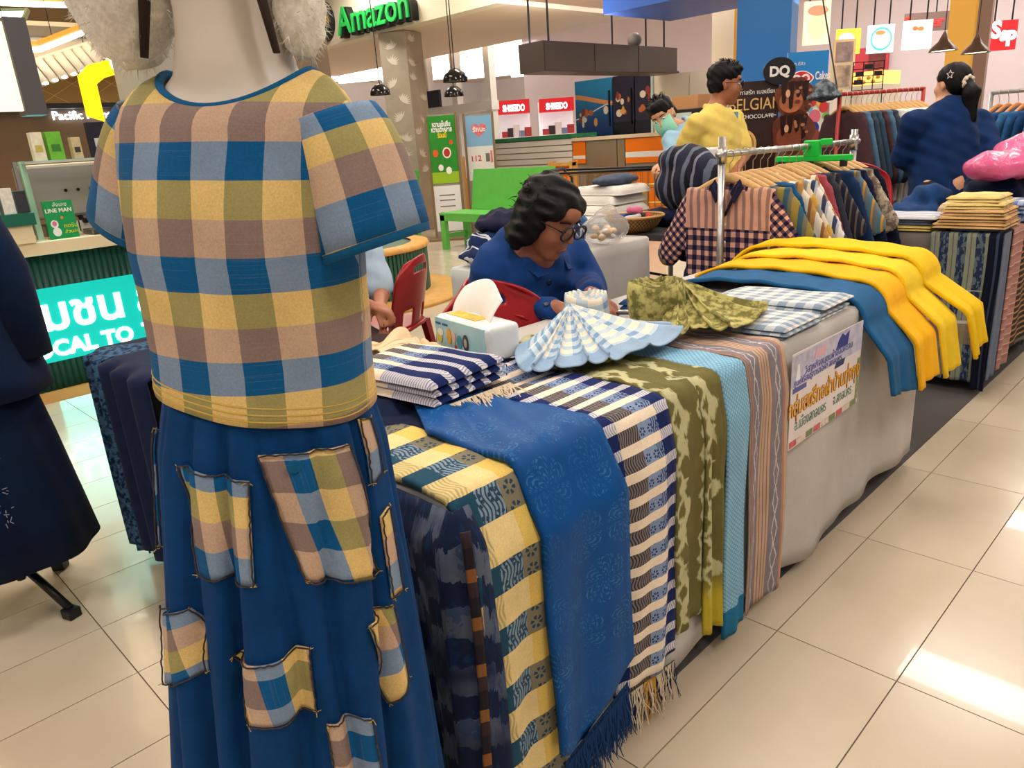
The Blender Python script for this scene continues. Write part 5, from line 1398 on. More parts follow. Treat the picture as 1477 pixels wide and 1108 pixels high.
for i, (k, m_, lb, mk) in enumerate(RACK):
    q = RA.lerp(RB, .055+.0535*(i+(1 if i > 0 else 0)+(1 if i > 9 else 0))); sh_ = hang((q.x, q.y, RZ-.006), rang+.16, m_, lb, mk, scale=1.12 if i < 2 else 1.05 if i < 6 else .92)
    if i == 0:
        INK = fabric('ink_gingham_trim', (34, 30, 58))
        G().tube([(-.058, -.020, -.100), (-.03, -.024, -.155), (0, -.026, -.215), (.03, -.024, -.155), (.058, -.020, -.100)], .007, 6).obj('neck_trim', INK, sh_, True)
        for sx in (-1, 1): solid(obj('collar', mesh('collar', [(sx*.055, -.014, -.080), (sx*.075, -.022, -.112), (sx*.040, -.030, -.170), (sx*.022, -.026, -.130)], [(0, 1, 2, 3)]), INK, sh_), .005)
        for z in (-.25, -.32, -.39): G().ell((0, -.026, z), (.006, .003, .006), 8, 6).obj('button', WHITEP, sh_, True)
q_ = RA.lerp(RB, .1085); o = hang((q_.x, q_.y, RZ-.006), rang+.16, stripe_obj('olive_blue', [(1, (150, 136, 66)), (.8, (58, 96, 120)), (.6, (116, 112, 96))], .06), 'olive and teal striped shirt peeking out beside the pink one', 3, scale=1.12)
# green clip hanger on the rack
gc = at(1165, 222, d=3.42)
gh = thing('clip_hanger', 'bright green plastic clip hanger on the pipe rack', 'hanger', (*RA.lerp(RB, .055+.0535*11)[:2], RZ-.02), rang+.16)
G().bb((-.17, -.012, -.050), (.20, .012, -.022)).obj('bar', GREENP, gh, bevel=.005)
G().bb((-.03, -.014, -.03), (.05, .014, .045)).obj('clamp', GREENP, gh, bevel=.006)
G().bb((.05, -.014, .02), (.10, .014, .05)).obj('lever', GREENP, gh, bevel=.006)
for x in (-.14, .0, .16): G().bb((x-.012, -.016, -.075), (x+.012, .016, -.045)).obj('clip', BLACKP, gh, bevel=.003)
# ------------------------------------------------------------------ second table block with sarongs and piles
b2 = thing('folding_table', 'second stall table under hanging striped sarongs', 'table', (-1.145, 4.45, 0))
G().bb((-.30, -.52, .715), (.28, .52, .742)).obj('tabletop', WHITEP, b2)
for sx in (-1, 1):
    for sy in (-1, 1): G().tube([(sx*.25, sy*.45, 0), (sx*.25, sy*.45, .715)], .014).obj('leg', STEEL, b2)
o = table_skirt('tablecloth', fabric('taupe_cloth', (128, 120, 116), .06, 6), -1.46, -.86, 3.91, 4.99, .75, .08, .010, 31, flare=.0); tag(o, 'taupe cloth around the second stall table', 'tablecloth')
def m_sarong():
    b = cloth_b('grey_blue_sarong'); u, v, _ = b.uv(); n = b.noise(1, 3, .6, co=b.vec(u*60, v*30))
    t = (u/.075).fr(); col = b.mix(t.gt(.5), (150, 156, 138), b.mix(n.gt(.52), (44, 58, 92), (104, 118, 128))); col = b.mix(t.band(.22, .28), col, (108, 112, 104))
    bd = v.band(.42, .52); col = b.mix(bd*.75, col, (150, 128, 96)); col = b.mix(v.band(.405, .42).mx(v.band(.26, .264)), col, (206, 204, 190))
    return finish(b, col)
def endcloth(name, mat, x0, x1, y, z1, hang_, label, cat='sarong', out=.0, amp=.008, fq=12):
    def fn(u, w):
        tp = .25; s = w*(tp+hang_); x = x0+(x1-x0)*u
        if s < tp: return (x, y+tp-s, z1), (x-x0, s-tp)
        h = s-tp; return (x+.004*math.sin(h*9), y-.014-out-amp*min(1, h*3)*math.sin(u*fq+h*2), z1-h), (x-x0, h)
    return tag(sheet(name, fn, 30, 60, mat, None, .006), label, cat)
endcloth('sarong', m_sarong(), -1.135, -.885, 3.90, .758, .70, 'grey and dark blue striped sarong hanging to the floor from second table')
endcloth('sarong', m_stripes('black_navy_stripe', [(1, (16, 20, 40)), (.4, (60, 72, 100))], .04, 0), -.895, -.84, 3.895, .762, .735, 'black and navy striped sarong hanging beside the grey striped sarong', out=.006, fq=7)
def sidecloth(mat, y0, y1, hang_, label, out=.0, zt=.771, amp=.006):
    def fn(u, w):
        tp = .2; s = w*(tp+hang_); y = y0+(y1-y0)*u
        if s < tp: return (-.86-tp+s, y, zt), (y-y0, s-tp)
        h = s-tp; return (-.845+out+amp*math.sin(u*9)*min(1, h*3), y, zt-h), (y-y0, h)
    return tag(sheet('sarong', fn, 16, 50, mat, None, .006), label, 'sarong')
sidecloth(fabric('slate_blue', (104, 116, 140)), 3.90, 4.02, .70, 'slate blue sarong hanging beside the rose pink one', .002)
sidecloth(m_stripes('rose_sarong', [(3, (178, 130, 122)), (.4, (216, 190, 180)), (2, (160, 112, 108))], .05, 1), 4.03, 4.22, .68, 'rose pink sarong hanging on the second table side', .010)
sidecloth(m_stripes('black_tan_check', [(1, (36, 32, 34)), (.5, (170, 120, 76))], .03, 1), 4.23, 4.60, .62, 'black and tan striped sarong hanging on the second table side', .006)
PALEB = m_stripes('pale_blue_white', [(2, (206, 206, 212)), (1, (150, 170, 196))], .07, 1); YEL3 = m_stripes('straw_yellow', [(4, (224, 196, 122)), (.4, (120, 130, 160)), (3, (232, 208, 140))], .16, 1); TAN3 = m_stripes('tan_gold', [(4, (212, 168, 112)), (.5, (84, 96, 130)), (3, (206, 160, 104))], .15, 1)
STK = [(-1.44, -1.15, 3.915, 4.16, .758, 2, fabric('lemon_pale', (232, 206, 120)), 'pale lemon cloth folded at the bottom of the grey pile'), (-1.44, -1.15, 3.915, 4.16, .786, 2, fabric('slate_fold', (92, 104, 122)), 'slate cloth folded in the middle of the grey pile'), (-1.43, -1.14, 3.92, 4.17, .812, 1, PALEB, 'pale blue and white cloth folded on top of the grey pile')]
for i, (x0, x1, y0, y1, z, n, m_, lb) in enumerate(STK): folded('folded_cloth', m_, x0, x1, y0, y1, z, n, lb, 'folded cloth', .013, seed=50+i)
for i in range(5):
    folded('folded_cloth', [TAN3, TAN3, TAN3, YEL3, YEL3][i], -1.13+.008*i, -.835-.012*i, 3.875+.01*i, 4.14, .780+.028*i, 2, ['tan striped cloth folded lowest in the straw yellow pile', 'tan striped cloth folded second lowest in the straw yellow pile', 'tan striped cloth folded in the middle of the straw yellow pile', 'straw yellow cloth folded second from top of its pile', 'straw yellow cloth folded on top of its pile'][i], 'folded cloth', .014, seed=60+i, rot=.05*(i % 2))
heap('rolled_cloth', m_stripes('cream_roll', [(1, (226, 208, 172)), (.5, (196, 170, 130))], .02, 2, 'Object'), 'cream cloth rolled up behind the straw yellow pile', 'cloth roll', [((-1.13, 4.26, .82), (.10, .05, .05)), ((-1.07, 4.27, .82), (.06, .05, .05))], disp=.003)
folded('folded_cloth', m_check2('blue_white_plaid', (232, 232, 236), (160, 176, 206), (96, 120, 170), .05, .05), -1.0, -.84, 4.20, 4.44, .778, 5, 'blue and white plaid cloth folded beside the cream roll', 'folded cloth', .018, seed=70)
heap('navy_trousers', fabric('indigo_denim', (24, 60, 110), .3, 30), 'indigo trousers heaped behind the straw yellow pile', 'trousers', [((-1.36, 4.32, .80), (.13, .13, .05)), ((-1.31, 4.42, .85), (.10, .10, .09)), ((-1.38, 4.44, .82), (.09, .11, .07))], disp=.01, fr=35)
heap('navy_jacket', NAVYD, 'blackish navy jacket heaped under the pink bag', 'jacket', [((-1.06, 4.60, .86), (.15, .13, .10)), ((-1.14, 4.70, .94), (.09, .09, .11)), ((-1.02, 4.82, .85), (.14, .16, .09))], disp=.01, fr=35)
PINK = MB('pink_plastic_film', .22, .5, coat=.3); PINK.color(PINK.vary((226, 96, 150), .12, 10)); PINK.bump(PINK.noise(14, 4, .6, dist=1.0), .5, .02); PINK = PINK.m
heap('plastic_bag', PINK, 'bulging shiny pink plastic bag on the second table', 'bag', [((-1.03, 4.46, 1.015), (.15, .14, .075)), ((-.96, 4.66, 1.05), (.15, .18, .11)), ((-.96, 4.86, 1.05), (.14, .16, .12))], disp=.008, fr=24, res=.012)
# ------------------------------------------------------------------ the mall behind the stall
def disc(cx, cy, rx, ry=None, n=24): ry = rx if ry is None else ry; return [(cx+rx*math.cos(2*PI*i/n), cy+ry*math.sin(2*PI*i/n)) for i in range(n)]
CAMA, CAMO = (_R0[0], _R0[1], 0), (math.sin(YAW), -math.cos(YAW), 0)
def lit(name, c, st): return plain(name, c, .5, emit=st)
# --- left cafe counter, fluted front with lit teal sign
DGRN = plain('dark_green_lacquer', (16, 74, 66), .35); TEAL = lit('teal_light_panel', (0, 176, 166), .75); SIGNW = lit('white_neon', (235, 255, 252), 2.2); BEIGE = plain('beige_stone', (232, 214, 178), .4)
cc = thing('cafe_counter', 'dark green fluted cafe counter with glowing teal sign', 'counter', (-5.0, 0, 0))
G().bb((-.62, -1.6, .05), (-.03, 2.35, .86)).obj('body', DGRN, cc)
G().bb((-.64, -1.62, 0), (.03, 2.37, .06)).obj('plinth', plain('oak_plinth', (206, 160, 96), .5), cc)
G().bb((-.66, -1.64, .86), (.06, 2.39, .935)).obj('worktop', BEIGE, cc, bevel=.006)
fm = G().tube([(0, 0, .06), (0, 0, .86)], .024, 8).me('flute', True)
for i in range(74):
    y = -.10+i*.0335
    if y > 2.33: break
    obj('flute', fm, DGRN, cc, (-.03, y, 0))
sg = G().bb((.0, .15, .235), (.018, 2.33, .668)).obj('sign_panel', TEAL, cc)
MS = board_M((.019, 0, 0), (0, 1, 0), (1, 0, 0))
text('sign_text', 'ชุมชน', .265, SIGNW, sg, MS @ Matrix.Translation((1.49, .425, 0)), .012, 'RIGHT', bold=.006)
text('sign_text', 'สู่เมือง', .265, SIGNW, sg, MS @ Matrix.Translation((1.555, .425, 0)), .012, 'LEFT', bold=.006)
text('sign_text', 'LOCAL TO', .128, SIGNW, sg, MS @ Matrix.Translation((1.50, .268, 0)), .012, 'RIGHT', bold=.005)
text('sign_text', 'TOWN', .128, SIGNW, sg, MS @ Matrix.Translation((1.56, .268, 0)), .012, 'LEFT', bold=.005)
area('sign_glow', (-4.96, 1.2, .45), 2.1, .40, 5, (.15, 1, .9), (0, -PI/2, 0))
# menu stand LINE MAN
MINT = plain('mint_post', (176, 222, 196), .4)
lm = thing('menu_stand', 'green delivery sign stand reading LINE MAN on the counter', 'sign', (-4.99, 1.255, .935))
LMG = plain('leaf_green_print', (24, 150, 84), .4)
G().bb((-.006, -.078, 0), (.006, .078, .215)).obj('board', LMG, lm); G().bb((-.05, -.078, 0), (.0, .078, .008)).obj('foot', plain('acrylic_grey', (150, 160, 160), .2), lm)
ML = board_M((.0065, -.078, 0), (0, 1, 0), (1, 0, 0))
text('lettering', 'LINE MAN', .031, WHITEP, lm, ML @ Matrix.Translation((.006, .150, 0)), .001, bold=.0008)
text('lettering', 'สั่งเลย', .030, WHITEP, lm, ML @ Matrix.Translation((.05, .182, 0)), .001)
for i, (x, y, r, c) in enumerate([(.040, .085, .020, (236, 240, 240)), (.045, .040, .022, (236, 240, 240)), (.040, .088, .012, (216, 120, 150)), (.085, .118, .008, (200, 140, 70))]): flat('print', disc(x, y, r, r*1.15), plain('lm_%d' % i, c, .4), lm, ML, .0004*i)
text('lettering', 'กดรับ', .032, plain('lime_ink', (220, 220, 60), .5), lm, ML @ Matrix.Translation((.085, .060, 0)), .001); text('lettering', 'ส่วนลด', .028, plain('lime_ink', (220, 220, 60), .5), lm, ML @ Matrix.Translation((.085, .028, 0)), .001)
# glass rack with mint post and boxes
rkk = thing('counter_shelf', 'mint post and glass shelf standing on the cafe counter', 'shelf', (-5.10, 1.17, .935))
G().bb((-.02, -.03, 0), (.02, .0, .44)).obj('post', MINT, rkk); G().bb((-.02, -.058, 0), (.0, -.040, .44)).obj('post', STEEL, rkk)
G().bb((-.16, -.02, .425), (.10, 1.1, .437)).obj('shelf_board', plain('glass_shelf', (176, 196, 190), .1), rkk); G().bb((-.02, 1.05, 0), (.02, 1.09, .44)).obj('post', STEEL, rkk)
for i, (y, w, h, c, lb) in enumerate([(.03, .062, .155, (226, 222, 200), 'cream'), (.11, .078, .155, (110, 190, 60), 'lime green'), (.235, .05, .12, (206, 188, 150), 'kraft brown'), (.34, .11, .20, (28, 32, 52), 'black')]):
    b0 = G().bb((-.03, 0, 0), (.03, w, h)).obj('coffee_box', plain('box_%d' % i, c, .45, vary=.12, scale=30), None, loc=(-5.08, 1.19+y, 1.372), bevel=.002); tag(b0, lb+' product box standing on the glass counter shelf', 'box')
    flat('label_print', rectp(w*.2, h*.3, w*.8, h*.55), plain('boxlabel_%d' % i, [(190, 180, 90), (60, 130, 50), (70, 60, 50), (200, 204, 210)][i], .5), b0, board_M((.0302, 0, 0), (0, 1, 0), (1, 0, 0)), .0002)
cm = thing('coffee_machine', 'long stainless espresso machine behind the counter shelf', 'coffee machine', (-5.40, 1.75, .935))
G().bb((-.18, -.55, .10), (.10, .55, .42)).obj('body', plain('satin_steel', (196, 194, 188), .35, .5, .6), cm, bevel=.02); G().bb((-.18, -.52, 0), (.14, .52, .06)).obj('drip_tray', plain('tray_grey', (120, 120, 118), .4, .5, .5), cm)
for k in range(7): G().ell((.105, -.35+k*.07, .26), (.006, .010, .010), 8, 6).obj('knob', BLACKP, cm, True)
for k in range(3): G().tube([(.08, -.3+k*.3, .10), (.12, -.3+k*.3, .07), (.20, -.3+k*.3, .075)], .016, 8).obj('portafilter', BLACKP, cm, True)
for i, (y, c) in enumerate([(1.33, (230, 226, 220)), (1.42, (232, 230, 226)), (1.52, (60, 60, 62))]):
    g = G().bb((-.05, 0, 0), (.05, .08, .012)).bb((-.05, 0, .012), (-.042, .08, .075)); o = g.obj('card_holder', plain('card_%d' % i, c, .4), None, loc=(-5.20, y, .937)); tag(o, ['white', 'off white', 'black'][i]+' card holder on the cafe worktop', 'card holder')
o = G().bb((-.10, -.07, 0), (.10, .07, .03)).obj('tray', plain('tray_dark', (70, 66, 64), .4), None, loc=(-5.05, 1.47, .937), bevel=.005); tag(o, 'dark tray of small sachets on the cafe worktop', 'tray')
cup = G().lathe([(.026, 0), (.034, .075), (.031, .075), (.024, .004)], 20).obj('cup', plain('cup_dark', (60, 44, 38), .4), None, True, (-5.06, 1.60, .937)); tag(cup, 'dark coffee cup beside the tray on the worktop', 'cup')
lc = thing('till_shelf', 'green topped till shelf at the end of the cafe counter', 'shelf', (-4.9, .95, .935))
G().bb((-.4, -.5, 0), (-.02, .14, .10)).obj('body', BEIGE, lc, bevel=.004); G().bb((-.42, -.52, .10), (.0, .16, .165)).obj('green_top', plain('bottle_green', (20, 96, 76), .4), lc)
for i, (y, h, c, lb) in enumerate([(-.02, .20, (60, 150, 190), 'blue and red carton'), (.06, .14, (226, 222, 214), 'white card box'), (.125, .12, (50, 52, 56), 'dark small box')]):
    b0 = G().bb((-.05, -.03, 0), (.05, .03, h)).obj('carton', plain('carton_%d' % i, c, .5, vary=.2, scale=40), None, loc=(-5.0, .95+y, 1.10), bevel=.002); tag(b0, lb+' standing on the green till shelf', 'box')
# arrow sign, light box and screen
ar = thing('arrow_sign', 'glowing yellow bent arrow sign hanging over the cafe', 'sign', (-5.3, 1.72, 1.60)); Ma = board_M((0, 0, 0), (0, 1, 0), (1, 0, 0))
G().prism([(-.02, .10), (-.02, .20), (.03, .235), (.15, .27), (.15, .36), (-.04, .31), (-.105, .25), (-.105, .02), (-.02, -.01)], 0, .05, Ma).obj('arrow', lit('amber_acrylic', (255, 190, 10), 1.6), ar)
G().prism([(-.012, -.01), (-.02, -.01), (.012, -.14), (.018, -.14)], .01, .03, Ma).obj('pointer', lit('amber_acrylic', (255, 190, 10), 1.6), ar); G().ell((.02, .14, .32), (.06, .07, .07), 14, 10).obj('lamp_bulb', lit('warm_bulb', (255, 240, 190), 4), ar, True)
G().tube([(0.02, .1, .34), (0.02, .1, CEIL-1.60)], .006, 6).obj('hanger_rod', BLACKM, ar)
lb_ = thing('light_box', 'cream glowing light box with dark frame at the cafe entrance', 'light box', (-4.45, 1.075, 1.60))
G().bb((-.02, -.55, 0), (.02, .0, .40)).obj('panel', lit('cream_glow', (255, 232, 200), .9), lb_); G().bb((-.10, .005, -.02), (.03, .10, .42)).obj('frame', plain('slate_frame', (84, 82, 86), .5), lb_); G().tube([(0, -.50, .40), (0, -.50, CEIL-1.6)], .01, 6).obj('rod', BLACKM, lb_)
pg = thing('column', 'plain grey square column behind the fur hat', 'column', (-4.72, 1.90, 0)); G().bb((-.20, -.20, 0), (.20, .20, CEIL)).obj('shaft', plain('grey_plaster', (168, 164, 152), .7, vary=.08, scale=3), pg); G().bb((-.215, -.215, 0), (.215, .215, .12)).obj('skirting', plain('grey_skirt', (110, 108, 104), .6), pg)
sc = thing('menu_screen', 'small blue menu screen beside the grey column', 'screen', (-4.40, 2.22, 1.66), math.radians(40)); G().bb((-.015, -.10, 0), (.015, .10, .20)).obj('bezel', BLACKP, sc); G().bb((.015, -.09, .012), (.018, .09, .19)).obj('display', lit('cyan_screen', (40, 180, 240), 2), sc); G().tube([(0, 0, .2), (0, 0, CEIL-1.66)], .008, 6).obj('rod', BLACKM, sc)
# shop behind the cafe: brown wall, gold band, neon name, track lights
bw = G().bb((-8.3, -8, 0), (-8.1, 5.2, CEIL)).obj('wall_left', plain('brown_panel_wall', (112, 92, 70), .6, vary=.15, scale=2)); tag(bw, 'brown panelled shop wall behind the cafe', 'wall', kind='structure')
def m_hex():
    b = MB('gold_hex_panel', .45, .4); x, y, z = b.uv('Object'); a = ((y*1.0+z*1.73)/.34).fr(); c = ((y*1.0-z*1.73)/.34).fr()
    l = (a-.5).abs().lt(.018).mx((c-.5).abs().lt(.018)); b.color(b.mix(l, (150, 118, 52), (196, 164, 92))); b.bump(l, .6, .006); return b.m
hb_ = G().bb((-8.09, -2, 1.90), (-8.0, 5.0, 2.20)).obj('gold_band', m_hex()); tag(hb_, 'gold fascia band with hexagon lines above the shop wall', 'fascia')
bb_ = G().bb((-8.09, -2, 1.855), (-7.97, 5.0, 1.895)).obj('black_rail', BLACKP); tag(bb_, 'black rail under the gold hexagon fascia', 'rail')
ns = thing('neon_sign', 'white glowing shop name under the gold fascia', 'sign', (-8.08, 2.17, 1.765)); text('lettering', 'Pacific Point', .105, lit('cool_neon', (226, 236, 255), 4), ns, board_M((0, 0, 0), (0, 1, 0), (1, 0, 0)), .02)
dm = thing('shop_soffit', 'grey white dropped soffit over the brown shop wall', 'soffit', (-8.0, 1.5, 2.2)); G().bb((-.09, -4, .02), (.5, 2.0, .30)).obj('board', WHITEW, dm); G().bb((.5, -4, .18), (.53, 2.0, .26)).obj('trim', plain('grey_trim', (130, 126, 120), .5), dm)
# warm slatted ceiling raft with linear LEDs and spot track
rf = thing('ceiling_raft', 'cream ceiling raft with linear light strips above the cafe', 'ceiling raft', (-6.6, .9, 2.95)); G().bb((-1.6, -3.0, 0), (1.35, 2.4, .08)).obj('board', plain('cream_raft', (250, 226, 180), .6), rf)
for (x, y) in ((-1.4, -2.8), (1.1, -2.8), (-1.4, 2.2), (1.1, 2.2)): G().tube([(x, y, .08), (x, y, CEIL-2.95)], .008, 6).obj('hanger_rod', BLACKM, rf)
for i, (a, b2_) in enumerate([((0, 75), (58, 71)), ((58, 71), (152, 34)), ((0, 4), (144, 9))]):
    p, q = at(*a, d=5.6), at(*b2_, d=5.9); t = thing('linear_light', ['short white linear light under the cream raft', 'sloping white linear light with orange edge under the cream raft', 'long white linear light high over the cafe'][i], 'light', p)
    G().tube([(0, 0, 0), q-p], .022, 6).obj('tube', lit('linear_led', (255, 246, 230), 5), t); G().tube([Vector((0, 0, .035)), q-p+Vector((0, 0, .035))], .026, 4).obj('housing', plain('amber_housing', (222, 160, 60), .5), t)
    for e in (.2, .8): G().tube([(q-p)*e+Vector((0, 0, .04)), Vector(((q-p).x*e, (q-p).y*e, 2.955-p.z))], .003, 5).obj('cable', BLACKM, t)
area('added_raft_uplight', (-6.5, .8, 2.80), 2.0, 3.6, 42, (1, .90, .70), (PI, 0, 0))  # added upward fill to brighten the raft underside, no fixture modelled
p = at(5, 32, d=4.6); fr_ = thing('square_light', 'square white light frame with dark green rim over the cafe', 'light', p); g = G(); pts = [at(-30, 50, d=4.6), at(-30, 22, d=4.9), at(34, 21, d=4.9), at(22, 46, d=4.6)]
G().tube([q-p for q in pts], .022, 6, closed=True).obj('tube', lit('linear_led', (255, 246, 230), 5), fr_); G().tube([(q-p)*1.22+Vector((0, 0, .012)) for q in pts], .02, 6, closed=True).obj('rim', plain('grey_green', (88, 110, 92), .5), fr_); G().tube([(0, 0, 0), (0, 0, 2.955-p.z)], .003, 5).obj('cable', BLACKM, fr_)
tr = thing('light_track', 'white spotlight track in front of the shop soffit', 'light track', at(85, 80, d=6)); p0, p1 = at(35, 92, d=6.0), at(130, 62, d=6.2); c0 = at(85, 80, d=6); G().tube([p0-c0, p1-c0], .018, 6).obj('rail', WHITEP, tr)
for k in range(7):
    q = p0.lerp(p1, (k+.3)/7)-c0; sp = G().tube([q, q+Vector((.05, .0, -.02)), q+Vector((.16, .05, -.17))], [.012, .035, .035], 10).obj('spotlight', WHITEP, tr, True); G().ell(q+Vector((.16, .05, -.17)), (.028, .028, .012), 10, 6).obj('lens', lit('spot_lens', (255, 240, 210), 4), sp, True)
for e in (.1, .9): G().tube([p0.lerp(p1, e)-c0, Vector((*(p0.lerp(p1, e)-c0)[:2], 2.955-c0.z))], .004, 5).obj('cable', BLACKM, tr)
# --- round green podium
pc = Vector((-6.02, 3.78, 0)); pd = thing('round_podium', 'low round dark green fluted podium with wooden rim and base', 'podium', pc); RR = .72
PGR = plain('sage_green_lacquer', (48, 92, 74), .45); PW = plain('honey_wood', (214, 164, 84), .45, vary=.15, scale=14)
G().lathe([(RR+.34, 0), (RR+.34, .035), (RR+.02, .05)], 64).obj('base', PW, pd, True); G().lathe([(RR, .05), (RR, .44)], 64, cap=False).obj('drum', PGR, pd)
g = G()
for i in range(110):
    a = 2*PI*i/110; g.tube([((RR+.006)*math.cos(a), (RR+.006)*math.sin(a), .05), ((RR+.006)*math.cos(a), (RR+.006)*math.sin(a), .44)], .016, 6)
g.obj('flutes', PGR, pd)['kind'] = 'stuff'
G().lathe([(RR-.12, .44), (RR+.035, .44), (RR+.04, .46), (RR+.035, .485), (RR-.12, .485)], 64, cap=False).obj('rim', PW, pd, True); G().lathe([(.0, .47), (RR-.10, .47)], 64, cap=False).obj('top', PGR, pd)
fr2 = thing('wooden_frame', 'honey wood box frame with stacked books on the round podium', 'frame', (-6.35, 4.02, .485), .5)
g = G()
for sx in (-1, 1):
    for sy in (-1, 1): G().bb((sx*.22-.018, sy*.16-.018, 0), (sx*.22+.018, sy*.16+.018, .46)).obj('post', PW, fr2)
for z in (.02, .45): G().bb((-.24, -.18, z-.016), (.24, .18, z+.016)).obj('shelf_board', PW, fr2)
for i in range(4):
    o = G().bb((-.14, -.10, 0), (.14, .10, .03)).obj('book', plain('book_%d' % i, [(60, 80, 70), (210, 200, 180), (120, 60, 50), (230, 226, 220)][i], .5), None, loc=(-6.35, 4.02, .521+.031*i), rot=(0, 0, .5+.1*i)); tag(o, ['dark green', 'cream', 'brown red', 'white'][i]+' book in the stack inside the wooden frame', 'book')
# --- green benches
GRN = plain('grass_green_paint', (100, 190, 82), .4, vary=.06, scale=8); GRND = plain('grass_green_paint', (66, 190, 52))
def bench(label, x0, x1, y0, z_seat=.47, hb=.98):
    t = thing('bench', label, 'bench', ((x0+x1)/2, y0, 0)); w = (x1-x0)/2
    for k in range(3): G().bb((-w, k*.155, z_seat-.03), (w, k*.155+.150, z_seat)).obj('seat_board', GRN, t, bevel=.004)
    G().bb((-w+.02, .0, z_seat-.10), (w-.02, .03, z_seat-.03)).obj('apron', GRN, t)
    for sx in (-1, 1):
        for y in (.03, .42): G().bb((sx*(w-.06)-.045, y-.03, 0), (sx*(w-.06)+.045, y+.03, z_seat-.03)).obj('leg', GRN, t)
        G().bb((sx*(w-.06)-.03, .06, .14), (sx*(w-.06)+.03, .40, .20)).obj('stretcher', GRN, t)
    M_ = Matrix.Rotation(-.16, 3, 'X')
    G().box((.06, .50, (z_seat+hb)/2), (w-.10, .018, (hb-z_seat)/2), M=M_).obj('backrest', GRN, t, bevel=.004)
    for sx in (-1, 1): G().box((sx*(w-.3), .535, (z_seat+hb)/2-.05), (.03, .02, (hb-z_seat)/2), M=M_).obj('back_post', GRN, t)
    return t
bench('bright green bench with slanted backrest in front of the white louvre wall', -7.72, -6.10, 6.30)
bench('bright green bench half hidden behind the green poster stand', -10.6, -8.95, 6.50)
# distant person on the far bench
JF = dict(HM=frame(Vector((-9.55, 6.6, 1.28)), (.9, -.3, 0), (0, 0, 1)), neck=Vector((-9.57, 6.62, 1.12)), shR=Vector((-9.50, 6.44, 1.06)), shL=Vector((-9.62, 6.80, 1.06)), elR=Vector((-9.42, 6.40, .82)), wrR=Vector((-9.25, 6.42, .70)), elL=Vector((-9.50, 6.86, .82)), wrL=Vector((-9.3, 6.78, .70)), pelvis=Vector((-9.60, 6.66, .58)), knR=Vector((-9.18, 6.46, .52)), knL=Vector((-9.20, 6.74, .52)), anR=Vector((-9.15, 6.46, .07)), anL=Vector((-9.15, 6.74, .07)))
person('person in blue jacket sitting on the far green bench', JF, SKINL, fabric('cornflower_jacket', (34, 76, 128)), plain('black_trousers', (30, 30, 34)), hair_short, True, 'long', .016, hair_res=.014, face=dict())
# --- poster stands
def standee(label, px0, px1, pyT, pyB, d, cat='poster stand', base=True):
    a, b_ = at(px0, (pyT+pyB)/2, d=d), at(px1, (pyT+pyB)/2, d=d); W = (b_-a).length; top = at((px0+px1)/2, pyT, d=d).z
    al = Vector((b_.x-a.x, b_.y-a.y, 0)).normalized(); out = Vector((al.y, -al.x, 0))
    t = thing('poster_stand', label, cat, (a.x, a.y, 0)); M_ = board_M((0, 0, 0), al, out); return t, M_, W, top
t, M_, W, H_ = standee('metal poster stand with green Thai dessert poster and white notice', 618, 664, 165, 300, 10.5)
G().prism(rectp(0, .02, W, H_), -.03, 0, M_).obj('board', plain('stand_back', (150, 142, 130), .5), t)
for x in (0, W-.03): G().prism(rectp(x, 0, x+.03, H_+.02), -.04, .015, M_).obj('upright', plain('bronze_frame', (150, 128, 100), .35, .5, .6), t)
G().prism(rectp(-.08, 0, W+.08, .03), -.2, .2, M_).obj('foot', plain('bronze_frame', (150, 128, 100)), t)
po = G().prism(rectp(.035, H_*.46, W-.035, H_-.02), 0, .006, M_).obj('poster', plain('poster_green', (44, 140, 44), .4, vary=.1, scale=6), t)
flat('print', rectp(.035, H_*.46, W-.035, H_*.55), plain('poster_lime', (150, 190, 40), .4), po, M_, .008)
for i, (x, y, r, c) in enumerate([(.11, .70, .05, (226, 96, 40)), (.27, .70, .075, (246, 240, 226)), (.27, .70, .055, (180, 50, 40)), (.17, .585, .045, (236, 236, 230)), (.28, .56, .05, (240, 240, 236)), (.34, .78, .032, (220, 70, 50))]): flat('print', disc(x, H_*y*1.0, r*.8, r), plain('dessert_%d' % i, c, .4), po, M_, .008+.001*i)
for i, (s_t, y, c) in enumerate([('หวานเย็นชื่น', .905, (250, 250, 250)), ('หวานฉ่ำคลาย', .865, (250, 250, 250)), ('ร้อนนี้', .82, (250, 214, 40))]): text('lettering', s_t, .088, plain('let_%d' % i, c, .5), po, M_ @ Matrix.Translation((W/2, H_*y, .009)), .002, 'CENTER', bold=.003, xscale=.62)
nt_ = G().prism(rectp(.035, .12, W-.035, H_*.44), 0, .006, M_).obj('notice', plain('notice_white', (226, 226, 228), .5), t)
for y in (.36, .32, .27, .22): flat('print_line', rectp(.11, H_*y, W-.12, H_*y+.014), plain('notice_ink', (90, 90, 96), .5), nt_, M_, .007)
t, M_, W, H_ = standee('metal poster stand with pale blue heart poster reading 112', 672, 716, 165, 300, 10.9)
G().prism(rectp(0, .02, W, H_), -.03, 0, M_).obj('board', plain('stand_back', (150, 142, 130)), t)
for x in (0, W-.03): G().prism(rectp(x, 0, x+.03, H_+.02), -.04, .015, M_).obj('upright', plain('bronze_frame', (150, 128, 100)), t)
G().prism(rectp(-.08, 0, W+.08, .03), -.2, .2, M_).obj('foot', plain('bronze_frame', (150, 128, 100)), t)
po = G().prism(rectp(.035, H_*.74, W-.035, H_-.02), 0, .006, M_).obj('poster', plain('poster_sky', (130, 180, 216), .4), t); p2 = G().prism(rectp(.035, H_*.46, W-.035, H_*.74), 0, .006, M_).obj('poster', plain('poster_pale', (226, 226, 222), .4), t)
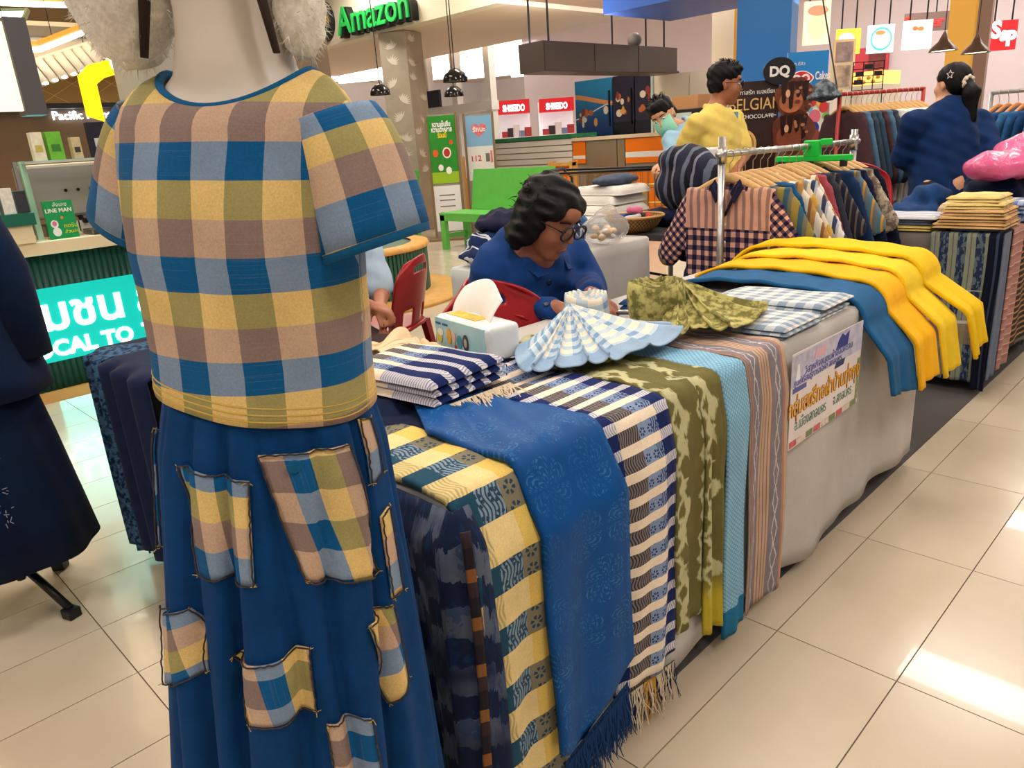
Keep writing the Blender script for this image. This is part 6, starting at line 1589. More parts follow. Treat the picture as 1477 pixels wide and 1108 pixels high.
hrt = [(16*math.sin(a)**3/17, (13*math.cos(a)-5*math.cos(2*a)-2*math.cos(3*a)-math.cos(4*a))/17) for a in [2*PI*i/40 for i in range(40)]]
flat('heart', [(W/2+x*.115, H_*.875+y*.115) for x, y in hrt], plain('heart_pink', (232, 120, 124), .4, vary=.3, scale=40), po, M_, .008); text('lettering', 'รักนะ', .09, WHITEP, po, M_ @ Matrix.Translation((W/2, H_*.86, .010)), .002, 'CENTER', bold=.003)
text('lettering', '112', .11, plain('price_red', (206, 70, 70), .5), p2, M_ @ Matrix.Translation((.07, H_*.62, .008)), .002, bold=.002); flat('print', rectp(W-.15, H_*.61, W-.09, H_*.68), plain('mug_grey', (110, 110, 104), .5), p2, M_, .008); flat('print', rectp(W-.08, H_*.60, W-.05, H_*.70), plain('bar_rose', (220, 120, 130), .5), p2, M_, .008)
o = G().bb((-.02, -.02, 0), (.02, .02, 1.12)).obj('timber_post', plain('raw_timber', (226, 176, 112), .5), None, loc=(at(668, 230, d=11.4).x, at(668, 230, d=11.4).y, 0)); tag(o, 'slim raw timber post between the two poster stands', 'post')
# --- cafe fascia with lettering, palm printed column, dome lamps
fa = thing('sign_fascia', 'cream bulkhead fascia carrying green Amazon lettering', 'fascia', (-12.6, 7.5, 0)); G().bb((-3.5, 0, 3.0), (5.0, .25, CEIL-.02)).obj('board', plain('fascia_cream', (250, 240, 212), .5), fa); G().bb((-3.5, .25, 3.0), (5.0, 3.0, 3.06)).obj('soffit', plain('soffit_cream', (244, 224, 200), .6), fa)
AG = plain('sign_green', (38, 168, 72), .4, emit=.25); ABK = plain('sign_black', (26, 30, 28), .5); MF = board_M((0, -.002, 0), (1, 0, 0), (0, -1, 0))
text('letter_backs', 'Amazon', .56, ABK, fa, MF @ Matrix.Translation((1.545, 3.055, .06)), .12, bold=.02); text('lettering', 'Amazon', .56, AG, fa, MF @ Matrix.Translation((1.50, 3.08, .13)), .03, bold=.004)
lg = G().prism(disc(.98, 3.36, .27, .30, 28), 0, .10, MF).obj('logo_badge', ABK, fa); flat('badge_face', disc(.98, 3.36, .24, .27, 28), plain('badge_green', (30, 120, 90), .4), lg, MF, .101, .004)
flat('badge_flash', [(.74, 3.20), (1.20, 3.26), (1.24, 3.52), (.70, 3.46)], plain('badge_dark', (20, 60, 50), .4), lg, MF, .106, .004); flat('badge_bird', [(.72, 3.40), (.80, 3.64), (.86, 3.52), (.80, 3.40)], plain('badge_amber', (240, 170, 30), .4), lg, MF, .112, .004)
text('lettering', 'Café', .15, WHITEP, lg, MF @ Matrix.Translation((.92, 3.46, .114)), .006, shear=.2); text('lettering', 'AMAZON', .155, plain('badge_amber', (240, 170, 30)), lg, MF @ Matrix.Translation((.70, 3.30, .114)), .006, xscale=.8, bold=.004)
area('added_fascia_uplight', (-9.2, 8.2, 3.15), 7, .8, 70, (1, .93, .84), (PI, 0, 0))  # fixtureless uplight above the soffit, added to brighten the ceiling
pp = at(586, 140, d=11.8); pcx = thing('palm_column', 'beige column printed with white palm leaves beside the poster stands', 'column', (pp.x, pp.y, 0), .35); pcx.scale = (1.2, 1.2, 1.0); G().bb((-.20, -.20, 0), (.20, .20, 2.99)).obj('shaft', plain('taupe_wrap', (176, 162, 140), .6, vary=.12, scale=4), pcx)
LEAF = plain('leaf_white', (222, 212, 194), .6); R = random.Random(12)
for face in (0, 1):
    Mx = board_M((.2005, -.2, 0), (0, 1, 0), (1, 0, 0)) if face == 0 else board_M((-.2, -.2005, 0), (1, 0, 0), (0, -1, 0))
    for k in range(8):
        cx_, cy_ = R.uniform(.08, .32), .9+k*.27+R.uniform(-.06, .06); an = R.uniform(-.8, .8)+PI/2
        for b3 in range(9):
            a = an+(b3-4)*.28; L = R.uniform(.10, .15); w = .013
            tip = (min(.39, max(.01, cx_+L*math.cos(a))), cy_+L*math.sin(a)); nx, ny = -math.sin(a)*w, math.cos(a)*w; mx_, my_ = (cx_+tip[0])/2, (cy_+tip[1])/2
            flat('palm_leaf', [(cx_, cy_), (min(.395, max(.005, mx_+nx)), my_+ny), tip, (min(.395, max(.005, mx_-nx)), my_-ny)], LEAF, pcx, Mx, .0003+.0002*b3, .0004)
def dome(px, py, d, r, label):
    p = at(px, py, d=d); t = thing('dome_lamp', label, 'pendant lamp', p); G().lathe([(r, 0), (r*.97, r*.3), (r*.8, r*.62), (r*.45, r*.9), (.02, r)], 28, cap=False).obj('shade', plain('gloss_black', (18, 18, 20), .12), t, True); G().lathe([(0, .01), (r*.96, .01)], 28, cap=False).obj('inner_disc', plain('lamp_inner', (60, 56, 50), .5), t); G().tube([(0, 0, r), (0, 0, CEIL-p.z)], .006, 6).obj('cord', BLACKM, t)
dome(657, 118, 8.6, .145, 'black dome pendant lamp above the poster stands'); dome(655, 139, 9.4, .125, 'smaller black dome pendant lamp hanging lower behind another'); dome(549, 137, 9.0, .125, 'black dome pendant lamp beside the palm column')
# --- kiosk: louvre wall, orange and steel counter, chest freezers, hanging box
lw = thing('louvre_wall', 'white horizontal louvre wall behind the green bench', 'wall panel', (-9.05, 9.5, 0)); G().bb((-1.1, .02, 0), (.92, .10, 1.28)).obj('backing', plain('louvre_backing', (170, 160, 150), .7), lw)  # backing board in a darker tone than the slats
sm = G().bb((-1.1, -.02, 0), (.92, .02, .082)).me('slat')
for k in range(13): obj('slat', sm, WHITEW, lw, (0, 0, .02+k*.097))
G().bb((-1.12, -.05, 1.28), (.94, .6, 1.34)).obj('green_ledge', plain('ledge_green', (40, 130, 84), .5, vary=.3, scale=5), lw)
for k in range(4): o = G().bb((-.26, -.02, 0), (.26, .30, .08)).bb((-.26, .26, .08), (.26, .30, .72)).obj('timber_seat_back', plain('seat_oak', (226, 176, 84), .5), None, loc=(-10.1+k*.58, 8.9, 0), bevel=.01); tag(o, 'pale oak chair back in the row before the louvre wall', 'chair', 'oak chair backs before the louvre wall')
ORG = plain('orange_laminate', (244, 124, 16), .4); KST = plain('kiosk_steel', (168, 152, 128), .35, .5, .6, .1, 3)
kc = thing('kiosk_counter', 'ice cream kiosk counter of orange and steel panels', 'counter', (-7.2, 9.5, 0)); G().bb((-.91, .02, 0), (1.5, .65, 1.22)).obj('body', plain('kiosk_body', (150, 140, 124), .5), kc); G().bb((-.915, -.04, 1.22), (1.52, .67, 1.27)).obj('worktop', plain('kiosk_top', (226, 206, 176), .4), kc)
for (x0, x1, z0, z1, m_) in [(-.91, -.66, .88, 1.21, ORG), (-.64, -.05, .1, 1.21, KST), (-.03, .10, .1, 1.21, KST), (.12, 1.46, .86, 1.21, ORG), (.12, 1.46, .1, .78, ORG)]: G().bb((x0, -.01, z0), (x1, .02, z1)).obj('front_panel', m_, kc)
G().bb((-.91, -.014, .95), (-.66, -.008, 1.0)).obj('white_stripe', WHITEP, kc); G().bb((.12, -.014, .94), (1.46, -.008, 1.02)).obj('white_stripe', WHITEP, kc)
o = thing('menu_easel', 'orange slanted board in an oak frame before the kiosk', 'easel', (-7.85, 8.9, 0)); G().box((0, 0, .62), (.22, .015, .26), M=Matrix.Rotation(-.25, 3, 'X')).obj('board', ORG, o); G().bb((-.24, -.05, 0), (-.20, .10, .95)).obj('leg', PW, o); G().bb((.20, -.05, 0), (.24, .10, .95)).obj('leg', PW, o); G().bb((-.24, -.03, .88), (.24, .06, .93)).obj('rail', PW, o)
def m_fr(k):
    b = MB('freezer_print_%d' % k, .25, .5); x, y, z = b.uv('Object'); z = z-1.27
    sky = b.mix(z.sst(.1, .9), (20, 60, 120), (40, 150, 214)); d = (z-.58+(x*2.2).sin()*.10).abs()
    c = b.mix(d.lt(.035), sky, (238, 158, 96)); c = b.mix((z-.40-(x*3).sin()*.12).abs().lt(.008), c, (230, 236, 240)) if k == 0 else b.mix(z.gt(.2), (22, 20, 30), (44, 40, 62))
    b.color(c); return b.m
for i, (x0, x1, m_) in enumerate([(-8.80, -8.02, m_fr(0)), (-8.0, -7.58, m_fr(1)), (-7.56, -7.12, m_fr(2))]):
    t = thing('upright_freezer', ['blue sky printed freezer cabinet on the kiosk', 'dark freezer cabinet with ice cream print beside the blue one', 'black freezer cabinet at the end of the kiosk row'][i], 'freezer', ((x0+x1)/2, 10.4, 0)); w = (x1-x0)/2
    G().bb((-w, 0, .9), (w, .6, .90+1.27)).obj('body', m_, t, bevel=.01); G().bb((-w, .01, 0), (w, .6, .9)).obj('base', plain('freezer_base', (60, 60, 66), .5), t); G().bb((w-.05, -.03, 1.42), (w-.03, 0, 1.97)).obj('handle', BLACKP, t)
    Mz = board_M((-w, -.001, 1.27), (1, 0, 0), (0, -1, 0)); R = random.Random(20+i)
    for k in range(9): xx, yy = .06+R.random()*(2*w-.12), .22+R.random()*.34+(.1 if i else -.05); flat('ice_cream_print', disc(xx, yy, R.uniform(.025, .06), R.uniform(.03, .07), 10), plain('ice_%d' % (k % 4), [(236, 226, 210), (196, 110, 60), (226, 170, 90), (150, 60, 60)][k % 4], .4), t, Mz, .0005*(k+1))
hbx = thing('hanging_bulkhead', 'dark brown box bulkhead hanging from the mall ceiling', 'bulkhead', (-6.55, 7.2, 2.07)); BBM = plain('espresso_laminate', (74, 62, 56), .4)
Lb = 2.85; G().bb((-.42, 0, 0), (0, Lb, .34)).obj('box', BBM, hbx)
for k in range(3): G().bb((0, .01+k*Lb/3, .005), (.012, (k+1)*Lb/3-.01, .335)).obj('panel', BBM, hbx)
for (x, y) in ((-.05, .15), (-.05, 1.4), (-.05, 2.6), (-.36, .15), (-.36, 2.6)): G().tube([(x, y, .34), (x, y, CEIL-2.07)], .014, 6).obj('rod', BLACKM, hbx)
G().ell((-.2, 2.1, .44), (.10, .10, .10), 12, 8).obj('fan_housing', plain('fan_grey', (120, 112, 104), .5), hbx, True)
area('added_bulkhead_uplight', (-6.76, 8.0, 2.44), .3, 1.4, 26, (1, .92, .82), (PI, 0, 0))  # no real cove: unseen lamp over the bulkhead, added to lighten the ceiling
for i, (px, py, d) in enumerate([(860, 36, 12), (925, 34, 12), (705, 62, 15), (768, 14, 10), (1200, 12, 9), (1046, 8, 8), (1290, 2, 9)]):
    p = at(px, py, d=d); zz = CEIL
    k = (CEIL-.012-HCAM)/(p.z-HCAM); q = Vector((p.x*k, p.y*k, CEIL-.02)); t = thing('downlight', 'small round recessed downlight in the warm ceiling', 'downlight', q, 0, 'round recessed downlights'); G().lathe([(.075, .0), (.10, .0), (.10, .018)], 20, cap=False).obj('ring', WHITEP, t); G().lathe([(0, .006), (.075, .006)], 20, cap=False).obj('lens', lit('downlight_lens', (255, 248, 236), 12), t)
# white partition, slim column, yellow edge
wp = thing('partition_panels', 'cream partition panels between the freezers and blue pillar', 'partition', (-6.3, 10.2, 0))
for k in range(3): G().bb((-.75+k*.62, 0, 0), (-.75+(k+1)*.62-.012, .08, 2.08)).obj('panel', plain('partition_cream', (238, 228, 208), .5), wp)
G().bb((-.80, -.02, 0), (-.76, .10, 2.12)).obj('edge_profile', plain('mint_steel', (190, 214, 206), .3), wp)
o = thing('slim_column', 'white slim column with yellow edge rising behind the partition', 'column', (-6.2, 10.9, 0)); G().bb((-.18, -.18, 0), (.18, .18, CEIL)).obj('shaft', plain('column_cream', (248, 236, 208), .5), o); G().bb((.18, -.18, 0), (.24, .18, CEIL)).obj('yellow_edge', plain('mustard', (236, 170, 50), .5), o)
mw = thing('oven', 'black microwave oven on a white stand behind the masked man', 'oven', at(1000, 172, d=9.0)); G().bb((-.22, -.2, -.14), (.22, .2, .12)).obj('body', BLACKP, mw, bevel=.01); G().bb((-.18, -.205, -.10), (.10, -.2, .08)).obj('window', plain('oven_glass', (180, 190, 186), .2), mw); G().bb((-.20, -.16, .12), (.16, .16, .27)).obj('carton', plain('kraft', (176, 128, 84), .7), mw); G().bb((-.24, -.22, -mw.location.z), (.24, .22, -.14)).obj('stand', WHITEW, mw)
# blue pillar and soffit
BLU = plain('dq_blue_paint', (24, 104, 176), .45); BLU2 = BLU
bp = thing('blue_pillar', 'royal blue square pillar rising behind the chocolate poster', 'pillar', (-4.72, 9.30, 0), .30); G().bb((-.36, -.26, 0), (.26, .26, CEIL)).obj('shaft', BLU, bp); 
sb = thing('blue_soffit', 'deep blue soffit box joined around the blue pillar', 'soffit', (-5.6, 8.9, 2.74)); G().bb((-.9, -.6, 0), (.55, .9, CEIL-2.76)).obj('box', plain('soffit_blue', (40, 84, 168), .45), sb)
# chocolate poster board with its cone cut-out
t, M_, W, H_ = standee('brown BELGIAN chocolate ice cream poster board with cone cut-out', 1052, 1122, 118, 216, 5.9, 'poster stand')
G().prism(rectp(0, 0, W, H_), -.03, 0, M_).obj('board', plain('chocolate_board', (52, 32, 28), .4, vary=.3, scale=6), t)
gold = plain('gold_ink', (222, 178, 110), .4); text('lettering', 'BELGIAN', .125, gold, t, M_ @ Matrix.Translation((W/2+.01, H_-.21, .003)), .004, 'CENTER', xscale=.85); text('lettering', 'CHOCOLATE', .042, WHITEP, t, M_ @ Matrix.Translation((W/2+.03, H_-.275, .003)), .004, 'CENTER'); text('lettering', 'ทาสรัก เบลเยียม', .045, WHITEP, t, M_ @ Matrix.Translation((W/2+.03, H_-.095, .003)), .004, 'CENTER')
for x in (.02, W-.09): flat('print_line', rectp(x, H_-.262, x+.075, H_-.257), WHITEP, t, M_, .002)
flat('coin', disc(W*.30, H_-.47, .105, .115), gold, t, M_, .002); flat('coin_ring', disc(W*.30, H_-.47, .085, .095), plain('gold_dark', (176, 120, 56), .4), t, M_, .004); text('lettering', '9', .17, plain('coin_ink', (70, 40, 24), .4), t, M_ @ Matrix.Translation((W*.30, H_-.53, .007)), .002, 'CENTER')
R = random.Random(31)
for k in range(22): flat('chocolate_print', disc(R.uniform(.03, W-.02), H_-.66-R.random()*.20, R.uniform(.03, .07), R.uniform(.02, .05), 8), plain('choc_%d' % (k % 4), [(74, 34, 28), (132, 58, 52), (170, 90, 80), (50, 26, 22)][k % 4], .35), t, M_, .002+.0006*k)
CHO = plain('choc_scoop', (112, 58, 40), .3, vary=.3, scale=14); Mc = M_ @ Matrix.Translation((W-.03, 0, .02))
G().prism([(.02, .0), (.20, .0), (.30, H_-.55), (.02, H_-.55)], -.02, .0, Mc).obj('cone_cutout', plain('cone_brown', (126, 82, 60), .4, vary=.2, scale=10), t)
for i, (x, y, r) in enumerate([(.15, H_-.14, .15), (.15, H_-.40, .17)]):
    R = random.Random(40+i); o = G().prism([(x+r*(1+.06*math.sin(5*a+i))*math.cos(a), y+r*(1+.05*math.sin(7*a))*math.sin(a)) for a in [2*PI*q/40 for q in range(40)]], -.02, .0, Mc).obj('scoop_cutout', CHO, t)
    flat('caramel_print', disc(x-.03, y-.03, r*.62, r*.55), plain('caramel_%d' % i, [(190, 112, 72), (140, 76, 52)][i], .3, vary=.25, scale=12), o, Mc, .001)
    for q in range(4): xx = x-.09+q*.055; L = R.uniform(.10, .20); flat('drip_print', [(xx-.022, y+r*.75), (xx+.03, y+r*.8), (xx+.018, y+r*.75-L), (xx+.002, y+r*.66-L), (xx-.010, y+r*.75-L)], plain('drip', (46, 24, 20), .25), o, Mc, .003+.0006*q)
    for q in range(8): flat('nut_print', disc(x+R.uniform(.0, .12), y+R.uniform(-.1, .12), R.uniform(.012, .024), R.uniform(.010, .02), 7), plain('nut_%d' % (q % 2), [(176, 120, 92), (96, 54, 44)][q % 2], .4), o, Mc, .006+.0005*q)
    flat('gloss_print', disc(x-.06, y+.03, .018, .03, 12), plain('gloss_tan', (224, 170, 132), .3), o, Mc, .011)
bd = G().prism(disc(.02, H_+.06, .125, .10), -.012, .004, Mc).obj('badge_cutout', plain('badge_black', (24, 22, 24), .4), t); text('lettering', 'DQ', .10, WHITEP, bd, Mc @ Matrix.Translation((.02, H_+.025, .006)), .003, 'CENTER', bold=.004)
# DQ Cakes roll-up
t, M_, W, H_ = standee('blue and cream DQ Cakes roll-up banner with ice cream cups', 1134, 1192, 76, 200, 6.1)
bn2 = G().prism(rectp(0, .08, W, H_), -.01, 0, M_).obj('banner', plain('banner_cream', (236, 232, 220), .45), t); G().prism(rectp(-.03, 0, W+.03, .08), -.10, .08, M_).obj('base', STEEL, t); G().prism(rectp(W, .05, W+.03, H_*.78), -.03, 0, M_).obj('pole', plain('taupe_pole', (160, 148, 130), .5), t)
flat('blue_header', [(0, H_-.40), (0, H_), (W, H_), (W, H_-.34), (W*.75, H_-.30), (W*.4, H_-.33), (W*.15, H_-.42)], plain('dq_sky', (36, 132, 206), .4), bn2, M_, .001)
for i, (k, c) in enumerate([(1.08, (250, 250, 250)), (.96, (212, 44, 52))]): flat('logo', [(.115+math.cos(a)*.095*k*(1+.0*a), H_-.20+math.sin(a)*.055*k*(1-.35*math.cos(a)**2)) for a in [2*PI*q/28 for q in range(28)]], plain('dq_logo_%d' % i, c, .4), bn2, M_, .003+.001*i)
text('lettering', 'DQ', .088, WHITEP, bn2, M_ @ Matrix.Translation((.115, H_-.232, .006)), .002, 'CENTER', bold=.004); text('lettering', 'Cakes', .085, WHITEP, bn2, M_ @ Matrix.Translation((.225, H_-.215, .005)), .002, xscale=.58, bold=.002); text('lettering', 'เค้ก ดีคิว', .035, WHITEP, bn2, M_ @ Matrix.Translation((.02, H_-.10, .003)), .002)
for i, (x, y, r, c) in enumerate([(.16, -.40, .03, (240, 180, 60)), (.22, -.39, .03, (216, 60, 60)), (.20, -.44, .022, (120, 190, 220)), (.28, -.40, .03, (240, 200, 80)), (.31, -.43, .04, (216, 60, 60)), (.325, -.50, .025, (120, 190, 60))]): flat('candle_print', disc(x, H_+y, r, r*1.1, 10), plain('candle_%d' % i, c, .4), bn2, M_, .002+.0005*i)
flat('lime_wave', [(0, .08), (W, .08), (W, H_-.80), (W*.5, H_-.86), (0, H_-.74)], plain('dq_lime', (180, 206, 40), .4), bn2, M_, .001)
for i, (x, y, rx, ry, c) in enumerate([(.24, -.50, .05, .055, (232, 120, 140)), (.24, -.59, .042, .05, (30, 60, 160)), (.14, -.60, .065, .05, (240, 232, 216)), (.135, -.69, .058, .075, (34, 70, 176)), (.255, -.66, .04, .06, (150, 70, 60)), (.05, -.72, .03, .08, (70, 50, 60))]): flat('cup_print', disc(x, H_+y, rx, ry, 16), plain('cup_%d' % i, c, .4), bn2, M_, .002+.0006*i)
# --- right hand food hall
fw_ = G().bb((-14, 14.6, 0), (12, 14.8, CEIL)).obj('wall_back', plain('lavender_wall', (216, 206, 214), .6, vary=.05, scale=1)); tag(fw_, 'pale lavender food hall wall behind the hanging signs', 'wall', kind='structure')
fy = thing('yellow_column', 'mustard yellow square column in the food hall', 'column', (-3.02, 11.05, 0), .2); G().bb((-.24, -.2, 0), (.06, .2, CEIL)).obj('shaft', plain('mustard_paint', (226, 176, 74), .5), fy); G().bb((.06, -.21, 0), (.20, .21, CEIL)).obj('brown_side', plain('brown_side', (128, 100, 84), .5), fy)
def hang_sign(px, py, w, h, d, mat, label, shapes=(), rods=2):
    p = at(px, py, d=d); t = thing('hanging_sign', label, 'sign', p); M_ = board_M((0, 0, 0), CAMA, CAMO); pn = G().prism(rectp(-w/2, -h/2, w/2, h/2), -.04, 0, M_).obj('panel', mat, t)
    for i, (x, y, rx, ry, c) in enumerate(shapes): flat('print', disc(x*w, y*h, rx*w, ry*h, 18), lit('%s_p%d' % (mat.name, i), c, .7), pn, M_, .001+.001*i)
    for x in ([-w*.3, w*.3] if rods == 2 else [0]):
        q = M_ @ Vector((x, h/2, -.02)); G().tube([q, (q.x, q.y, CEIL-p.z)], .010, 6).obj('rod', BLACKM, t)
    return t, pn, M_
hang_sign(1224, 60, .30, .30, 9.5, lit('sign_yellow', (250, 220, 70), .9), 'yellow and white hanging food sign', [(-.1, .1, .35, .25, (236, 240, 232))])
hang_sign(1271, 56, .33, .33, 9.5, lit('sign_cyan', (190, 236, 240), .95), 'white and cyan hanging food sign with round dish', [(0, 0, .42, .42, (90, 196, 206)), (0, 0, .36, .34, (250, 250, 246)), (-.05, .22, .2, .08, (206, 150, 90))])
hang_sign(1324, 50, .36, .34, 9.5, lit('sign_white', (255, 255, 252), 1.1), 'white hanging food sign with two brown pastries', [(-.12, .22, .1, .08, (206, 130, 84)), (.08, .2, .12, .08, (206, 140, 90))])
t, pn, M_ = hang_sign(1446, 51, .37, .35, 9.5, lit('sign_red', (226, 30, 36), 1.0), 'red hanging sign with white S and P lettering', rods=2)
text('lettering', 'S', .27, lit('sp_white', (255, 250, 246), 1.2), pn, M_ @ Matrix.Translation((-.15, -.02, .002)), .004, bold=.012); text('lettering', '&', .17, lit('sp_white', (255, 250, 246), 1.2), pn, M_ @ Matrix.Translation((-.03, -.06, .002)), .004, bold=.008); text('lettering', 'P', .24, lit('sp_white', (255, 250, 246), 1.2), pn, M_ @ Matrix.Translation((.05, -.12, .002)), .004, bold=.012)
hang_sign(1179, 33, .30, .46, 8.6, lit('menu_warm', (230, 216, 186), .8), 'lit dessert menu board hanging beside the blue pillar', [(0, -.1, .36, .3, (214, 214, 170)), (0, .28, .4, .12, (206, 140, 110))])
bk_ = thing('red_sign', 'white and red burger sign lettering high in the food hall', 'sign', at(1376, 36, d=11.2)); G().prism(rectp(-.75, -.06, .08, .20), -.02, 0, board_M((0, 0, 0), CAMA, CAMO)).obj('board', plain('smoke_board', (120, 100, 96), .5), bk_); text('lettering', 'Burger K', .22, lit('burger_red', (206, 50, 44), .8), bk_, board_M((0, 0, 0), CAMA, CAMO) @ Matrix.Translation((.05, .0, .004)), .01, 'RIGHT', bold=.004); G().tube([(-.2, -.2, .2), (-.2, -.2, CEIL-bk_.location.z)], .01, 6).obj('rod', BLACKM, bk_)
for i, (px, py, w, h, d, c, lb) in enumerate([(1218, 76, .27, .30, 9.0, (150, 140, 150), 'small framed dessert picture behind the roll-up banner'), (1214, 110, .24, .28, 8.2, (196, 170, 150), 'cream framed food picture below the dessert picture')]):
    p = at(px, py, d=d); t = thing('picture_board', lb, 'poster', (p.x, p.y, 0)); M_ = board_M((0, 0, 0), CAMA, CAMO); G().prism(rectp(-w/2, p.z-h/2, w/2, p.z+h/2), -.02, 0, M_).obj('frame', plain('frame_cream', (226, 206, 170), .5), t); G().prism(rectp(-w/2+.03, p.z-h/2+.03, w/2-.03, p.z+h/2-.03), 0, .004, M_).obj('picture', plain('pic_%d' % i, c, .5, vary=.5, scale=9), t); G().prism(rectp(-.02, 0, .02, p.z-h/2), -.02, 0, M_).obj('leg', PW, t)
p = at(1252, 110, d=8.0); gr = thing('grid_rack', 'black wire grid rack with cards in the food hall', 'rack', (p.x, p.y, 0)); M_ = board_M((0, 0, 0), CAMA, CAMO)
for k in range(5): G().prism(rectp(-.17, p.z-.14+k*.07, .17, p.z-.132+k*.07), -.004, .004, M_).obj('bar', BLACKM, gr)
for k in range(4): G().prism(rectp(-.17+k*.11, 0 if k in (0, 3) else p.z-.14, -.162+k*.11, p.z+.15), -.004, .004, M_).obj('bar', BLACKM, gr)
for (x, y) in ((-.14, .0), (-.05, .07), (.06, .0), (-.15, -.08)): G().prism(rectp(x, p.z+y, x+.09, p.z+y+.05), .004, .008, M_).obj('card', BLACKP, gr)
def conelamp(px, py, d, label):
    p = at(px, py, d=d); t = thing('cone_lamp', label, 'pendant lamp', p); G().lathe([(.125, 0), (.105, .035), (.05, .085), (.022, .14), (.008, .17)], 28, cap=False).obj('shade', plain('bronze_shade', (70, 48, 36), .3, .5, .4), t, True); G().lathe([(0, .008), (.115, .008)], 24, cap=False).obj('bulb_disc', lit('warm_disc', (255, 226, 180), 6), t); G().tube([(0, 0, .17), (0, 0, CEIL-p.z)], .004, 6).obj('cord', BLACKM, t)
conelamp(1360, 74, 7.0, 'bronze cone pendant lamp in front of the yellow column'); conelamp(1407, 77, 7.0, 'bronze cone pendant lamp beside the brown column side')
pc_ = thing('pastry_case', 'warmly lit glass pastry case in the food hall', 'display case', (-3.62, 9.4, 0)); G().bb((-.22, -.3, 0), (.30, .3, 1.62)).obj('cabinet', plain('case_white', (230, 220, 206), .5), pc_); G().bb((-.21, -.29, 1.62), (.29, .29, 1.76)).obj('lit_shelf', lit('pastry_glow', (255, 186, 96), 1.6), pc_)
R = random.Random(6)
for k in range(10): G().ell((-.19+k*.05, -.30, 1.65+.04*(k % 2)), (.025, .02, .02), 8, 6).obj('pastry', plain('pastry', (226, 160, 80), .5), pc_, True)
rb = thing('red_menu_board', 'red and pink menu panel on the lavender food hall wall', 'sign', (-5.55, 14.5, 2.0)); G().bb((-.30, 0, 0), (.34, .06, .42)).obj('panel', plain('menu_red', (206, 70, 84), .5), rb); G().bb((.02, -.02, .05), (.30, 0, .36)).obj('picture', plain('menu_dark', (130, 60, 64), .5, vary=.4, scale=6), rb)
gl2 = thing('light_wall', 'bright pale panel wall at the far food hall end', 'wall panel', (.5, 13.2, 0)); G().bb((-2.9, 0, 0), (5, .1, 2.9)).obj('panel', plain('ice_white', (222, 232, 238), .4), gl2)
# --- far bright shops beyond the kiosk
fb = G().bb((-34, 25, 0), (-14, 25.2, CEIL)).obj('wall_far', plain('far_white', (240, 236, 236), .6)); tag(fb, 'far white shop wall across the mall', 'wall', kind='structure')
fc = G().bb((-27, 2, 0), (-26.8, 25, CEIL)).obj('wall_side', plain('far_white', (240, 236, 236))); tag(fc, 'far white side wall across the mall', 'wall', kind='structure')
WG = lit('white_tube', (250, 250, 255), 6)
for k in range(9):
    a, b_ = Vector((-25+k*.9, 10+k*1.0, 3.55-.04*k)), Vector((-14.5+k*.7, 17+k*.8, 3.55-.04*k)); t = thing('light_strip', 'long white light strip running over the far shops', 'light', a, 0, 'white light strips over the far shops'); G().tube([(0, 0, 0), b_-a], .045, 6).obj('tube', WG, t); G().tube([Vector((0, 0, 0)), Vector((0, 0, CEIL-a.z))], .01, 5).obj('cable', BLACKM, t)
area('far_shop_light', (-18, 16, 3.6), 9, 6, 170, (1, .98, .98)); area('added_far_uplight', (-19, 15, 2.7), 8, 8, 160, (1, .98, .98), (PI, 0, 0))  # the upward one floats free, added to whiten the far ceiling
area('food_hall_light', (-2.5, 12.2, 3.6), 6, 2.5, 110, (1, .95, .9)); area('added_hall_uplight', (-4.0, 10.4, 2.62), 2.2, 2.2, 60, (1, .9, .78), (PI, 0, 0))  # the upward lamp has no fitting, added for a brighter hall ceiling
# cosmetics booths with red bands
for i, (px0, px1, py, d, lb) in enumerate([(718, 764, 158, 15.0, 'white cosmetics booth under a red band beside the poster stand'), (778, 828, 155, 15.5, 'white cosmetics booth under a red band beside the freezers')]):
    a, b_ = at(px0, py, d=d), at(px1, py, d=d); W = (b_-a).length; al = Vector((b_.x-a.x, b_.y-a.y, 0)).normalized(); M_ = board_M((0, 0, 0), al, (al.y, -al.x, 0)); t = thing('cosmetics_booth', lb, 'booth', (a.x, a.y, 0)); z0 = a.z
    G().prism(rectp(0, 0, W, z0+.12), -.8, -.4, M_).obj('back_panel', lit('booth_white', (250, 248, 250), .35), t); G().prism(rectp(0, z0-.10, W, z0+.16), -.4, 0, M_).obj('red_band', plain('lipstick_red', (206, 30, 40), .4, emit=.25), t)
    text('lettering', 'SHISEIDO', .17, SIGNW, t, M_ @ Matrix.Translation((W*.5, z0-.05, .004)), .01, 'CENTER', xscale=.62, bold=.006)
    G().prism(rectp(0, 0, W, z0-.55), -.4, -.02, M_).obj('counter', WHITEP, t)
    for k in range(5): G().prism(rectp(.05+k*W/5.5, z0-.55, .05+k*W/5.5+.14, z0-.55+.12+.06*(k % 3)), -.3, -.1, M_).obj('display_item', plain('cosm_%d' % (k % 4), [(180, 60, 60), (60, 50, 54), (230, 220, 220), (120, 130, 170)][k % 4], .4), t)
wf_ = thing('storefront', 'white shop front frame with slim posts beyond the poster stands', 'storefront', at(640, 170, d=15.8)); 
for x in (-1.6, -.4, .5, 1.5): G().bb((x-.08, -.08, -wf_.location.z), (x+.08, .08, 1.3)).obj('post', WHITEP, wf_)
G().bb((-1.7, -.1, .05), (1.6, .1, .22)).obj('lintel', WHITEP, wf_)
for x in (-.9, -.2): G().bb((x-.3, -.16, .22), (x+.3, -.1, .55)).obj('name_plate', plain('navy_plate', (44, 44, 66), .5), wf_)
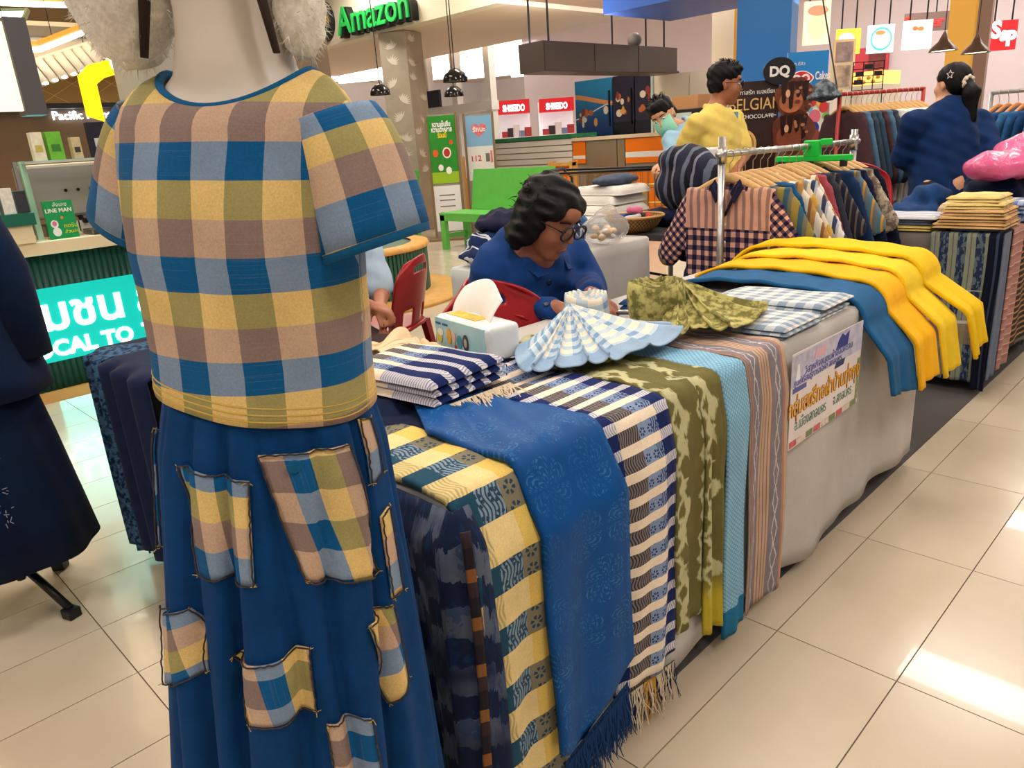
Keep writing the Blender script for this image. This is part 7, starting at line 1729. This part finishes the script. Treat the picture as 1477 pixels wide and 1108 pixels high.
# --- rails of hanging clothes behind the lady
def rail(label, A, B, mat, upr=True):
    t = thing('clothes_rail', label, 'clothes rail', ((A.x+B.x)/2, (A.y+B.y)/2, 0)); o_ = Vector(((A.x+B.x)/2, (A.y+B.y)/2, 0)); G().tube([A-o_, B-o_], .014, 10).obj('top_bar', mat, t, True)
    for q in (A, B):
        G().tube([(q.x-o_.x, q.y-o_.y, .0), (q.x-o_.x, q.y-o_.y, A.z+.01)], .014, 10).obj('upright', mat, t, True); d_ = (B-A).normalized(); n = Vector((-d_.y, d_.x, 0))*.25; G().tube([Vector((q.x, q.y, .015))-o_-n, Vector((q.x, q.y, .015))-o_+n], .014, 8).obj('foot', mat, t)
    return t
A1, B1 = Vector((-2.30, 5.56, 1.45)), Vector((-1.90, 6.00, 1.45)); rail('red clothes rail hung with dark and white shirts', A1, B1, plain('red_pipe', (176, 52, 44), .4)); ra = math.atan2((B1-A1).y, (B1-A1).x)-PI/2
HL2 = 'pale wooden coat hanger hooked on the red rail'
for k in range(7):
    q = A1.lerp(B1, .07+.064*k); m_ = [fabric('slate_jkt', (58, 72, 84)), fabric('petrol', (52, 78, 98)), fabric('maroon_d', (74, 50, 56)), fabric('denim_l', (84, 116, 146))][(k+2) % 4 if k else 2]
    hang((q.x, q.y, 1.444), ra+.25, m_, ['maroon shirt at the end of the red rail', 'slate shirt next to the maroon one on the red rail', 'petrol blue shirt among dark shirts on the red rail', 'dark maroon shirt between petrol and denim on the red rail', 'pale denim shirt among dark shirts on the red rail', 'slate grey shirt after the pale denim on the red rail', 'petrol shirt close to the white shirts on the red rail', 'denim blue shirt touching the white shirts on the red rail'][k], 1, group_h='wooden hangers on the red rail', hl=HL2)
for k in range(7):
    q = A1.lerp(B1, .53+.066*k); hang((q.x, q.y, 1.444), ra+.25, WHITEC, 'white cotton blouse hanging on the red rail', 1 if k % 2 else 0, group_h='wooden hangers on the red rail', hl=HL2, grp='white blouses on the red rail')
A2, B2 = Vector((-1.50, 6.09, 1.385)), Vector((-.80, 5.79, 1.385)); rail('steel clothes rail hung with blue shirts behind the lady', A2, B2, CHROME); ra2 = math.atan2((B2-A2).y, (B2-A2).x)-PI/2
for k in range(9):
    q = A2.lerp(B2, .08+.085*k); m_ = [fabric('bl_a', (44, 96, 150)), fabric('bl_b', (30, 74, 124)), fabric('bl_c', (58, 112, 160))][k % 3]; hang((q.x, q.y, 1.379), ra2+.15, m_, ['sky blue', 'deep blue', 'light blue'][k % 3]+' cotton shirt hanging on the steel rail', 1, plain('amber_wood', (196, 124, 60), .45), group_h='amber hangers on the steel rail', hl='amber wooden coat hanger hooked on the steel rail', grp=['sky blue', 'deep blue', 'light blue'][k % 3]+' shirts on the steel rail')
heap('bucket_hat', m_patchwork('grey_camo', (120, 130, 138), (60, 70, 78), 26), 'grey mottled cloth hat hooked at the end of the red rail', 'hat', [((A1.x-.075, A1.y-.08, 1.485), (.080, .080, .07)), ((A1.x-.075, A1.y-.08, 1.445), (.11, .11, .03))], disp=.006, fr=40)
p = at(1187, 0, d=5.4); q = at(1211, 150, d=5.2); o = G().tube([(0, 0, 0), q-p, ], .006, 6).tube([(0, 0, 0), (p-q)*.8], .006, 6).obj('black_cable', BLACKM, None, loc=p); tag(o, 'black cable running down from the ceiling to the red rail', 'cable')
# --- shopping trolley
tc = at(893, 262, d=5.78); tr_ = thing('shopping_trolley', 'wire shopping trolley with black handle pushed by the masked man', 'trolley', (tc.x, tc.y, 0), math.radians(205)); WIRE = plain('brass_wire', (176, 140, 88), .35, .5, .7)
g = G()
def tq(x, y, z): return Vector((x*(1-.0*z), y*(.55+.45*(x+.45)/.9), z))
for k in range(19): x = -.45+k*.05; g.tube([tq(x, -.26, 1.02), tq(x, -.22, .62), tq(x, .22, .62), tq(x, .26, 1.02)], .003, 4)
for z, w in ((.62, .22), (.76, .235), (.90, .25), (1.02, .26)): g.tube([tq(-.45, -w, z), tq(.45, -w, z), tq(.45, w, z), tq(-.45, w, z)], .004, 4, closed=True)
g.obj('wire_basket', WIRE, tr_)['kind'] = 'stuff'
G().tube([(.52, -.27, 1.05), (.52, .27, 1.05)], .016, 10).obj('handle', BLACKP, tr_, True)
for sy in (-1, 1): G().tube([(.52, sy*.26, 1.05), (.45, sy*.25, .98), (.40, sy*.24, .30), (-.42, sy*.15, .16)], .012, 8).obj('side_frame', BLACKM, tr_, True); G().tube([(-.45, sy*.14, 1.03), (.5, sy*.27, 1.04)], .010, 8).obj('top_rail', BLACKM, tr_, True)
for (x, y) in ((-.40, -.15), (-.40, .15), (.40, -.24), (.40, .24)): G().lathe([(.05, -.014), (.055, 0), (.05, .014)], 16).obj('wheel', BLACKP, tr_, True, (x, y, .055), (PI/2, 0, 0)); 
for (x, y, z) in ((.40, -.24, .30), (.40, .24, .30), (-.40, -.15, .17), (-.40, .15, .17)): G().tube([(x, y, .06), (x, y, z)], .008, 6).obj('caster_stem', STEEL, tr_)
o = G().bb((-.20, -.12, 0), (.25, .12, .28)).obj('carton', plain('mustard_carton', (206, 160, 60), .6, vary=.2, scale=8), None, loc=(tc.x, tc.y, .63), rot=(0, 0, math.radians(205)), bevel=.008); tag(o, 'mustard yellow carton inside the shopping trolley', 'box')
